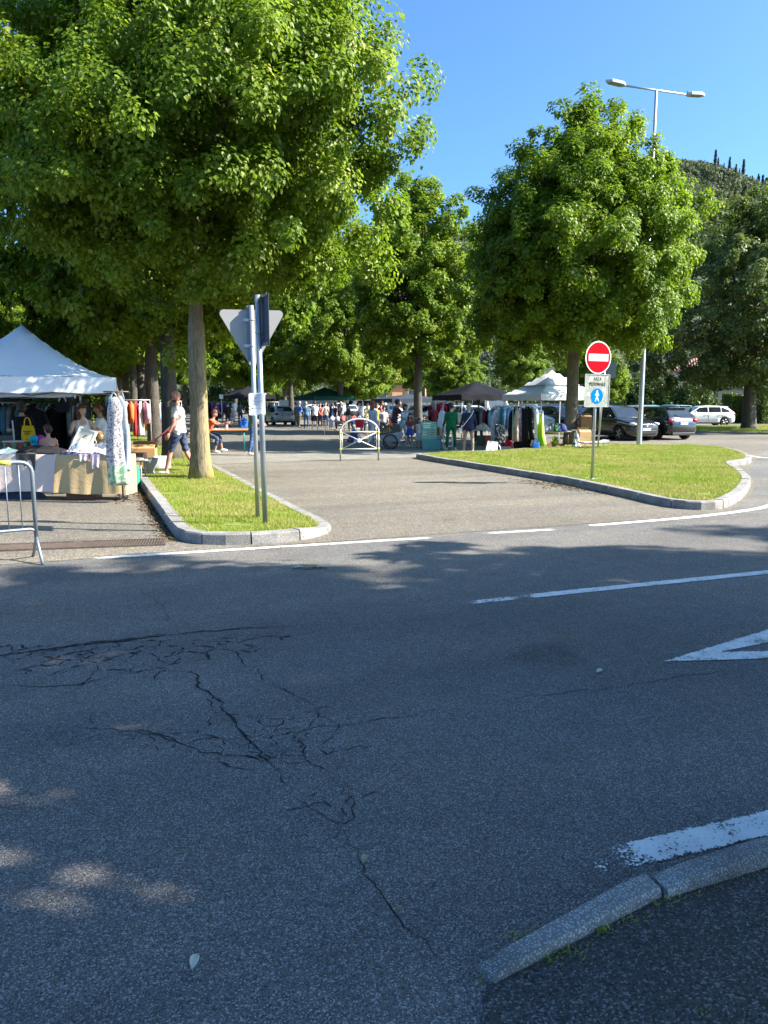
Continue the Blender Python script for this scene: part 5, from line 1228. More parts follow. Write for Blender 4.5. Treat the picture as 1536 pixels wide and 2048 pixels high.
# clothes heaped on the table
def heap(label, u, v, rx, ry, h, mat, seed, name='folded_clothes', cat='clothes', z=TH, drop=0.0, pos=None, rz=None):
    x, y = pos if pos else TP(u, v); m = MB(); rgm = random.Random(seed); ph = [rgm.uniform(0, 6) for _ in range(4)]; N = 16; vs = []; fs = []
    rings = []
    for i in range(8):
        t = i / 7; k = math.cos(t * math.pi / 2) ** 0.55 if i < 7 else 0.02; ring = []
        for j in range(20):
            a = 2 * math.pi * j / 20; r = k * (1 + 0.16 * math.sin(3 * a + ph[0]) + 0.10 * math.sin(5 * a + ph[1] + t * 4) + 0.07 * math.sin(9 * a + ph[2] + 6 * t))
            ring.append((rx * r * math.cos(a), ry * r * math.sin(a), max(0.0, h * t * (1 + 0.22 * math.sin(2 * a + ph[3]) + 0.12 * math.sin(7 * a + ph[1])))))
        rings.append(ring)
    m.loft(rings, 0, True, True)
    if drop:
        w_ = rx * 0.75; vs = []; fs = []
        for i in range(11):
            for j in range(8):
                xx = -w_ + 2 * w_ * i / 10; vs.append((xx * (1 - 0.12 * j / 7), -(TW / 2 + v) - 0.035 - 0.012 * j / 7 - 0.02 * math.sin(i * 1.3 + seed) * j / 7, 0.012 - drop * (j / 7) * (1 + 0.12 * math.sin(i * 0.9 + seed))))
        for i in range(10):
            for j in range(7): fs.append((i * 8 + j, i * 8 + j + 1, (i + 1) * 8 + j + 1, (i + 1) * 8 + j))
        m.add(vs, fs, 0, True)
        m.add([(-w_, -(TW / 2 + v) - 0.03, 0.012), (w_, -(TW / 2 + v) - 0.03, 0.012), (w_ * 0.9, 0.0, 0.03), (-w_ * 0.9, 0.0, 0.03)], [(0, 1, 2, 3)], 0, True)
    o = m.build(name, mat, None, 0, 2, (x, y, z + 0.001), TRZ if rz is None else rz); return tag(o, label, cat)
heap('black jacket spread over the display table top', 0.12, -0.02, 0.50, 0.18, 0.12, fab((0.02, 0.02, 0.022)), 1)
heap('dark grey shorts draped down over the white cloth', 0.02, -0.12, 0.24, 0.10, 0.06, fab((0.07, 0.065, 0.06)), 2, drop=0.30)
heap('pale mint shirt folded at the left of the table', -0.42, -0.04, 0.30, 0.17, 0.09, fab((0.46, 0.60, 0.55)), 3)
heap('small floral top lying in a crumpled pile on the table', 0.86, -0.05, 0.36, 0.16, 0.07, pattern((0.10, 0.07, 0.08), (0.66, 0.50, 0.55), 26, 0.48, (0.8, 0.78, 0.76)), 4)
heap('pale pink sock-like top hanging off the cream cloth', 1.24, -0.12, 0.12, 0.09, 0.05, pattern((0.74, 0.58, 0.62), (0.55, 0.35, 0.42), 30, 0.6), 5, drop=0.22)
heap('pink and white printed top on the table edge', 1.04, -0.12, 0.12, 0.09, 0.05, pattern((0.78, 0.70, 0.72), (0.6, 0.38, 0.46), 30, 0.55), 6, drop=0.10)
heap('white and blue bundle of clothes at the right end of the table', 1.42, 0.02, 0.22, 0.18, 0.11, pattern((0.74, 0.74, 0.74), (0.16, 0.20, 0.52), 5, 0.56), 7)
heap('light blue translucent tulle pile in the middle of the table', 0.84, 0.10, 0.24, 0.14, 0.22, fab((0.48, 0.58, 0.66)), 8)
heap('white lace scrap on the table behind the pink top', 1.10, 0.06, 0.20, 0.13, 0.09, fab((0.72, 0.70, 0.70)), 9)
# framed picture leaning on the heap
fx, fy = TP(0.70, 0.12)
s_ = thing('picture_frame', 'framed drawing leaning back on the display table', 'picture', (fx, fy, TH), TRZ)
rt_ = Matrix.Rotation(R(-22), 4, 'X') @ Matrix.Rotation(R(18), 4, 'Y')
m = MB(); m.box((0, 0.05, 0.24), (0.30, 0.012, 0.46), M=rt_); m.build('picture_sheet', P((0.66, 0.62, 0.50), 0.7), s_)
m = MB()
for sx in (-1, 1): m.box((sx * 0.16, 0.045, 0.24), (0.03, 0.03, 0.50), M=rt_)
for sz in (-1, 1): m.box((0, 0.045, 0.24 + sz * 0.235), (0.29, 0.03, 0.03), M=rt_)
m.build('frame', P((0.72, 0.70, 0.62), 0.5), s_)
m = MB()
for a_, b_ in (((-0.05, 0.10), (0.0, 0.36)), ((0.0, 0.08), (0.05, 0.34)), ((0.06, 0.12), (0.02, 0.30))): m.tube([(a_[0], 0.042, a_[1]), (b_[0], 0.042, b_[1])], 0.014, 5, M=rt_)
m.build('drawing', P((0.36, 0.26, 0.12), 0.8), s_)
# second table behind, with toys, drum and basket
bx, by = C(78, 14.35); table('low second table behind the display table, holding toys', bx, by, TRZ, 2.3, 0.6, 0.70, P((0.55, 0.55, 0.56), 0.6), P((0.5, 0.5, 0.5), 0.4, 0.5))
def BP(px, d): return C(px, d)
zx, zy = C(28, 14.2)
s_ = thing('patterned_drum', 'drum with red and green painted triangles on the second table', 'drum', (zx, zy, 0.70), VIEW_RZ)
m = MB(); m.lathe([(0.23, 0.0), (0.235, 0.02), (0.235, 0.18), (0.23, 0.20)], 28); m.build('shell', P((0.12, 0.08, 0.07), 0.7, 0, 0.3, 14), s_)
for k in range(14):
    m = MB(); a0 = 2 * math.pi * k / 14; red = k % 2 == 0
    q = [(a0 - 0.22, 0.02 if red else 0.185), (a0 + 0.22, 0.02 if red else 0.185), (a0, 0.185 if red else 0.02)]
    vs = []
    for i in range(3):
        pass
    pts = [(0.2385 * math.cos(a), 0.2385 * math.sin(a), z) for a, z in (q if red else q[::-1])]
    midp = [((pts[i][0] + pts[(i + 1) % 3][0]) / 2, (pts[i][1] + pts[(i + 1) % 3][1]) / 2, (pts[i][2] + pts[(i + 1) % 3][2]) / 2) for i in range(3)]
    midp = [(x * 0.2385 / math.hypot(x, y), y * 0.2385 / math.hypot(x, y), z) for x, y, z in midp]
    m.add(pts + midp, [(0, 3, 5), (3, 1, 4), (5, 4, 2), (3, 4, 5)]); m.build('painted_triangle', P((0.45, 0.03, 0.03) if red else (0.16, 0.26, 0.10), 0.7), s_)
m = MB(); m.lathe([(0.245, 0.195), (0.25, 0.205), (0.245, 0.215), (0.0, 0.215)], 28); m.build('drum_skin', P((0.6, 0.58, 0.55), 0.7), s_)
m = MB(); m.tube([(-0.02, -0.05, 0.215), (-0.03, -0.05, 0.60)], 0.014, 8); m.build('stick', P((0.62, 0.62, 0.62), 0.5), s_)
def toy(label, px, d, col, z=0.70):
    x, y = C(px, d); s_ = thing('plush_toy', label, 'toy', (x, y, z), VIEW_RZ)
    m = MB(); m.ball((0, 0, 0.10), (0.075, 0.065, 0.10), 12, 8); m.build('body', fab(col), s_)
    m = MB(); m.ball((0, 0, 0.245), (0.085, 0.08, 0.08), 12, 8); m.build('head', fab(col), s_)
    for sx in (-1, 1): m = MB(); m.ball((sx * 0.06, 0, 0.04), (0.03, 0.06, 0.035), 8, 6); m.build('foot', fab(col), s_)
toy('bright turquoise round-headed plush toy on the second table', 64, 14.15, (0.02, 0.42, 0.60)); toy('magenta plush toy beside the turquoise one', 77, 14.2, (0.42, 0.05, 0.40))
def carton(label, px, d, size, col, z=0.0, rz=0, name='cardboard_box', flaps=True, cat='box', pos=None, lidcol=None):
    x, y = pos or C(px, d); s_ = thing(name, label, cat, (x, y, z), VIEW_RZ + rz); a, b, h = size; mt = P(col, 0.85, 0, 0.1, 6, 'cardboard'); t = 0.012
    for sx in (-1, 1): MB().box((sx * (a / 2 - t / 2), 0, h / 2), (t, b, h)).build('side', mt, s_)
    for sy in (-1, 1): MB().box((0, sy * (b / 2 - t / 2), h / 2), (a - 2 * t - 0.002, t, h)).build('side', mt, s_)
    MB().box((0, 0, t / 2 + 0.001), (a - 2 * t, b - 2 * t, t)).build('bottom', mt, s_)
    if flaps:
        for sy, an in ((-1, 62), (1, 35)):
            m = MB(); M_ = Matrix.Translation((0, sy * (b / 2 - 0.004), h)) @ Matrix.Rotation(sy * R(an), 4, 'X'); m.box((0, 0, b * 0.2), (a - 0.01, 0.006, b * 0.4), M=M_); m.build('flap', mt, s_)
    return s_
carton('open toy box with red lid on the second table', 68, 13.95, (0.30, 0.2, 0.10), (0.55, 0.10, 0.10), 0.70, flaps=False, name='toy_box')
def basket(label, px, d, r, h, z, col, fill=None, fillc=None):
    x, y = C(px, d); s_ = thing('basket', label, 'basket', (x, y, z), VIEW_RZ)
    m = MB(); m.lathe([(r * 0.7, 0.0), (r * 0.9, h * 0.5), (r, h), (r * 0.95, h), (r * 0.85, h * 0.5), (r * 0.65, 0.02)], 24); m.build('bowl', P(col, 0.8, 0, 0.25, 30, 'rough'), s_)
    m = MB(); m.tube([(r * 0.98 * math.cos(t), 0, h + r * 0.8 * math.sin(t)) for t in [k * math.pi / 12 for k in range(13)]], 0.012, 6); m.build('handle', P(col, 0.8), s_)
    for k in range(6):
        a = k * 1.05; cc = [(0.10, 0.28, 0.14), (0.4, 0.03, 0.04), (0.06, 0.16, 0.08), (0.12, 0.36, 0.2)][k % 4]
        m = MB(); m.ball((r * 0.45 * math.cos(a), r * 0.45 * math.sin(a), h * 0.85), (r * 0.42, r * 0.38, r * 0.34), 10, 6); m.build('toy_filling', fab(cc), s_)
stx, sty = C(165, 14.1)
table('small table holding the toy basket', stx, sty, TRZ, 0.9, 0.5, 0.70, P((0.5, 0.5, 0.5)), P((0.4, 0.4, 0.4)))
basket('wicker basket full of green and red plush toys', 163, 14.05, 0.24, 0.16, 0.70, (0.42, 0.36, 0.28))
def bag(label, px, d, z, w_, h, t, col, name='bag', cat='bag', handle=True, rz=0, pr=None, hcol=None):
    x, y = C(px, d); s_ = thing(name, label, cat, (x, y, z), VIEW_RZ + rz); m = MB(); n = 20; rings = []
    for i in range(9):
        q = i / 8; k = (0.85 + 0.15 * math.sin(q * 3.1)); th = t * (1 - 0.8 * q ** 1.5) if True else t
        rings.append([(w_ / 2 * k * math.copysign(abs(math.cos(a)) ** 0.5, math.cos(a)) * (1 + 0.03 * math.sin(5 * a + i)), th / 2 * math.copysign(abs(math.sin(a)) ** 0.7, math.sin(a)), h * q) for a in [2 * math.pi * j / n for j in range(n)]])
    m.loft(rings, 0, True, True); o = m.build('pouch', fab(col), s_)
    if handle:
        for sy in (-1, 1): m = MB(); m.tube([(w_ * 0.25 * math.cos(a), sy * t * 0.08, h - 0.02 + h * 0.45 * math.sin(a)) for a in [k * math.pi / 10 for k in range(11)]], 0.010, 6); m.build('handle', fab(hcol or col), s_)
    if pr:
        m = MB()
        for k, (zz, ww, hh) in enumerate(pr): m.box((0, -t * 0.52 * (1 - 0.8 * zz ** 1.5) - 0.01, h * zz), (ww, 0.004, hh))
        m.build('print', P((0.05, 0.04, 0.01)), o)
    return s_
bag('yellow printed carrier bag hanging beside the woman in black', 52, 14.85, 0.78, 0.26, 0.40, 0.09, (0.72, 0.50, 0.02), 'carrier_bag', 'bag', True, 0, [(0.72, 0.16, 0.016), (0.64, 0.11, 0.012), (0.58, 0.08, 0.012), (0.25, 0.045, 0.05)])
bag('black handbag with pale straps hanging under the white canopy', 125, 16.1, 1.42, 0.30, 0.24, 0.10, (0.02, 0.02, 0.022), 'handbag', 'bag', True, 0, None, (0.6, 0.55, 0.48))
# under and around the table
heap('dark blue bag of clothes pushed under the display table', 0, 0, 0.40, 0.2, 0.16, fab((0.05, 0.09, 0.16)), 11, 'cloth_bag', 'bag', 0.0, 0, TP(-0.25, 0.05))
carton('yellow crate under the left half of the display table', 0, 0, (0.34, 0.3, 0.17), (0.60, 0.36, 0.06), 0.0, 0, 'crate', False, 'crate', TP(-0.95, 0.0))
carton('brown crate under the right half of the display table', 0, 0, (0.5, 0.3, 0.16), (0.25, 0.12, 0.07), 0.0, 0, 'crate', False, 'crate', TP(0.85, 0.05))
carton('low dark crate under the far left end of the table', 0, 0, (0.5, 0.3, 0.15), (0.10, 0.06, 0.05), 0.0, 0, 'crate', False, 'crate', TP(-1.45, 0.05))
bag('green striped plastic bag standing by the kerb', 257, 14.6, 0.0, 0.30, 0.42, 0.24, (0.03, 0.42, 0.20), 'plastic_bag', 'bag', False)
tbx, tby = C(262, 15.2); table('narrow side table with a pale top behind the green bag', tbx, tby, VIEW_RZ, 0.6, 0.4, 0.50, P((0.62, 0.60, 0.52)), P((0.4, 0.4, 0.4)))
heap('white folded paper on the narrow side table', 0, 0, 0.2, 0.12, 0.04, fab((0.72, 0.72, 0.72)), 14, 'paper_bundle', 'paper', 0.50, 0, C(258, 15.15))
x, y = C(296, 16.0)
s_ = thing('planter', 'grey textured footed planter on the grass strip edge', 'planter', (x, y, 0.11), 0)
m = MB(); m.lathe([(0.07, 0.0), (0.085, 0.03), (0.06, 0.06), (0.07, 0.10), (0.14, 0.24), (0.165, 0.33), (0.155, 0.335), (0.12, 0.24), (0.0, 0.16)], 24); m.build('bowl', P((0.36, 0.36, 0.38), 0.7, 0, 0.3, 60, 'rough'), s_)
m = MB(); m.lathe([(0.165, 0.325), (0.172, 0.335), (0.165, 0.345), (0.152, 0.342)], 24); m.build('rim', P((0.42, 0.42, 0.43), 0.6), s_)
carton('tall brown cardboard box with lifted flaps behind the planter', 284, 17.6, (0.55, 0.45, 0.56), (0.50, 0.30, 0.13), 0.02, R(8))
carton('small dark brown carton in front of the tall cardboard box', 270, 16.9, (0.34, 0.28, 0.16), (0.26, 0.14, 0.08), 0.35, 0, flaps=False)
bxx, byy = C(270, 16.9); table('low stand under the small dark carton', bxx, byy, VIEW_RZ, 0.45, 0.35, 0.35, P((0.3, 0.25, 0.2)), P((0.3, 0.3, 0.3)))
bag('white translucent plastic sack lying on the grass strip', 318, 17.2, 0.12, 0.42, 0.30, 0.34, (0.62, 0.64, 0.66), 'plastic_sack', 'bag', False)
# folded red and black garden chair
x, y = C(286, 19.6)
s_ = thing('folding_chair', 'red and black reclining folding chair behind the tall cardboard box', 'chair', (x, y, 0), VIEW_RZ + 0.2)
m = MB(); rt_ = Matrix.Rotation(R(-35), 4, 'Y'); m.box((0.05, 0, 0.62), (0.55, 0.46, 0.03), M=Matrix.Translation((0, 0, 0))); m.build('seat', fab((0.015, 0.015, 0.03)), s_)
m = MB(); m.add([(0.20, -0.23, 0.64), (0.20, 0.23, 0.64), (0.62, 0.23, 0.95), (0.62, -0.23, 0.95), (0.20, -0.23, 0.61), (0.20, 0.23, 0.61), (0.63, 0.23, 0.92), (0.63, -0.23, 0.92)], [(0, 1, 2, 3), (7, 6, 5, 4), (0, 4, 5, 1), (1, 5, 6, 2), (2, 6, 7, 3), (3, 7, 4, 0)]); m.build('backrest', fab((0.50, 0.02, 0.05)), s_)
for sy in (-1, 1):
    m = MB(); m.tube([(-0.25, sy * 0.24, 0.0), (0.20, sy * 0.24, 0.60), (0.68, sy * 0.24, 1.02)], 0.013, 6); m.build('side_frame', BLACKP, s_)
    m = MB(); m.tube([(0.30, sy * 0.25, 0.0), (-0.18, sy * 0.25, 0.62)], 0.013, 6); m.build('leg', BLACKP, s_)

# --- left row further stalls
p = C(262, 25.0); rail('clothes rail of red garments seen between the left trunks', p[0], p[1], VIEW_RZ + 0.2, 1.2, 1.72, [('shirt', 'red'), ('dress', 'dark red'), ('shirt', 'pink'), ('shirt', 'orange'), ('dress', 'red'), ('dress', 'white'), ('shirt', 'pink')], 'the red rail between the left trunks', seed=3)
p = C(305, 30); rail('clothes rail with yellow and pink garments further along the left row', p[0], p[1], VIEW_RZ, 1.3, 1.7, [('shirt', 'pink'), ('dress', 'yellow'), ('dress', 'orange'), ('shirt', 'red'), ('dress', 'yellow'), ('shirt', 'light blue'), ('dress', 'pink')], 'the yellow and pink rail in the left row', seed=4)
p = C(336, 34); rail('clothes rail with red dresses far along the left row', p[0], p[1], VIEW_RZ, 1.2, 1.7, [('dress', 'red'), ('dress', 'pink'), ('dress', 'dark red'), ('dress', 'red'), ('dress', 'white')], 'the far rail of red dresses', seed=5)
p = C(441, 58); rail('dark clothes rail far down the avenue near the white board', p[0], p[1], VIEW_RZ, 2.6, 1.7, mixed(14, ['black', 'purple', 'grey', 'navy', 'white'], ['coat', 'jacket', 'dress']), 'the dark rail far down the avenue', seed=6)
p = C(528, 62); rail('dark rail of coats beyond the silver hatchback', p[0], p[1], VIEW_RZ, 2.4, 1.7, mixed(12, ['black', 'navy', 'grey', 'brown'], ['coat', 'jacket']), 'the coat rail beyond the silver hatchback', seed=7)
# orange beer table
x, y = C(452, 24.9)
s_ = table('orange trestle table with green folding legs and a bottle on it', x, y, VIEW_RZ + R(8), 1.35, 0.62, 0.76, P((0.72, 0.26, 0.04), 0.45, 0, 0.06, 4, 'varnished_wood'), P((0.01, 0.16, 0.12), 0.5), 'trestle_table', foldx=True)
m = MB(); m.tube([(-0.55, -0.2, 0.55), (0.55, 0.2, 0.70)], 0.010, 6); m.tube([(-0.55, 0.2, 0.70), (0.55, -0.2, 0.55)], 0.010, 6); m.build('brace', P((0.01, 0.10, 0.10), 0.5), s_)
x, y = C(452, 24.8); s_ = thing('bottle', 'clear plastic bottle standing on the orange table', 'bottle', (x, y, 0.76), 0)
m = MB(); m.lathe([(0.036, 0.0), (0.038, 0.02), (0.038, 0.15), (0.030, 0.19), (0.013, 0.215), (0.013, 0.23)], 14); m.build('body', P((0.62, 0.66, 0.70), 0.15), s_)
m = MB(); m.lathe([(0.016, 0.228), (0.016, 0.25)], 10); m.build('cap', P((0.75, 0.75, 0.76)), s_)
heap('sheet of white papers lying on the orange table', 0, 0, 0.26, 0.16, 0.02, fab((0.74, 0.72, 0.72)), 17, 'papers', 'paper', 0.76, 0, C(433, 24.9))
# white notice board far away and a blue bag
x, y = C(443, 52); s_ = thing('notice_board', 'small white board on a post far down the avenue', 'notice board', (x, y, 0), VIEW_RZ)
m = MB(); m.tube([(0, 0, 0), (0, 0, 1.9)], 0.03, 8); m.build('post', GALV, s_); MB().box((0, -0.04, 2.05), (0.26, 0.02, 0.30)).build('board', WHITEP, s_)
heap('bright blue bag on the ground beside the far black canopy', 0, 0, 0.32, 0.3, 0.6, fab((0.03, 0.12, 0.50)), 18, 'cloth_bag', 'bag', 0, 0, C(486, 50))
# --- middle stalls
p = C(655, 51.5); rail('rail of dark clothes under the green canopy', p[0], p[1], VIEW_RZ + 0.1, 2.4, 1.6, mixed(13, ['black', 'navy', 'grey', 'brown', 'cream'], ['jacket', 'dress', 'coat']), 'the rail under the green canopy', seed=8)
p = C(705, 44); rail('rail of beige and red garments behind the goods table', p[0], p[1], VIEW_RZ, 1.0, 1.25, [('shirt', 'cream'), ('shirt', 'red'), ('shirt', 'grey'), ('shirt', 'beige'), ('shirt', 'white'), ('shirt', 'beige'), ('shirt', 'dark red')], 'the low rail behind the goods table', seed=9)
for k, (px, d_, L_) in enumerate([(692, 38.5, 2.4), (728, 33.5, 1.3)]):
    x, y = C(px, d_); table(['goods table with dark patterned cloth by the second trunk', 'low table with toys behind the woman in the pale blue shirt'][k], x, y, VIEW_RZ, L_, 0.8, 0.72, P((0.10, 0.10, 0.13), 0.8), P((0.5, 0.5, 0.5), 0.4, 0.5))
    for j in range(6):
        cc = rk.choice([(0.5, 0.5, 0.55), (0.05, 0.07, 0.2), (0.3, 0.32, 0.4), (0.55, 0.1, 0.1), (0.06, 0.06, 0.07), (0.2, 0.3, 0.5)]); xx, yy = C(px - L_ * 14 + (j + 0.5) * L_ * 28 / 6, d_)
        heap(f'crumpled {["white","navy","grey-blue","red","black","blue"][[(0.5, 0.5, 0.55), (0.05, 0.07, 0.2), (0.3, 0.32, 0.4), (0.55, 0.1, 0.1), (0.06, 0.06, 0.07), (0.2, 0.3, 0.5)].index(cc)]} clothes heaped on {["the goods table by the second trunk", "the low toy table"][k]}', 0, 0, 0.24, 0.24, 0.22, fab(cc), 30 + j + 10 * k, z=0.72, pos=(xx, yy))['group'] = 'clothes heaped on the middle tables'
heap('blue and white bag leaning by the low table', 0, 0, 0.3, 0.2, 0.5, pattern((0.05, 0.08, 0.25), (0.7, 0.7, 0.7), 4, 0.55), 51, 'cloth_bag', 'bag', 0, 0, C(708, 31.5))
# --- mint crates and books beside the big trunk
def fruit_crate(label, px, d, z, col, w_=0.58, dd=0.40, h=0.30, rz=0):
    x, y = C(px, d); s_ = thing('plastic_crate', label, 'crate', (x, y, z), VIEW_RZ + rz); mt = P(col, 0.5, 0, 0.08, 6)
    for k in range(4):
        zz = h * (k + 0.5) / 4
        for sy in (-1, 1): MB().box((0, sy * dd / 2, zz), (w_, 0.015, h / 4 - 0.022)).build('slat', mt, s_)
        for sx in (-1, 1): MB().box((sx * w_ / 2, 0, zz), (0.015, dd - 0.02, h / 4 - 0.022)).build('slat', mt, s_)
    for sx in (-1, 1):
        for sy in (-1, 1): MB().box((sx * (w_ / 2 - 0.018), sy * (dd / 2 - 0.018), h / 2), (0.02, 0.02, h)).build('corner_post', mt, s_)
    MB().box((0, 0, 0.008), (w_ - 0.03, dd - 0.03, 0.012)).build('bottom', mt, s_); return s_
MINT = (0.30, 0.62, 0.50); TEAL_ = (0.14, 0.46, 0.44)
fruit_crate('teal slatted crate at the foot of the crate stack beside the girls', 863, 26.6, 0.0, TEAL_, 0.62, 0.42, 0.34)
fruit_crate('mint green crate in the middle of the crate stack', 858, 26.7, 0.342, MINT, 0.52, 0.36, 0.34)
fruit_crate('mint crate tilted on top of the crate stack', 857, 26.8, 0.684, MINT, 0.50, 0.36, 0.28, 0.2)
fruit_crate('pale blue crate standing behind the mint ones', 868, 27.4, 0.0, (0.30, 0.50, 0.66), 0.5, 0.36, 0.66)
bt = C(876, 26.9); table('small stand carrying the row of brown books', bt[0], bt[1], VIEW_RZ, 0.5, 0.34, 0.48, P((0.3, 0.3, 0.28)), P((0.4, 0.4, 0.4)))
for k in range(9):
    x, y = C(863 + k * 2.9, 26.85); cc = [(0.28, 0.11, 0.04), (0.20, 0.07, 0.03), (0.45, 0.30, 0.16), (0.60, 0.48, 0.30)][k % 4]; nm = ['reddish brown', 'dark brown', 'tan', 'pale cream'][k % 4]
    s_ = thing('book', f'{nm} book standing in the row beside the crates', 'book', (x, y, 0.48), VIEW_RZ, 'books beside the crates'); hh = 0.24 + 0.03 * (k % 3)
    MB().box((0, 0, hh / 2), (0.046, 0.17, hh)).build('cover', P(cc, 0.7), s_); MB().box((0, 0.006, hh / 2 + 0.003), (0.036, 0.168, hh - 0.002)).build('pages', P((0.6, 0.55, 0.45)), s_)
# --- dark canopy stall
p = C(970, 29.6); rail('long rail of dark shirts under the navy canopy', p[0], p[1], VIEW_RZ - R(8), 1.75, 1.42, [('shirt', 'light blue'), ('shirt', 'denim blue'), ('shirt', 'light blue'), ('shirt', 'navy'), ('shirt', 'black'), ('shirt', 'black'), ('shirt', 'grey'), ('shirt', 'dark red'), ('shirt', 'black'), ('shirt', 'light blue'), ('shirt', 'brown'), ('shirt', 'black'), ('shirt', 'grey'), ('shirt', 'dark red'), ('shirt', 'black')], 'the long rail under the navy canopy', LTLEG, seed=10)
p = C(884, 31.0); rail('rail of red clothes at the left of the navy canopy', p[0], p[1], VIEW_RZ + 0.2, 0.9, 1.66, [('jacket', 'dark red'), ('shirt', 'red'), ('jacket', 'red'), ('shirt', 'pink'), ('shirt', 'navy'), ('jacket', 'dark red')], 'the red rail at the left of the navy canopy', LTLEG, seed=11, jit=0.8)
draped_dress('long pale blue dress hanging beside the woman in green', 884, 26.9, 1.36, 0.85, 0.13, 0.17, fab((0.55, 0.66, 0.74)), 8)
x, y = C(884, 27.0); s_ = thing('garment_stand', 'thin stand holding the pale blue dress', 'clothes stand', (x, y, 0)); m = MB(); m.tube([(0, 0, 0), (0, 0, 1.40)], 0.012, 6); m.build('upright', P((0.6, 0.6, 0.6), 0.4, 0.5), s_); m = MB(); m.tube([(-0.2, 0, 0.012), (0.2, 0, 0.012)], 0.012, 6); m.tube([(0, -0.2, 0.012), (0, 0.2, 0.012)], 0.012, 6); m.build('base', P((0.6, 0.6, 0.6), 0.4, 0.5), s_)
x, y = C(976, 28.6); table('shelf table of bags below the dark shirts rail', x, y, VIEW_RZ - R(6), 1.4, 0.5, 0.62, P((0.5, 0.5, 0.5)), P((0.6, 0.6, 0.6), 0.4, 0.5))
heap('cream handbag lying on the shelf table', 0, 0, 0.24, 0.16, 0.2, fab((0.6, 0.5, 0.38)), 61, 'handbag', 'bag', 0.62, 0, C(966, 28.5))
for k, cc in enumerate([((0.06, 0.09, 0.05), 'dark green'), ((0.45, 0.1, 0.06), 'rust'), ((0.05, 0.05, 0.06), 'black')]): carton(f'{cc[1]} crate of goods on the ground under the shelf table', 962 + k * 14, 28.65, (0.24, 0.3, 0.4), cc[0], 0.0, 0, 'crate', False, 'crate')
x, y = C(943, 26.4); s_ = thing('stool', 'white step stool beside the woman with the shoulder bag', 'stool', (x - 0.75, y + 0.3, 0), VIEW_RZ)
for z in (0.12, 0.34, 0.56): MB().box((0, 0, z), (0.34, 0.28, 0.025)).build('step', WHITEP, s_)
for sx in (-1, 1):
    for sy in (-1, 1): m = MB(); m.tube([(sx * 0.16, sy * 0.13, 0), (sx * 0.16, sy * 0.13, 0.56)], 0.012, 6); m.build('leg', WHITEP, s_)
x, y = C(986, 24.4); s_ = thing('leaning_frame', 'grey printed board leaning on a low metal frame near the island kerb', 'board', (x, y, 0), VIEW_RZ + 0.2)
m = MB(); m.add([(-0.25, -0.05, 0.02), (0.15, -0.08, 0.0), (0.24, 0.10, 0.36), (-0.10, 0.14, 0.40), (-0.25, -0.03, 0.02), (0.15, -0.06, 0.0), (0.24, 0.12, 0.36), (-0.10, 0.16, 0.40)], [(0, 1, 2, 3), (7, 6, 5, 4), (0, 4, 5, 1), (1, 5, 6, 2), (2, 6, 7, 3), (3, 7, 4, 0)]); m.build('board', pattern((0.5, 0.5, 0.5), (0.2, 0.2, 0.2), 14, 0.58), s_)
m = MB(); m.tube([(0.05, 0.2, 0.0), (0.1, 0.15, 0.28), (0.28, 0.1, 0.26), (0.36, 0.05, 0.0)], 0.014, 6); m.build('frame', P((0.6, 0.6, 0.6), 0.4, 0.5), s_)
# --- white canopy stall
M_COATP = pattern((0.30, 0.38, 0.44), (0.58, 0.62, 0.64), 16, 0.5); M_LEO = pattern((0.04, 0.04, 0.05), (0.50, 0.50, 0.50), 16, 0.52); M_PLAID = pattern((0.17, 0.10, 0.20), (0.30, 0.22, 0.26), 9, 0.5); M_FLOR = pattern((0.02, 0.02, 0.03), (0.55, 0.50, 0.52), 18, 0.55)
p = C(1011, 26.2); rail('metal rail with the patterned coat at the left of the white canopy', p[0], p[1], VIEW_RZ - R(4), 0.72, 1.52, [('coat', 'light blue', M_COATP, 'grey-blue patterned'), ('jacket', 'teal'), ('jacket', 'light blue'), ('jacket', 'denim blue'), ('shirt', 'white')], 'the rail with the patterned coat', LTLEG, seed=12, jit=0.6)
x, y = C(1001, 25.9); hang('trousers', 'grey', x, y, 0.98, VIEW_RZ, 'the low rail below the patterned coat', M_LEO, 'spotted grey', group='spotted trousers')
x, y = C(1001, 25.95); s_ = thing('low_rail', 'low metal rail that holds the spotted trousers', 'clothes rail', (x, y, 0), VIEW_RZ); m = MB(); m.tube([(-0.2, 0, 0), (-0.2, 0, 0.97), (0.2, 0, 0.97), (0.2, 0, 0)], 0.011, 6); m.build('hoop', P((0.6, 0.6, 0.6), 0.4, 0.5), s_)
p = C(1050, 25.3); rail('pale rail of long coats at the corner of the white canopy', p[0], p[1], VIEW_RZ - R(3), 0.78, 1.56, [('coat', 'beige'), ('coat', 'black'), ('coat', 'purple', M_PLAID, 'purple tartan'), ('coat', 'cream'), ('dress', 'black'), ('dress', 'black'), ('dress', 'black', M_FLOR, 'black floral'), ('shirt', 'white')], 'the coat rail at the white canopy corner', (0.5, 0.66, 0.6), seed=13, jit=0.75)
p = C(1040, 25.0)
for k in range(3):
    x, y = C(1037 + k * 12, 25.25); hang('trousers', 'black', x, y, 0.92, VIEW_RZ + 0.3, 'the lower bar of the coat rail', group='black trousers on the coat rail', sc_=0.86)
x, y = C(1049, 25.26); s_ = thing('low_rail', 'low metal rail carrying the black trousers', 'clothes rail', (x, y, 0), VIEW_RZ - R(1)); m = MB(); m.tube([(-0.36, 0, 0), (-0.36, 0, 0.91), (0.36, 0, 0.91), (0.36, 0, 0)], 0.011, 6); m.build('hoop', P((0.6, 0.6, 0.6), 0.4, 0.5), s_)
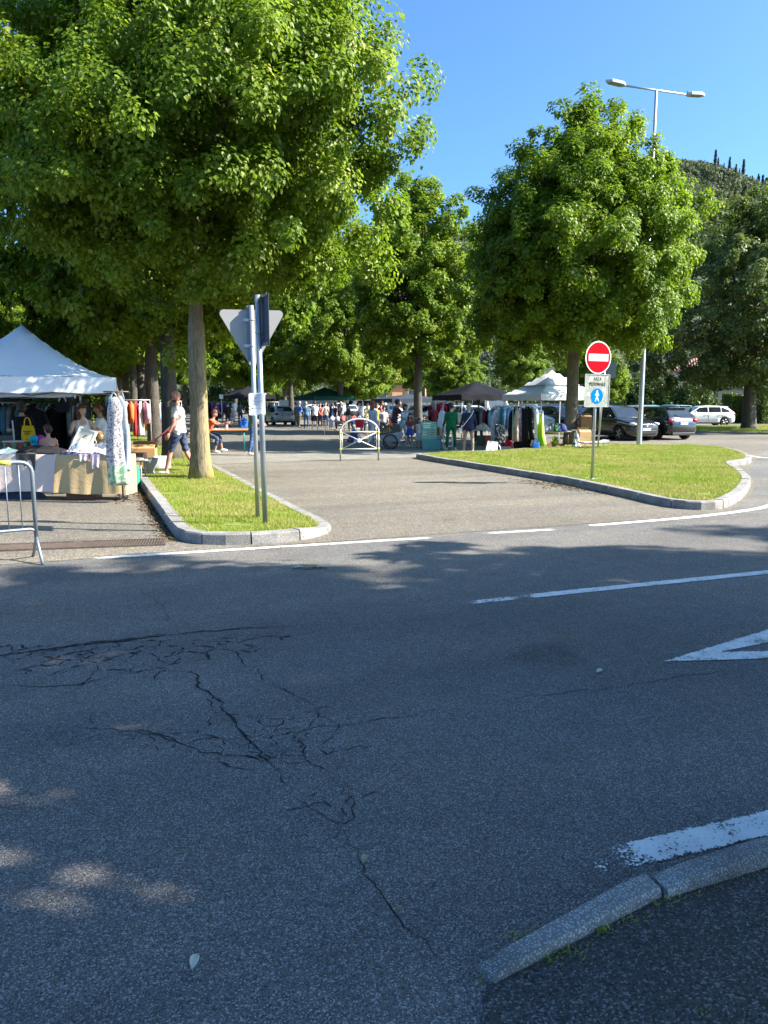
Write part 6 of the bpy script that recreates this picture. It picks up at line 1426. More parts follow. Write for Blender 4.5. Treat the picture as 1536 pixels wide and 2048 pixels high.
p = C(1076, 25.2); rail('short rail with lime green dresses beside the white canopy leg', p[0], p[1], VIEW_RZ, 0.34, 1.36, [('dress', 'lime green'), ('dress', 'lime green'), ('dress', 'cream')], 'the short rail beside the white canopy leg', LTLEG, seed=14, jit=0.8)
bag('bright blue shopping bag on the ground below the lime dresses', 1074, 24.9, 0.0, 0.26, 0.34, 0.14, (0.02, 0.12, 0.42), 'shopping_bag', 'bag')
heap('red cloth heap on the ground by the coat rail', 0, 0, 0.25, 0.2, 0.26, fab((0.6, 0.03, 0.05)), 71, 'cloth_heap', 'clothes', 0.15, 0, C(1022, 25.8)); carton('white flat crate under the red cloth heap', 1022, 25.8, (0.7, 0.5, 0.15), (0.62, 0.62, 0.62), 0.0, 0, 'crate', False, 'crate')
carton('brown cardboard box under the pale blue jackets', 1016, 26.9, (0.5, 0.4, 0.45), (0.22, 0.13, 0.08), 0.0, 0, flaps=False)
x, y = C(1106, 27.2); table('table with grey bundles under the white canopy', x, y, VIEW_RZ - R(5), 1.3, 0.7, 0.62, P((0.45, 0.45, 0.46)), P((0.12, 0.06, 0.05), 0.5))
for k, (cc, nm) in enumerate([((0.55, 0.56, 0.58), 'white'), ((0.36, 0.38, 0.40), 'grey'), ((0.05, 0.16, 0.06), 'green'), ((0.05, 0.07, 0.2), 'navy')]): heap(f'{nm} bundle on the table under the white canopy', 0, 0, 0.2, 0.22, 0.24, fab(cc), 80 + k, z=0.62, pos=C(1094 + k * 10, 27.0))
for k, (cc, nm) in enumerate([((0.5, 0.22, 0.18), 'salmon'), ((0.2, 0.06, 0.05), 'dark red')]): carton(f'{nm} crate on the ground under the white canopy table', 1097 + 22 * k, 26.6, (0.4, 0.3, 0.2), cc, 0.0, 0, 'crate', False, 'crate')
x, y = C(1113, 25.6); s_ = thing('potted_plant', 'small leafy plant in a dark pot left of the island trunk', 'plant', (x, y, 0.0)); m = MB(); m.lathe([(0.09, 0), (0.12, 0.2), (0.11, 0.2), (0.0, 0.18)], 14); m.build('pot', P((0.06, 0.05, 0.05)), s_)
rg = np.random.default_rng(2); n = 90; a = rg.uniform(0, 6.28, n); t = rg.uniform(0.1, 1.2, n); L_ = rg.uniform(0.15, 0.4, n); d = np.stack([np.cos(a) * np.sin(t), np.sin(a) * np.sin(t), np.cos(t)], 1); q = np.stack([-np.sin(a), np.cos(a), 0 * a], 1); b0 = np.tile(np.array([0, 0, 0.18]), (n, 1)); v = np.stack([b0, b0 + d * (L_ * .5)[:, None] + q * 0.03, b0 + d * L_[:, None], b0 + d * (L_ * .5)[:, None] - q * 0.03], 1)
obj('foliage', np_mesh('foliage', v.reshape(-1, 3), np.arange(n * 4).reshape(-1, 4), M_HEDGE, rg.uniform(0, 1, n)), s_)
carton('tall cardboard box right of the island trunk', 1170, 26.4, (0.42, 0.4, 0.62), (0.55, 0.36, 0.18), 0.0, R(5)); carton('brown open box standing on the table behind the cardboard box', 1172, 27.6, (0.4, 0.36, 0.45), (0.28, 0.15, 0.08), 0.66)
x, y = C(1166, 27.6); table('folding table behind the tall cardboard box', x, y, VIEW_RZ, 0.9, 0.6, 0.66, P((0.4, 0.35, 0.3)), P((0.4, 0.4, 0.4)))
heap('white and navy printed cloth beside the island trunk', 0, 0, 0.14, 0.14, 0.55, pattern((0.72, 0.72, 0.72), (0.05, 0.05, 0.15), 8, 0.55), 92, 'cloth_bundle', 'clothes', 0.0, 0, C(1155, 25.9))
x, y = C(1187, 25.3); s_ = thing('lounger', 'low grey and white folding lounger on the island edge', 'lounger', (x, y, 0.10), VIEW_RZ + 0.1)
MB().box((0, 0, 0.20), (0.75, 0.5, 0.05)).build('bed', pattern((0.6, 0.6, 0.6), (0.3, 0.3, 0.32), 5, 0.5), s_, 0.01)
m = MB(); m.box((0.40, 0, 0.24), (0.22, 0.5, 0.05), rot=Matrix.Rotation(R(-20), 3, 'Y')); m.build('headrest', fab((0.62, 0.62, 0.62)), s_)
for sx in (-1, 1):
    for sy in (-1, 1): m = MB(); m.tube([(sx * 0.3, sy * 0.22, 0.19), (sx * 0.36, sy * 0.22, 0.0)], 0.012, 6); m.build('leg', GALV_D, s_)
# ------------------------------------------------------------------ cars
TYRE = P((0.012, 0.012, 0.012), 0.85, 0, 0.2, 12, 'rubber'); RIM = P((0.45, 0.46, 0.47), 0.35, 0.7, 0.08, 6, 'alloy'); TRIM = P((0.014, 0.014, 0.015), 0.55, 0, 0.2, 8, 'black_trim'); CHROME = P((0.6, 0.6, 0.62), 0.2, 0.9, 0.05, 4, 'chrome')
LRED = P((0.42, 0.01, 0.015), 0.2, 0, 0.1, 10, 'tail_lens'); LCLR = P((0.55, 0.57, 0.58), 0.12, 0.2, 0.08, 12, 'head_lens'); PLATE = P((0.72, 0.73, 0.74), 0.5); PBLUE = P((0.02, 0.08, 0.45), 0.5)
_wheel = {}
def wheel_meshes(r):
    k = round(r, 3)
    if k in _wheel: return _wheel[k]
    t = MB(); n = 28; prof = [(r * 0.68, -0.10), (r * 0.92, -0.105), (r, -0.08), (r, 0.08), (r * 0.92, 0.105), (r * 0.68, 0.10)]
    Mx = Matrix.Rotation(R(90), 4, 'X'); rings = [[(a * math.cos(2 * math.pi * j / n), a * math.sin(2 * math.pi * j / n), z) for j in range(n)] for a, z in prof + [prof[0]]]
    t.loft(rings, 0, True, False, True, Mx); tm = t.mesh('tyre', TYRE)
    q = MB(); rings = [[(a * math.cos(2 * math.pi * j / n), a * math.sin(2 * math.pi * j / n), z) for j in range(n)] for a, z in [(r * 0.69, -0.098), (r * 0.64, -0.09), (r * 0.62, 0.0), (0.01, 0.0)]]
    q.loft(rings, 0, True, False, True, Mx)
    for s_ in range(5):
        a = 2 * math.pi * s_ / 5
        for da in (-0.16, 0.16):
            q.tube([(0.04 * math.cos(a), -0.085, 0.04 * math.sin(a)), (r * 0.65 * math.cos(a + da), -0.092, r * 0.65 * math.sin(a + da))], [0.022, 0.016], 6)
    q.tube([(0, -0.095, 0), (0, -0.04, 0)], [0.04, 0.05], 12)
    rm = q.mesh('rim', RIM); bk = MB(); bk.tube([(0, -0.03, 0), (0, 0.06, 0)], r * 0.6, 20); bm_ = bk.mesh('brake_disc', P((0.06, 0.06, 0.06), 0.6, 0.5))
    _wheel[k] = (tm, rm, bm_); return _wheel[k]
def interp(t, pts): return float(np.interp(t, [p[0] for p in pts], [p[1] for p in pts]))
def car(label, x, y, heading, L=4.1, W=1.76, H=1.47, col=(0.7, 0.7, 0.7), kind='hatch', group=None, detail=True, wr=0.31, cat='car', name='parked_car', metallic=0.0):
    """heading: direction of travel of the nose. local +X is forward."""
    s_ = thing(name, label, cat, (x, y, 0), heading, group)
    paint = P(col, 0.18 if max(col) < 0.1 else 0.32, metallic, 0.03, 2.0, 'paint'); hw = W / 2; belt = 0.62 * H
    van = kind == 'van'
    hoodz = [(0, 0.46 * H), (0.02, 0.50 * H), (0.06, 0.545 * H), (0.16, 0.60 * H), (0.25, 0.645 * H), (0.32, 0.645 * H), (0.60, 0.665 * H), (0.90, 0.69 * H), (0.965, 0.67 * H), (0.985, 0.60 * H), (1.0, 0.48 * H)]
    botz = [(0, 0.30), (0.02, 0.22), (0.06, 0.19), (0.94, 0.20), (0.98, 0.26), (1.0, 0.36)]
    wid = [(0, 0.62), (0.015, 0.78), (0.05, 0.90), (0.12, 0.97), (0.25, 1.0), (0.8, 1.0), (0.92, 0.96), (0.97, 0.90), (0.99, 0.82), (1.0, 0.70)]
    ts = [0, 0.008, 0.02, 0.04, 0.07, 0.12, 0.18, 0.25, 0.32, 0.4, 0.5, 0.6, 0.7, 0.8, 0.88, 0.93, 0.965, 0.985, 0.995, 1.0]
    rings = []
    for t in ts:
        xx = L / 2 - t * L; zt = interp(t, hoodz); zb = interp(t, botz); w_ = hw * interp(t, wid); zm = zb + (zt - zb) * 0.5
        half = [(w_ * 0.80, zb), (w_ * 0.95, zb + 0.05), (w_ * 0.99, zb + 0.14), (w_, zm), (w_ * 0.985, zb + (zt - zb) * 0.75), (w_ * 0.955, zt - 0.045), (w_ * 0.90, zt - 0.012), (w_ * 0.6, zt + 0.015), (0.0, zt + 0.028)]
        ring = [(xx, a, b) for a, b in half] + [(xx, -a, b) for a, b in reversed(half[:-1])]; rings.append(ring)
    m = MB(); m.loft(rings, 0, True, True); body_me = m.mesh('body', paint)
    wb = 0.62 * L; fx, rx = L / 2 - 0.195 * L, L / 2 - 0.195 * L - wb
    # wheel arches cut from the body
    tmp = obj('tmp_body', body_me); cuts = []
    for wx in (fx, rx):
        c = MB(); c.tube([(wx, -hw - 0.2, wr), (wx, hw + 0.2, wr)], wr * 1.16, 28, smooth=True); co = c.build('tmp_cut', paint); cuts.append(co)
        md = tmp.modifiers.new('b', 'BOOLEAN'); md.object = co; md.operation = 'DIFFERENCE'; md.solver = 'EXACT'
    bpy.context.view_layer.update(); dg = bpy.context.evaluated_depsgraph_get()
    bme = bpy.data.meshes.new_from_object(tmp.evaluated_get(dg)); bme.name = 'body'
    bpy.data.objects.remove(tmp)
    for co in cuts: bpy.data.objects.remove(co)
    body = obj('body', bme, s_)
    m = MB(); m.box((0, 0, 0.36), (L * 0.90, W * 0.74, 0.32)); m.build('underbody', TRIM, s_)
    # cabin
    if van: prof = [(0.18, 0.62 * H, 0.90), (0.27, 0.985 * H, 0.80), (0.40, H, 0.80), (0.93, H, 0.80), (0.985, 0.66 * H, 0.88)]
    else: prof = [(0.245, 0.63 * H, 0.90), (0.42, 0.955 * H, 0.70), (0.52, H, 0.70), (0.70, 0.99 * H, 0.69), (0.86, 0.955 * H, 0.66), (0.975, 0.665 * H, 0.84)]
    base = [(t, z, k) for t, z, k in prof]
    X = lambda t: L / 2 - t * L
    rings = []
    top = [(X(t), z, hw * k) for t, z, k in prof]
    m = MB(); vs = []; n = len(top)
    bt = [(top[0][0], 0.60 * H, hw * 0.90)] + [(x_, 0.62 * H, hw * 0.93) for x_, z, w_ in top[1:-1]] + [(top[-1][0], 0.62 * H, hw * 0.84)]
    for sgn in (1, -1):
        for (x_, z, w_) in top: vs.append((x_, sgn * w_, z))
        for (x_, z, w_) in bt: vs.append((x_, sgn * w_, z))
    fs = []
    for i in range(n - 1):
        fs.append((i, i + 1, 2 * n + i + 1, 2 * n + i)); fs.append((i + 1, i, n + i, n + i + 1)); fs.append((2 * n + i, 2 * n + i + 1, 3 * n + i + 1, 3 * n + i))
    fs.append((0, 2 * n, 3 * n, n)); fs.append((n - 1, 2 * n - 1, 4 * n - 1, 3 * n - 1)); fs.append(tuple(list(range(n, 2 * n)) + list(reversed(range(3 * n, 4 * n)))))
    m.add(vs, fs); me = m.mesh('cabin', paint); bm = bmesh.new(); bm.from_mesh(me); bmesh.ops.recalc_face_normals(bm, faces=bm.faces)
    ed = [e for e in bm.edges if len(e.link_faces) == 2 and min(v_.co.z for v_ in e.verts) > 0.64 * H and e.calc_face_angle(0) > R(20)]
    bmesh.ops.bevel(bm, geom=ed, offset=0.045, segments=3, profile=0.5, affect='EDGES', clamp_overlap=True); bm.to_mesh(me); bm.free()
    for p_ in me.polygons: p_.use_smooth = True
    try: me.set_sharp_from_angle(angle=R(35))
    except Exception: pass
    cabin = obj('cabin', me, s_)
    # windows as slightly proud panes
    def pane(nm, quad, off):
        q = [Vector(p_) for p_ in quad]; nn = (q[1] - q[0]).cross(q[-1] - q[0]).normalized()
        if nn.dot(Vector(off)) < 0: nn = -nn
        k = len(q); mm = MB(); mm.add([p_ + nn * 0.010 for p_ in q] + [p_ - nn * 0.01 for p_ in q], [tuple(range(k)), tuple(reversed(range(k, 2 * k)))] + [(i, (i + 1) % k, k + (i + 1) % k, k + i) for i in range(k)]); return mm.build(nm, M_GLASS, cabin)
    def lerp3(a, b, t): return tuple(a[i] + (b[i] - a[i]) * t for i in range(3))
    A, B = top[0], top[1]
    f0, f1 = 0.10, 0.93
    wl = [(lerp3((A[0], A[2], A[1]), (B[0], B[2], B[1]), f)) for f in (f0, f1)]
    pane('windscreen', [(wl[0][0], wl[0][1] * 0.92, wl[0][2]), (wl[1][0], wl[1][1] * 0.92, wl[1][2]), (wl[1][0], -wl[1][1] * 0.92, wl[1][2]), (wl[0][0], -wl[0][1] * 0.92, wl[0][2])], (1, 0, 1))
    Cc, D = top[-2], top[-1]
    wl = [(lerp3((Cc[0], Cc[2], Cc[1]), (D[0], D[2], D[1]), f)) for f in (0.10, 0.82)]
    pane('rear_window', [(wl[0][0], wl[0][1] * 0.88, wl[0][2]), (wl[1][0], wl[1][1] * 0.88, wl[1][2]), (wl[1][0], -wl[1][1] * 0.88, wl[1][2]), (wl[0][0], -wl[0][1] * 0.88, wl[0][2])], (-1, 0, 1))
    ztop = lambda x_: interp(-x_, [(-p_[0], p_[1]) for p_ in top]); wtop = lambda x_: interp(-x_, [(-p_[0], p_[2]) for p_ in top])
    zb_ = 0.675 * H
    def side_pt(x_, z, sg):
        zt = ztop(x_); k = (z - 0.62 * H) / max(1e-3, zt - 0.62 * H); return (x_, sg * (hw * 0.93 + (wtop(x_) - hw * 0.93) * min(1, max(0, k))), z)
    cuts_ = ([(0.285, 0.43), (0.45, 0.66), (0.68, 0.92)] if van else [(0.315, 0.545), (0.565, 0.755), (0.775, 0.895)])
    for sg in (-1, 1):
        for t0, t1 in cuts_:
            x0, x1 = X(t0), X(t1); up0, up1 = min(ztop(x0) - 0.075, 0.925 * H), min(ztop(x1) - 0.075, 0.925 * H)
            if t1 > 0.8 and not van: up1 = zb_ + 0.12
            if t0 < 0.33:
                xm = x0 - 0.10 * L if not van else x0 - 0.05 * L; upm = min(ztop(xm) - 0.07, 0.925 * H)
                quad = [side_pt(x0 - 0.02, zb_ + 0.02, sg), side_pt(xm, upm, sg), side_pt(x1, up1, sg), side_pt(x1, zb_, sg)]
            else: quad = [side_pt(x0, zb_, sg), side_pt(x0, up0, sg), side_pt(x1, up1, sg), side_pt(x1, zb_, sg)]
            pane('side_window', quad, (0, sg, 0.2))
    tm, rm, bkm = wheel_meshes(wr)
    for wx in (fx, rx):
        for sg in (-1, 1):
            we = bpy.data.objects.new('wheel', tm); COL.objects.link(we); we.parent = s_; we.location = (wx, sg * (hw - 0.115), wr); we.rotation_euler = (0, 0, 0 if sg < 0 else math.pi)
            o = obj('rim', rm, we); o = obj('brake_disc', bkm, we)
    if not detail: return s_
    for sg in (-1, 1):
        # lamps
        m = MB(); m.ball((L / 2 - 0.18, sg * hw * 0.70, 0.485 * H), (0.20, 0.16, 0.075), 12, 8); m.build('headlight', LCLR, s_)
        m = MB(); m.ball((-L / 2 + 0.075, sg * hw * 0.74, 0.585 * H), (0.085, 0.17, 0.085), 12, 8); m.build('tail_light', LRED, s_)
        m = MB(); m.ball((X(0.335), sg * (hw + 0.07), 0.70 * H), (0.07, 0.10, 0.065), 10, 6); m.build('mirror', paint, s_)
        for t in (0.52, 0.74):
            dr = MB(); dr.box((X(t), sg * (hw + 0.004), 0.585 * H), (0.17, 0.025, 0.03)); dr.build('door_handle', paint, s_, 0.006)
        for t in (0.33, 0.555, 0.775 if kind != 'three' else 0.77):
            m = MB(); pts = [(X(t), sg * hw * 0.988, 0.63 * H), (X(t), sg * (hw + 0.003), 0.42 * H), (X(t) + 0.03, sg * hw * 0.997, 0.24 * H)]; m.tube(pts, 0.006, 5); m.build('door_seam', TRIM, s_)
        m = MB(); m.box((0.0, sg * (hw * 0.975), 0.215), (L * 0.46, 0.05, 0.06)); m.build('sill', TRIM, s_)
    m = MB(); m.box((L / 2 - 0.045, 0, 0.30 * H - 0.06), (0.10, W * 0.60, 0.17)); m.build('lower_grille', TRIM, s_, 0.02)
    m = MB(); m.box((L / 2 - 0.035, 0, 0.45 * H), (0.07, W * 0.40, 0.05)); m.build('upper_grille', TRIM, s_, 0.01)
    m = MB(); m.tube([(L / 2 + 0.0, 0.05 * math.cos(a), 0.455 * H + 0.035 * math.sin(a)) for a in [k * math.pi / 6 for k in range(13)]], 0.008, 5); m.build('emblem', CHROME, s_)
    for xx, z in ((L / 2 + 0.012, 0.335 * H), (-L / 2 - 0.004, 0.50 * H)):
        m = MB(); m.box((xx, 0, z), (0.018, 0.50, 0.11)); pl = m.build('licence_plate', PLATE, s_)
        m = MB()
        for sg in (-1, 1): m.box((xx + (0.0005 if xx > 0 else -0.0005), sg * 0.228, z), (0.019, 0.044, 0.108))
        m.build('plate_band', PBLUE, pl)
        m = MB(); rr_ = random.Random(int(x * 10))
        for k in range(7): m.box((xx + (0.0008 if xx > 0 else -0.0008), -0.17 + k * 0.056 + (0.02 if k > 1 else 0), z), (0.019, 0.030, 0.066))
        m.build('characters', P((0.08, 0.08, 0.09)), pl)
    m = MB(); m.box((-L / 2 + 0.055, 0, 0.27), (0.12, W * 0.70, 0.13)); m.build('rear_bumper_insert', TRIM, s_, 0.02)
    m = MB(); m.box((X(0.965) - 0.0, 0, 0.655 * H), (0.03, 0.09, 0.012)); m.build('rear_badge', CHROME, s_)
    m = MB(); m.tube([(X(0.965) - 0.02, 0.02, 0.70 * H), (X(0.95) - 0.03, 0.22, 0.735 * H), (X(0.945) - 0.03, 0.42, 0.745 * H)], 0.008, 5); m.build('wiper', TRIM, s_)
    m = MB(); m.box((X(0.875), 0, 0.955 * H), (0.16, W * 0.58, 0.025)); m.build('spoiler', paint, s_, 0.008)
    m = MB(); m.tube([(X(0.83), 0, 0.97 * H), (X(0.86), 0, 1.06 * H)], 0.008, 5); m.build('aerial', TRIM, s_)
    return s_
NEG_Y, POS_Y = R(-90), R(90)
cx, cy = C(1297, 32.2); car('dark grey hatchback parked nose out behind the lamp post', cx + 0.0, cy + 2.0, NEG_Y, 3.95, 1.74, 1.50, (0.030, 0.027, 0.025), metallic=0.3)
cx, cy = C(1370, 33.2); car('black hatchback with red tail lights parked tail out beside the grey one', cx, cy + 2.1, POS_Y, 4.26, 1.79, 1.47, (0.006, 0.008, 0.010), metallic=0.1)
cx, cy = C(1403, 54); car('white five-door hatchback crossing beyond the grass verge', cx, cy, R(156), 4.3, 1.79, 1.44, (0.78, 0.78, 0.76))
cx, cy = C(566, 55.5); car('small silver-grey three-door hatchback at the edge of the avenue', cx, cy + 1.2, POS_Y, 3.7, 1.68, 1.42, (0.46, 0.46, 0.44), metallic=0.3)
# rows parked behind the stalls
far = [(1010, 47, (0.72, 0.72, 0.70), 'white'), (1048, 48, (0.60, 0.62, 0.64), 'silver'), (1086, 44, (0.70, 0.72, 0.72), 'white'), (1122, 43, (0.02, 0.02, 0.025), 'black'), (1150, 50, (0.30, 0.33, 0.36), 'grey'), (1195, 52, (0.72, 0.72, 0.70), 'white'), (1235, 50, (0.55, 0.58, 0.60), 'silver'), (1268, 53, (0.72, 0.72, 0.72), 'white'), (1300, 54, (0.16, 0.36, 0.38), 'teal'), (1340, 56, (0.20, 0.46, 0.48), 'teal')]
for px, d_, c_, nm in far:
    cx, cy = C(px, d_); car(f'{nm} car parked in the row behind the stalls', cx, cy, rk.choice([NEG_Y, POS_Y]) + rk.uniform(-.04, .04), 4.1 + rk.uniform(-.2, .2), 1.76, 1.46 + rk.uniform(-.03, .05), c_, group='cars parked behind the stalls')
for px, d_, c_, nm, kd in [(690, 74, (0.72, 0.72, 0.72), 'white', 'hatch'), (726, 76, (0.7, 0.72, 0.74), 'white', 'van'), (758, 78, (0.5, 0.6, 0.66), 'pale blue', 'hatch'), (776, 70, (0.72, 0.72, 0.72), 'white', 'hatch'), (868, 62, (0.40, 0.48, 0.52), 'grey-blue', 'hatch'), (848, 66, (0.55, 0.56, 0.58), 'silver', 'hatch'), (905, 52, (0.7, 0.7, 0.7), 'white', 'hatch'), (942, 50, (0.62, 0.66, 0.70), 'silver', 'hatch'), (976, 52, (0.72, 0.72, 0.72), 'white', 'van'), (618, 84, (0.7, 0.7, 0.7), 'white', 'hatch'), (652, 84, (0.3, 0.3, 0.32), 'grey', 'hatch')]:
    cx, cy = C(px, d_); car(f'{nm} {"van" if kd == "van" else "car"} parked far behind the market between the trunks', cx, cy, rk.choice([NEG_Y, R(180), POS_Y]), 4.2 if kd == 'hatch' else 4.9, 1.78, 1.47 if kd == 'hatch' else 2.0, c_, kd, group='vehicles parked behind the market', detail=kd == 'hatch' and d_ < 55, name='parked_van' if kd == 'van' else 'parked_car', cat='van' if kd == 'van' else 'car')
# ------------------------------------------------------------------ people
SKIN = {'light': (0.56, 0.34, 0.25), 'tan': (0.42, 0.23, 0.15), 'pale': (0.62, 0.42, 0.33), 'red': (0.60, 0.27, 0.20)}
HAIR = {'brown': (0.045, 0.022, 0.012), 'dark': (0.012, 0.009, 0.008), 'auburn': (0.12, 0.035, 0.015), 'red': (0.20, 0.055, 0.02), 'blond': (0.42, 0.26, 0.10), 'grey': (0.32, 0.30, 0.28)}
def vdir(fwd, outw, sx): return Vector((sx * math.sin(R(outw)), math.sin(R(fwd)) * math.cos(R(outw)), -math.cos(R(fwd)) * math.cos(R(outw))))
def person(label, x, y, heading, h=1.70, z=0.0, skin='light', top=(0.6, 0.6, 0.6), sleeve=0.55, hem=0.0, bottom=(0.05, 0.05, 0.1), leg=2.0, shoes=(0.05, 0.05, 0.05), hair=('brown', 'short'), pose=None, girth=1.0, skirt=None, beard=False, glasses=False, tanktop=False, topmat=None, botmat=None, child=False, cap=None, vox=0.021):
    """faces local +Y; heading 0 = along +Y. sleeve/leg 0..2 along the two limb segments"""
    po = dict(lean=3, armL=(4, 9, 14), armR=(4, 9, 14), legL=(3, 4), legR=(-3, 4), head=(0, 4), twist=0); po.update(pose or {})
    s_ = thing('person', label, 'person', (x, y, z), heading)
    hs = 1.22 if child else 1.06           # bigger head on children
    L_ = R(po['lean']); up = Vector((0, math.sin(L_), math.cos(L_))); g = girth
    P0 = Vector((0, 0, 0)); waist = P0 + up * 0.18; chest = P0 + up * 0.36; neck0 = P0 + up * 0.535; neck1 = neck0 + Vector((0, math.sin(L_ * 0.5), math.cos(L_ * 0.5))) * 0.075
    segs = []; m = MB()
    def ring(c, a, b, ax=None, n=16):
        u = Vector((1, 0, 0)); f_ = up.cross(u) if ax is None else ax.cross(u); f_.normalize(); return [c + u * a * math.cos(2 * math.pi * j / n) + f_ * b * math.sin(2 * math.pi * j / n) for j in range(n)]
    rg_ = [(-0.10, 0.10, 0.08), (-0.06, 0.155 * g, 0.105 * g), (0.0, 0.168 * g, 0.115 * g), (0.08, 0.152 * g, 0.108 * g), (0.18, 0.138 * g, 0.100 * g), (0.30, 0.152 * g, 0.112 * g), (0.40, 0.168 * g, 0.110 * g), (0.465, 0.160, 0.088), (0.505, 0.105, 0.068), (0.54, 0.055, 0.055)]
    m.loft([ring(P0 + up * q, a, b) for q, a, b in rg_], 0, True); segs.append(('torso', P0 - up * 0.08, P0 + up * 0.52, 0.14))
    m.tube([neck0 - up * 0.04, neck0 + up * 0.02, neck1 + up * 0.02], [0.060, 0.054, 0.052], 12); segs.append(('neck', neck0 + up * 0.005, neck1 + up * 0.05, 0.055))
    hands = []
    for sx, key in ((-1, 'armL'), (1, 'armR')):
        a = po[key]; fwd, outw, bend = a[:3]; inw = a[3] if len(a) > 3 else 0
        sh = P0 + up * 0.455 + Vector((sx * 0.172 * (0.5 + 0.5 * g), 0, 0)); d1 = vdir(fwd + po['lean'] * 0.5, outw, sx); el = sh + d1 * 0.285; d2 = vdir(fwd + po['lean'] * 0.5 + bend, outw - inw, sx); wr_ = el + d2 * 0.25
        m.tube([sh - d1 * 0.02 + Vector((-sx * 0.03, 0, 0.005)), sh + d1 * 0.04, sh.lerp(el, 0.5), el], [0.050, 0.054 * (0.6 + 0.4 * g), 0.045, 0.037], 10); m.tube([el, el.lerp(wr_, 0.3), wr_], [0.037, 0.039, 0.026], 10)
        segs.append(('uarm', sh, el, 0.045)); segs.append(('farm', el, wr_, 0.034)); hands.append((wr_, d2, sx))
    feet = []
    for sx, key in ((-1, 'legL'), (1, 'legR')):
        fwd, bend = po[key][:2]; sp = po[key][2] if len(po[key]) > 2 else 3
        hp = P0 + Vector((sx * 0.088 * (0.6 + 0.4 * g), 0, -0.03)); d1 = vdir(fwd, sp, sx); kn = hp + d1 * 0.43; d2 = vdir(fwd - bend, sp * 0.5, sx); an = kn + d2 * 0.415
        m.tube([hp - d1 * 0.02, hp + d1 * 0.08, hp.lerp(kn, 0.55), kn], [0.080, 0.088 * g, 0.068, 0.054], 12); m.tube([kn, kn.lerp(an, 0.3), kn.lerp(an, 0.7), an], [0.054, 0.058, 0.043, 0.036], 12)
        segs.append(('thigh', hp, kn, 0.075)); segs.append(('calf', kn, an, 0.05))
        fd = Vector((sx * 0.18, 1, 0)).normalized(); heel = an + Vector((0, 0, -0.045)) - fd * 0.055; toe = heel + fd * 0.24 - Vector((0, 0, 0.02))
        m.tube([heel, heel + fd * 0.06, heel.lerp(toe, 0.6), toe], [0.036, 0.042, 0.043, 0.028], 10); m.tube([an, an + Vector((0, 0, -0.05))], [0.036, 0.038], 10); segs.append(('foot', heel, toe, 0.045)); feet.append(min(heel.z, toe.z) - 0.030)
    drop = -min(feet)
    k = h / (neck1.z + drop + 0.235 * hs)      # scale so that the figure has height h when upright
    if po.get('k'): k = po['k'] * h / 1.75
    me = m.mesh('tmp', []); tmp = obj('tmp', me)
    md = tmp.modifiers.new('r', 'REMESH'); md.mode = 'VOXEL'; md.voxel_size = vox; md2 = tmp.modifiers.new('s', 'SMOOTH'); md2.factor = 0.5; md2.iterations = 3
    bpy.context.view_layer.update(); bme = bpy.data.meshes.new_from_object(tmp.evaluated_get(bpy.context.evaluated_depsgraph_get())); bpy.data.objects.remove(tmp)
    V = np.empty(len(bme.vertices) * 3); bme.vertices.foreach_get('co', V); V = V.reshape(-1, 3); N_ = np.empty(len(bme.vertices) * 3); bme.vertices.foreach_get('normal', N_); N_ = N_.reshape(-1, 3)
    best = np.full(len(V), 1e9); bi = np.zeros(len(V), int); bt = np.zeros(len(V))
    for i, (nm, a, b, r_) in enumerate(segs):
        a = np.array(a); d = np.array(b) - a; t = np.clip(((V - a) @ d) / (d @ d), 0, 1); dist = np.linalg.norm(V - (a + t[:, None] * d), axis=1) - r_
        u = dist < best; best[u] = dist[u]; bi[u] = i; bt[u] = t[u]
    reg = np.zeros(len(V), int)        # 0 skin 1 top 2 bottom 3 shoes
    for i, (nm, a, b, r_) in enumerate(segs):
        q = bi == i
        if nm == 'torso': reg[q] = np.where(bt[q] * 0.60 - 0.08 > hem, np.where((bt[q] > (0.83 if tanktop else 0.985)) & ~((np.abs(np.abs(V[q, 0]) - 0.085) < 0.028) & tanktop), 0, 1), 2)
        elif nm == 'uarm': reg[q] = np.where(bt[q] < sleeve, 1, 0)
        elif nm == 'farm': reg[q] = np.where(1 + bt[q] < sleeve, 1, 0)
        elif nm == 'thigh': reg[q] = np.where(bt[q] < leg, np.where((bt[q] * -0.43 > hem), 1, 2), 0)
        elif nm == 'calf': reg[q] = np.where(1 + bt[q] < leg, 2, 0)
        elif nm == 'foot': reg[q] = 3
    off = np.array([0.0, 0.013, 0.012, 0.004])[reg]
    fold = 0.006 * np.sin(V[:, 2] * 55 + 4 * np.sin(V[:, 0] * 20)) * ((reg == 1) | (reg == 2))
    V2 = V + N_ * (off + fold)[:, None]; V2[:, 2] += drop; V2 *= k
    bme.vertices.foreach_set('co', V2.astype(np.float32).ravel())
    F = [tuple(p_.vertices) for p_ in bme.polygons]
    fm = [int(np.bincount(reg[list(f_)], minlength=4).argmax()) for f_ in F]
    # head, face and hands joined to the same body mesh
    hb = MB(); hc = neck1 + Vector((0, math.sin(L_ * 0.5) * 0.05 + 0.02, 0.105 * hs)); yaw, pit = po['head']; Mh = Matrix.Translation(hc) @ Matrix.Rotation(R(yaw), 4, 'Z') @ Matrix.Rotation(-R(pit) - L_ * 0.4, 4, 'X') @ Matrix.Scale(hs, 4)
    def face(p_, d):
        q = p_.copy(); t = max(0, -d.z)
        q.x *= 1 - 0.30 * t ** 1.5; q.y = q.y * (1 - 0.12 * t) + (0.012 * t if d.y > 0 else 0.02 * t)
        if d.y > 0.2 and abs(d.z) < 0.5: q.y -= 0.006
        return q
    hb.ball((0, 0, 0), (0.076, 0.096, 0.118), 18, 14, 0, Mh, face)
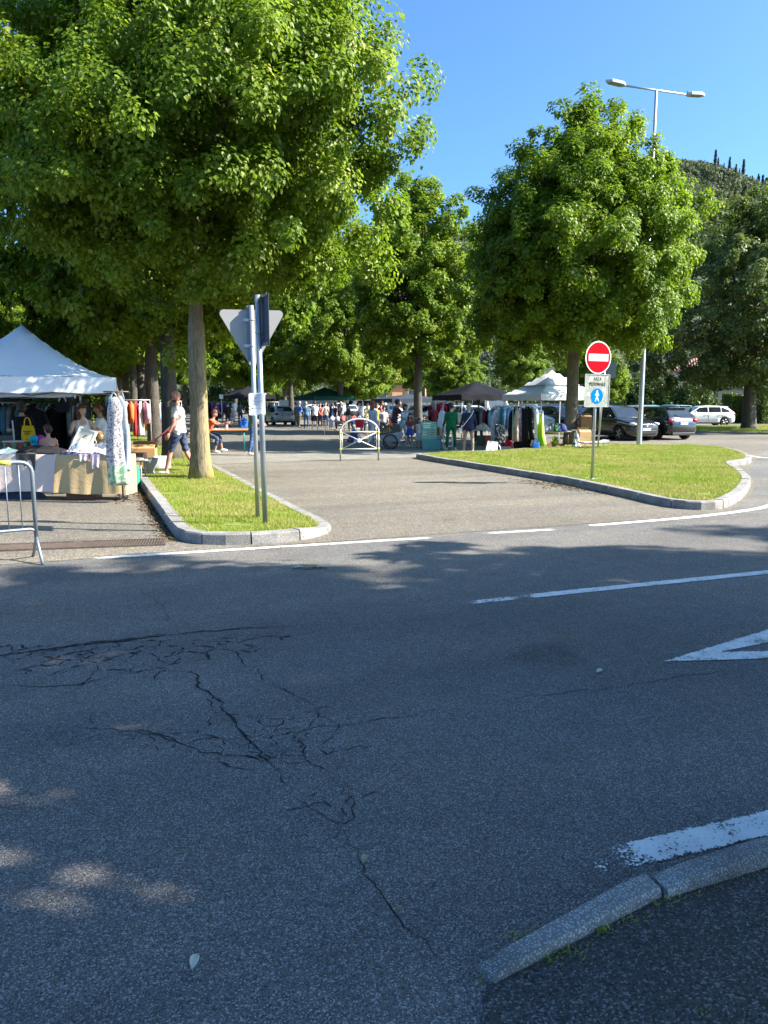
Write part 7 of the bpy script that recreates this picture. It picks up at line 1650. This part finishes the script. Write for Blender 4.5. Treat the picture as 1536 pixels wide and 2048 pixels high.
    hb.ball((0, 0.092, -0.018), (0.013, 0.020, 0.024), 8, 6, 0, Mh)
    for sx in (-1, 1):
        hb.ball((sx * 0.076, -0.008, -0.012), (0.010, 0.020, 0.030), 8, 6, 0, Mh); hb.ball((sx * 0.030, 0.080, 0.010), (0.013, 0.010, 0.008), 8, 6, 5, Mh); hb.ball((sx * 0.030, 0.0885, 0.010), (0.006, 0.004, 0.006), 6, 4, 6, Mh)
        hb.box((sx * 0.030, 0.088, 0.030), (0.030, 0.008, 0.006), M=Mh, mi=6)
        if glasses: hb.tube([(sx * 0.032 + 0.022 * math.cos(t), 0.098, 0.008 + 0.018 * math.sin(t)) for t in [q * math.pi / 5 for q in range(11)]], 0.003, 5, 6, M=Mh); hb.tube([(sx * 0.054, 0.096, 0.010), (sx * 0.080, 0.0, 0.010)], 0.003, 5, 6, M=Mh)
    hb.ball((0, 0.082, -0.058), (0.022, 0.008, 0.006), 8, 5, 4, Mh)
    for wr_, d2, sx in hands:
        zax = d2.normalized(); xin = Vector((-sx, 0.25, 0)); nrm = (xin - zax * xin.dot(zax)).normalized(); side = zax.cross(nrm).normalized()
        if side.y < 0: side = -side           # thumb side to the front
        F_ = lambda a, b, c: wr_ + side * a + nrm * b + zax * c
        rr_ = []
        for c, w_, t_ in ((-0.01, 0.026, 0.020), (0.03, 0.036, 0.017), (0.07, 0.041, 0.015), (0.092, 0.038, 0.012)): rr_.append([F_(w_ * math.cos(2 * math.pi * j / 10), t_ * math.sin(2 * math.pi * j / 10), c) for j in range(10)])
        hb.loft(rr_, 0, True)
        for i, (o_, ln) in enumerate(((0.029, 0.068), (0.010, 0.076), (-0.010, 0.070), (-0.028, 0.056))): hb.tube([F_(o_, 0, 0.085), F_(o_, 0.006, 0.085 + ln * 0.42), F_(o_, 0.022, 0.085 + ln * 0.75), F_(o_ * 0.95, 0.040, 0.085 + ln * 0.95)], [0.0095, 0.009, 0.008, 0.006], 6, 0)
        hb.tube([F_(0.028, 0.004, 0.02), F_(0.050, 0.012, 0.045), F_(0.056, 0.022, 0.075), F_(0.054, 0.030, 0.095)], [0.012, 0.011, 0.009, 0.006], 6, 0)
    hv_ = [((Vector(p_) + Vector((0, 0, drop))) * k) for p_ in hb.v]; o0 = len(V2)
    allv = [tuple(p_) for p_ in V2] + [tuple(p_) for p_ in hv_]; allf = F + [tuple(i + o0 for i in f_) for f_ in hb.f]
    me = bpy.data.meshes.new('body'); me.from_pydata(allv, [], allf); bpy.data.meshes.remove(bme)
    sk = P(SKIN[skin], 0.55, 0, 0.06, 12, 'skin')
    for mt in (sk, topmat or fab(top), botmat or fab(bottom), P(shoes, 0.6), P((0.45, 0.14, 0.12), 0.5), P((0.75, 0.72, 0.7), 0.3), P((0.02, 0.015, 0.01), 0.5)): me.materials.append(mt)
    me.polygons.foreach_set('material_index', fm + hb.mi); me.polygons.foreach_set('use_smooth', [True] * len(allf)); me.update()
    obj('body', me, s_)
    Ms = Matrix.Scale(k, 4) @ Matrix.Translation((0, 0, drop))
    hcol, style = hair
    if style != 'bald':
        hm_ = MB(); rgh = random.Random(int(abs(x * 100)))
        def hf(p_, d):
            front = d.y > 0.25 and d.z < (0.45 if style != 'short' else 0.40); low = {'short': -0.30, 'bob': -0.75, 'long': -0.99, 'bun': -0.35}[style]
            q = p_ * (1.10 + 0.03 * math.sin(9 * d.x + 5 * d.z) + 0.02 * math.sin(17 * d.y + 11 * d.z))
            if front or (d.z < low) or (style in ('short', 'bun') and d.y > 0.0 and d.z < 0.05): q = p_ * 0.86
            q.x *= 1.08
            if not (front or d.z < low) and style in ('bob', 'long') and d.z < 0: q.z -= (-d.z) ** 1.2 * (0.05 if style == 'bob' else 0.20); q.x *= 1.12; q.y = q.y - 0.015
            return q
        hm_.ball((0, -0.006, 0.006), (0.078, 0.098, 0.120), 24, 20, 0, Mh, hf)
        if style == 'bun': hm_.ball((0, -0.09, 0.08), 0.045, 10, 8, 0, Mh)
        hm_.v = [tuple(Ms @ Vector(p_)) for p_ in hm_.v]; hm_.build('hair', P(HAIR[hcol], 0.5, 0, 0.35, 30, 'hair'), s_)
    if beard:
        bm2 = MB(); bm2.ball((0, 0.035, -0.072), (0.058, 0.062, 0.052), 14, 10, 0, Mh); bm2.v = [tuple(Ms @ Vector(p_)) for p_ in bm2.v]; bm2.build('beard', P(HAIR['auburn'], 0.8, 0, 0.3, 30, 'hair'), s_)
    if cap:
        cm = MB(); cm.ball((0, -0.004, 0.05), (0.086, 0.106, 0.085), 18, 10, 0, Mh, lambda p_, d: p_ if d.z > -0.1 else p_ * 0.9); cm.tube([(0, 0.08, 0.05), (0, 0.17, 0.035)], [0.07, 0.06], 12, 0, M=Mh, flat=0.12); cm.v = [tuple(Ms @ Vector(p_)) for p_ in cm.v]; cm.build('cap', fab(cap), s_)
    if skirt:
        c_, z0, z1, w0, w1 = skirt[:5]; sm = MB(); rings = []
        for i in range(9):
            t = i / 8; zz = z0 + (z1 - z0) * t; ww = w0 + (w1 - w0) * t ** 0.9; n = 28
            rings.append([Vector((ww * math.cos(a) * (1 + 0.07 * t * math.sin(7 * a)), ww * 0.78 * math.sin(a) * (1 + 0.10 * t * math.sin(9 * a + 1)), zz)) for a in [2 * math.pi * j / n for j in range(n)]])
        sm.loft(rings, 0, True, True); sm.v = [tuple(Ms @ Vector(p_)) for p_ in sm.v]; sm.build('skirt', skirt[5] if len(skirt) > 5 else fab(c_), s_)
    return s_
V0 = VIEW_RZ                          # facing straight away from the camera
LEFT, RIGHT, TOWARD = V0 + R(90), V0 - R(90), V0 + R(180)
x, y = G(362, 948, 0.12)
person('bearded bald man in a cream T-shirt, navy shorts and white trainers walking past the trunk', x, y, LEFT - R(8), 1.78, 0.115, 'red', (0.66, 0.62, 0.55), 0.62, -0.02, (0.055, 0.07, 0.13), 0.98, (0.76, 0.76, 0.76), ('brown', 'bald'), dict(lean=2, armL=(2, 6, 22), armR=(-2, 8, 30), legL=(22, 6), legR=(-12, 18), head=(0, 22)), 1.08, beard=True, glasses=True)
x, y = C(392, 17.9)
person('person in dark leggings and black trainers half hidden behind the yellow-streaked trunk', x, y, LEFT + R(10), 1.66, 0.115, 'light', (0.04, 0.04, 0.05), 0.6, 0, (0.08, 0.08, 0.11), 1.7, (0.03, 0.03, 0.03), ('dark', 'short'), dict(legL=(10, 5), legR=(-8, 10)))
x, y = C(410, 24.6)
person('seated person in an orange-red top leaning over the orange table', x, y, RIGHT, 1.70, 0.0, 'tan', (0.62, 0.12, 0.06), 0.6, 0, (0.06, 0.08, 0.14), 1.6, (0.74, 0.74, 0.74), ('auburn', 'short'), dict(lean=28, armL=(50, 8, 40), armR=(50, 8, 40), legL=(80, 70), legR=(72, 86), head=(0, 10), k=1.0))
s_ = thing('bench', 'narrow bench carrying the seated person at the orange table', 'bench', (x, y, 0), RIGHT)
MB().box((0, -0.02, 0.40), (1.1, 0.26, 0.03)).build('seat', P((0.6, 0.22, 0.04), 0.5), s_)
for sx in (-1, 1): m = MB(); m.tube([(sx * 0.45, -0.1, 0), (sx * 0.45, -0.1, 0.39)], 0.012, 6); m.tube([(sx * 0.45, 0.08, 0), (sx * 0.45, 0.08, 0.39)], 0.012, 6); m.build('leg', P((0.01, 0.16, 0.12), 0.5), s_)
x, y = C(503, 23.4)
person('balding man in a dark green shirt and jeans standing behind the sign poles', x, y, RIGHT + R(25), 1.74, 0.0, 'red', (0.10, 0.17, 0.12), 1.0, -0.03, (0.06, 0.12, 0.26), 1.95, (0.45, 0.40, 0.34), ('grey', 'short'), dict(armL=(10, 8, 50, 12), armR=(10, 8, 50, 12), legL=(4, 4), legR=(-8, 4)), 1.05)
# front left stall
x, y = C(42, 15.6)
person('dark-haired woman in black top and blue jeans, back turned, in left stall', x, y, V0 + R(28), 1.66, 0.0, 'light', (0.014, 0.014, 0.018), 0.8, -0.08, (0.07, 0.14, 0.28), 2, (0.05, 0.05, 0.05), ('brown', 'bob'), dict(armL=(18, 12, 70, 0), armR=(12, 8, 30), lean=5), 1.12)
x, y = C(163, 15.0)
person('long-haired woman in a white vest top turning her head in the left stall', x, y, TOWARD + R(22), 1.60, 0.0, 'pale', (0.72, 0.72, 0.76), 0.0, -0.05, (0.10, 0.12, 0.2), 2, (0.3, 0.3, 0.3), ('auburn', 'long'), dict(armL=(28, 22, 62, 22), armR=(30, 18, 66, 18), head=(34, 4), lean=10), 1.02, tanktop=True)
x, y = C(203, 15.6)
person('short-haired woman in a white T-shirt seen in profile in the left stall', x, y, LEFT + R(12), 1.62, 0.0, 'tan', (0.70, 0.72, 0.80), 0.6, -0.06, (0.30, 0.25, 0.18), 2, (0.1, 0.1, 0.1), ('auburn', 'short'), dict(armL=(16, 10, 60, 10), armR=(16, 10, 64, 10), head=(0, 8), lean=6), 1.12)
x, y = C(92, 13.72)
person('dark-haired boy in a salmon T-shirt behind the display table', x, y, V0 + R(22), 1.24, 0.0, 'light', (0.52, 0.30, 0.24), 0.7, -0.05, (0.10, 0.12, 0.2), 1.0, (0.1, 0.1, 0.1), ('brown', 'short'), dict(head=(28, 14), armL=(28, 8, 50, 10), armR=(28, 8, 50, 10), lean=4), 1.0, child=True)
x, y = C(204, 13.55)
person('fair-haired child bending over the right end of the display table', x, y, V0 + R(60), 1.12, 0.0, 'light', (0.60, 0.60, 0.62), 0.7, -0.05, (0.14, 0.16, 0.4), 1.0, (0.1, 0.1, 0.1), ('blond', 'bob'), dict(lean=16, head=(0, 16), armL=(40, 8, 40), armR=(30, 8, 40)), 1.0, child=True)
# shoppers by the green canopy
for px, d_, lab, hd, h_, kw in [
    (598, 49.5, 'man in a bright blue T-shirt and khaki trousers among the shoppers', V0 - R(60), 1.74, dict(skin='red', top=(0.03, 0.13, 0.50), sleeve=0.8, bottom=(0.16, 0.13, 0.09), girth=1.2, hair=('grey', 'short'), pose=dict(armR=(30, 8, 60), armL=(25, 8, 60)))),
    (612, 48.0, 'person in a denim jacket and dark jeans among the shoppers', V0 + R(10), 1.70, dict(top=(0.06, 0.14, 0.26), sleeve=2, hem=-0.06, bottom=(0.03, 0.06, 0.13), hair=('grey', 'short'))),
    (629, 47.2, 'man in a white T-shirt and black shorts seen from behind', V0, 1.76, dict(top=(0.66, 0.67, 0.72), sleeve=0.8, hem=-0.08, bottom=(0.02, 0.022, 0.026), leg=0.95, shoes=(0.6, 0.6, 0.6), hair=('dark', 'short'), pose=dict(armL=(30, 20, 50), armR=(20, 14, 40), legL=(6, 4, 8), legR=(-4, 4, 8)))),
    (662, 46.0, 'person in a navy top and blue jeans bending slightly at the rails', V0 - R(35), 1.62, dict(top=(0.02, 0.04, 0.13), sleeve=0.9, hem=-0.06, bottom=(0.03, 0.06, 0.13), hair=('dark', 'short'), pose=dict(lean=12))),
    (592, 51.5, 'person in dark olive clothes half hidden beside the silver hatchback', V0 + R(70), 1.66, dict(top=(0.07, 0.08, 0.06), sleeve=1.2, bottom=(0.09, 0.09, 0.08), hair=('dark', 'short'), shoes=(0.6, 0.6, 0.6))),
    (672, 45, 'person in dark clothes behind the one in navy', V0 + R(120), 1.66, dict(top=(0.05, 0.05, 0.06), sleeve=0.8, bottom=(0.02, 0.02, 0.03), hair=('dark', 'bob'))),
    (722, 41, 'stallholder in a white shirt with arms bent at the low rail', V0 + R(100), 1.70, dict(top=(0.74, 0.74, 0.72), sleeve=0.8, bottom=(0.2, 0.2, 0.2), hair=('dark', 'short'), pose=dict(armR=(40, 10, 50), armL=(35, 10, 50)))),
    (767, 33, 'boy in a white T-shirt standing behind the bicycle trailer', TOWARD + R(10), 1.50, dict(top=(0.62, 0.66, 0.70), sleeve=0.7, bottom=(0.1, 0.12, 0.16), hair=('dark', 'short'))),
    (752, 34, 'woman in a mustard top behind the red-haired woman', TOWARD + R(40), 1.62, dict(top=(0.40, 0.26, 0.06), sleeve=0.7, bottom=(0.04, 0.04, 0.05), hair=('brown', 'bob'))),
    (455, 50, 'person in black clothes far down the avenue by the white board', V0 + R(30), 1.70, dict(top=(0.015, 0.015, 0.018), sleeve=1.6, bottom=(0.015, 0.015, 0.018), hair=('dark', 'short'))),
    (466, 51, 'crouching vendor in a grey sweater beside the far black canopy', V0 + R(160), 1.70, dict(top=(0.36, 0.38, 0.44), sleeve=1.9, bottom=(0.36, 0.38, 0.42), hair=('dark', 'short'), pose=dict(lean=20, legL=(85, 85), legR=(80, 88), armL=(40, 10, 50), armR=(40, 10, 50), k=1.0)))]:
    x, y = C(px, d_); kw.setdefault('vox', 0.028); person(lab, x, y, hd, h_, **kw)
extra = [(640, 50, (0.5, 0.1, 0.1), 'dark red top', (0.03, 0.03, 0.05)), (651, 49, (0.6, 0.58, 0.5), 'cream top', (0.05, 0.07, 0.15)), (684, 47, (0.3, 0.34, 0.4), 'grey-blue top', (0.1, 0.1, 0.1)), (699, 42.5, (0.05, 0.05, 0.06), 'black top', (0.2, 0.18, 0.15)), (733, 39, (0.5, 0.42, 0.2), 'ochre top', (0.05, 0.06, 0.1)), (758, 38, (0.35, 0.08, 0.12), 'wine-red top', (0.06, 0.06, 0.07)), (797, 33.5, (0.62, 0.6, 0.58), 'off-white top', (0.1, 0.12, 0.2)), (812, 31.5, (0.08, 0.16, 0.2), 'teal top', (0.04, 0.04, 0.05)), (870, 30.5, (0.3, 0.04, 0.06), 'crimson top', (0.03, 0.03, 0.04)), (958, 29.5, (0.1, 0.1, 0.12), 'charcoal top', (0.05, 0.05, 0.06)), (480, 56, (0.1, 0.1, 0.11), 'dark grey top', (0.05, 0.07, 0.12)), (430, 45, (0.08, 0.06, 0.14), 'dark violet top', (0.03, 0.03, 0.04)), (356, 42, (0.55, 0.5, 0.42), 'sand-coloured top', (0.08, 0.08, 0.1))]
re_ = random.Random(9)
for px, d_, c_, nm, bc_ in extra:
    x, y = C(px, d_); person(f'background shopper in a {nm} among the stalls', x, y, re_.uniform(0, 6.28), re_.uniform(1.58, 1.76), 0.0, re_.choice(['light', 'tan']), c_, re_.choice([0.6, 0.8, 1.8]), -0.05, bc_, 1.95, (0.1, 0.1, 0.1), (re_.choice(['dark', 'brown', 'grey', 'blond']), re_.choice(['short', 'bob', 'long'])), dict(lean=re_.uniform(2, 14), armL=(re_.uniform(0, 40), 10, re_.uniform(10, 60)), armR=(re_.uniform(0, 40), 10, re_.uniform(10, 60)), legL=(re_.uniform(0, 14), 6), legR=(-re_.uniform(0, 12), 8)), re_.uniform(0.95, 1.15), vox=0.03)
# avenue crowd
x, y = C(744, 27.2)
person('red-haired woman in a pale blue shirt and white flared trousers striding along the avenue', x, y, RIGHT + R(48), 1.70, 0.0, 'pale', (0.42, 0.54, 0.70), 1.9, -0.10, (0.70, 0.69, 0.66), 1.98, (0.30, 0.14, 0.08), ('red', 'long'), dict(armL=(35, 22, 35), armR=(-14, 12, 20), legL=(20, 6), legR=(-20, 14), lean=4))
x, y = C(789, 30.6)
person('man in a dark checked shirt and grey cap behind the bicycle trailer', x, y, RIGHT + R(20), 1.78, 0.0, 'tan', (0.03, 0.03, 0.05), 1.9, -0.1, (0.10, 0.11, 0.14), 2, (0.05, 0.05, 0.05), ('dark', 'short'), dict(lean=10, armL=(45, 8, 35), armR=(45, 8, 35)), 1.0, cap=(0.10, 0.12, 0.15), topmat=pattern((0.025, 0.025, 0.05), (0.10, 0.06, 0.09), 26, 0.5))
x, y = C(806, 28.4)
person('dark-haired woman in a pale blue top and printed white trousers by the girls', x, y, TOWARD + R(40), 1.58, 0.0, 'light', (0.50, 0.60, 0.70), 0.9, -0.08, (0.6, 0.6, 0.6), 1.9, (0.6, 0.6, 0.6), ('dark', 'bob'), dict(lean=14, armL=(40, 10, 40), armR=(36, 10, 40), legL=(10, 6), legR=(-8, 8)), botmat=pattern((0.68, 0.66, 0.66), (0.42, 0.30, 0.42), 24, 0.56))
x, y = C(820, 27.7)
person('girl in a rust-red top and bright blue skirt beside the crates', x, y, TOWARD, 1.26, 0.0, 'light', (0.30, 0.10, 0.10), 0.9, 0.0, (0.05, 0.10, 0.45), 0.5, (0.6, 0.55, 0.5), ('dark', 'long'), dict(armL=(20, 6, 60, 26), armR=(20, 6, 60, 26)), 0.92, child=True, skirt=((0.06, 0.14, 0.55), 0.05, -0.30, 0.155, 0.24))
x, y = C(838, 27.5)
person('small girl in a white dress with a long dark plait beside the crates', x, y, TOWARD + R(10), 1.08, 0.0, 'light', (0.70, 0.70, 0.72), 0.2, 0.0, (0.70, 0.70, 0.72), 0.4, (0.05, 0.05, 0.05), ('dark', 'long'), dict(armL=(16, 6, 40, 20), armR=(10, 6, 30, 14)), 0.9, child=True, skirt=((0.70, 0.70, 0.74), 0.06, -0.52, 0.145, 0.27))
x, y = C(903, 25.9)
person('woman in a bright green trouser suit seen from behind', x, y, V0 + R(6), 1.63, 0.0, 'light', (0.008, 0.13, 0.055), 1.98, -0.16, (0.008, 0.12, 0.05), 1.95, (0.5, 0.5, 0.48), ('brown', 'bun'), dict(legL=(2, 3, 6), legR=(-2, 3, 6), armL=(6, 10, 20), armR=(10, 8, 40)), 1.18)
x, y = C(938, 24.8)
person('woman in a navy jacket and beige trousers carrying a white shoulder bag', x, y, V0 + R(-4), 1.62, 0.0, 'light', (0.022, 0.030, 0.075), 1.98, -0.10, (0.27, 0.22, 0.17), 1.95, (0.74, 0.74, 0.74), ('grey', 'short'), dict(legL=(2, 3, 6), legR=(-2, 3, 6), armL=(6, 12, 30), armR=(12, 12, 40)), 1.24)
# white shoulder bag with its strap
ca, sa = math.cos(V0), math.sin(V0); s_ = thing('shoulder_bag', 'white shoulder bag with a diagonal strap worn by the woman in navy', 'bag', (x, y, 0), V0)
m = MB(); m.tube([(0.14, -0.10, 1.38), (0.08, -0.155, 1.25), (-0.04, -0.175, 1.08), (-0.16, -0.16, 0.93), (-0.24, -0.10, 0.82), (-0.26, -0.02, 0.80)], 0.013, 6); m.build('strap', WHITEP, s_)
m = MB(); m.box((-0.285, -0.02, 0.72), (0.09, 0.22, 0.18)); m.build('pouch', P((0.66, 0.66, 0.65), 0.6), s_, 0.02)
bag('large red bag carried by the red-haired woman', 719, 27.0, 0.74, 0.30, 0.34, 0.16, (0.50, 0.02, 0.05), 'tote_bag', 'bag')
x, y = C(820, 27.4); s_ = thing('ball', 'small blue ball held by the girl in the rust-red top', 'ball', (x, y, 0.62)); m = MB(); m.ball((0, 0, 0.06), 0.06, 14, 10); m.build('sphere', P((0.02, 0.12, 0.6), 0.4), s_)
# large dog-less bicycle trailer with orange flag
x, y = C(779, 27.0); s_ = thing('bicycle_trailer', 'grey and black child bicycle trailer with an orange pennant', 'bicycle trailer', (x, y, 0), RIGHT + R(90) + R(-4))
def prof_body(m, ys, pts, mi=0):
    n = len(pts); m.add([(px_, ys, pz_) for px_, pz_ in pts] + [(px_, -ys, pz_) for px_, pz_ in pts], [tuple(range(n)), tuple(reversed(range(n, 2 * n)))] + [(i, n + i, n + (i + 1) % n, (i + 1) % n) for i in range(n)], mi)
m = MB(); prof_body(m, 0.30, [(-0.62, 0.34), (0.35, 0.24), (0.50, 0.50), (0.42, 0.62), (-0.30, 0.48)]); m.build('tub', P((0.30, 0.34, 0.38), 0.6), s_, 0.02)
m = MB(); prof_body(m, 0.28, [(-0.55, 0.44), (-0.30, 0.48), (0.42, 0.62), (0.36, 0.86), (0.05, 0.92), (-0.25, 0.72)]); m.build('hood', P((0.05, 0.055, 0.06), 0.5), s_, 0.02)
for sg in (-1, 1):
    m = MB(); prof_body(m, 0.004, [(-0.38, 0.52), (0.10, 0.62), (0.08, 0.84), (-0.18, 0.72)]); m.v = [(p_[0], p_[1] + sg * 0.286, p_[2]) for p_ in m.v]; m.build('side_window', M_GLASS, s_)
    we = MB(); we.tube([(0.05 + 0.25 * math.cos(t), sg * 0.36, 0.26 + 0.25 * math.sin(t)) for t in [k * math.pi / 14 for k in range(29)]], 0.022, 8); w0 = we.build('wheel', TYRE, s_)
    rm_ = MB(); rm_.tube([(0.05 + 0.22 * math.cos(t), sg * 0.36, 0.26 + 0.22 * math.sin(t)) for t in [k * math.pi / 14 for k in range(29)]], 0.008, 6)
    for k in range(12): rm_.tube([(0.05, sg * 0.36, 0.26), (0.05 + 0.22 * math.cos(k * math.pi / 6), sg * 0.36, 0.26 + 0.22 * math.sin(k * math.pi / 6))], 0.003, 4)
    rm_.tube([(0.05, sg * 0.30, 0.26), (0.05, sg * 0.38, 0.26)], 0.03, 8); rm_.build('rim', P((0.3, 0.3, 0.3), 0.4, 0.6), w0)
m = MB(); m.tube([(0.40, 0, 0.66), (0.62, 0, 0.96)], 0.014, 6); m.tube([(0.62, -0.28, 0.96), (0.62, 0.28, 0.96)], 0.014, 6); m.build('handlebar', TRIM, s_)
m = MB(); m.tube([(-0.62, 0, 0.34), (-0.95, 0, 0.30)], 0.018, 8); m.build('tow_bar', P((0.4, 0.4, 0.4), 0.4, 0.5), s_)
m = MB(); m.tube([(0.02, -0.30, 0.5), (0.02, -0.31, 1.16)], 0.005, 5); m.build('flag_pole', WHITEP, s_)
m = MB(); m.add([(0.02, -0.31, 1.16), (0.02, -0.31, 0.84), (0.16, -0.33, 0.80), (0.02, -0.314, 1.16), (0.02, -0.314, 0.84), (0.16, -0.334, 0.80)], [(0, 1, 2), (5, 4, 3), (0, 3, 4, 1), (1, 4, 5, 2), (2, 5, 3, 0)]); m.build('pennant', P((0.85, 0.14, 0.03), 0.6), s_)
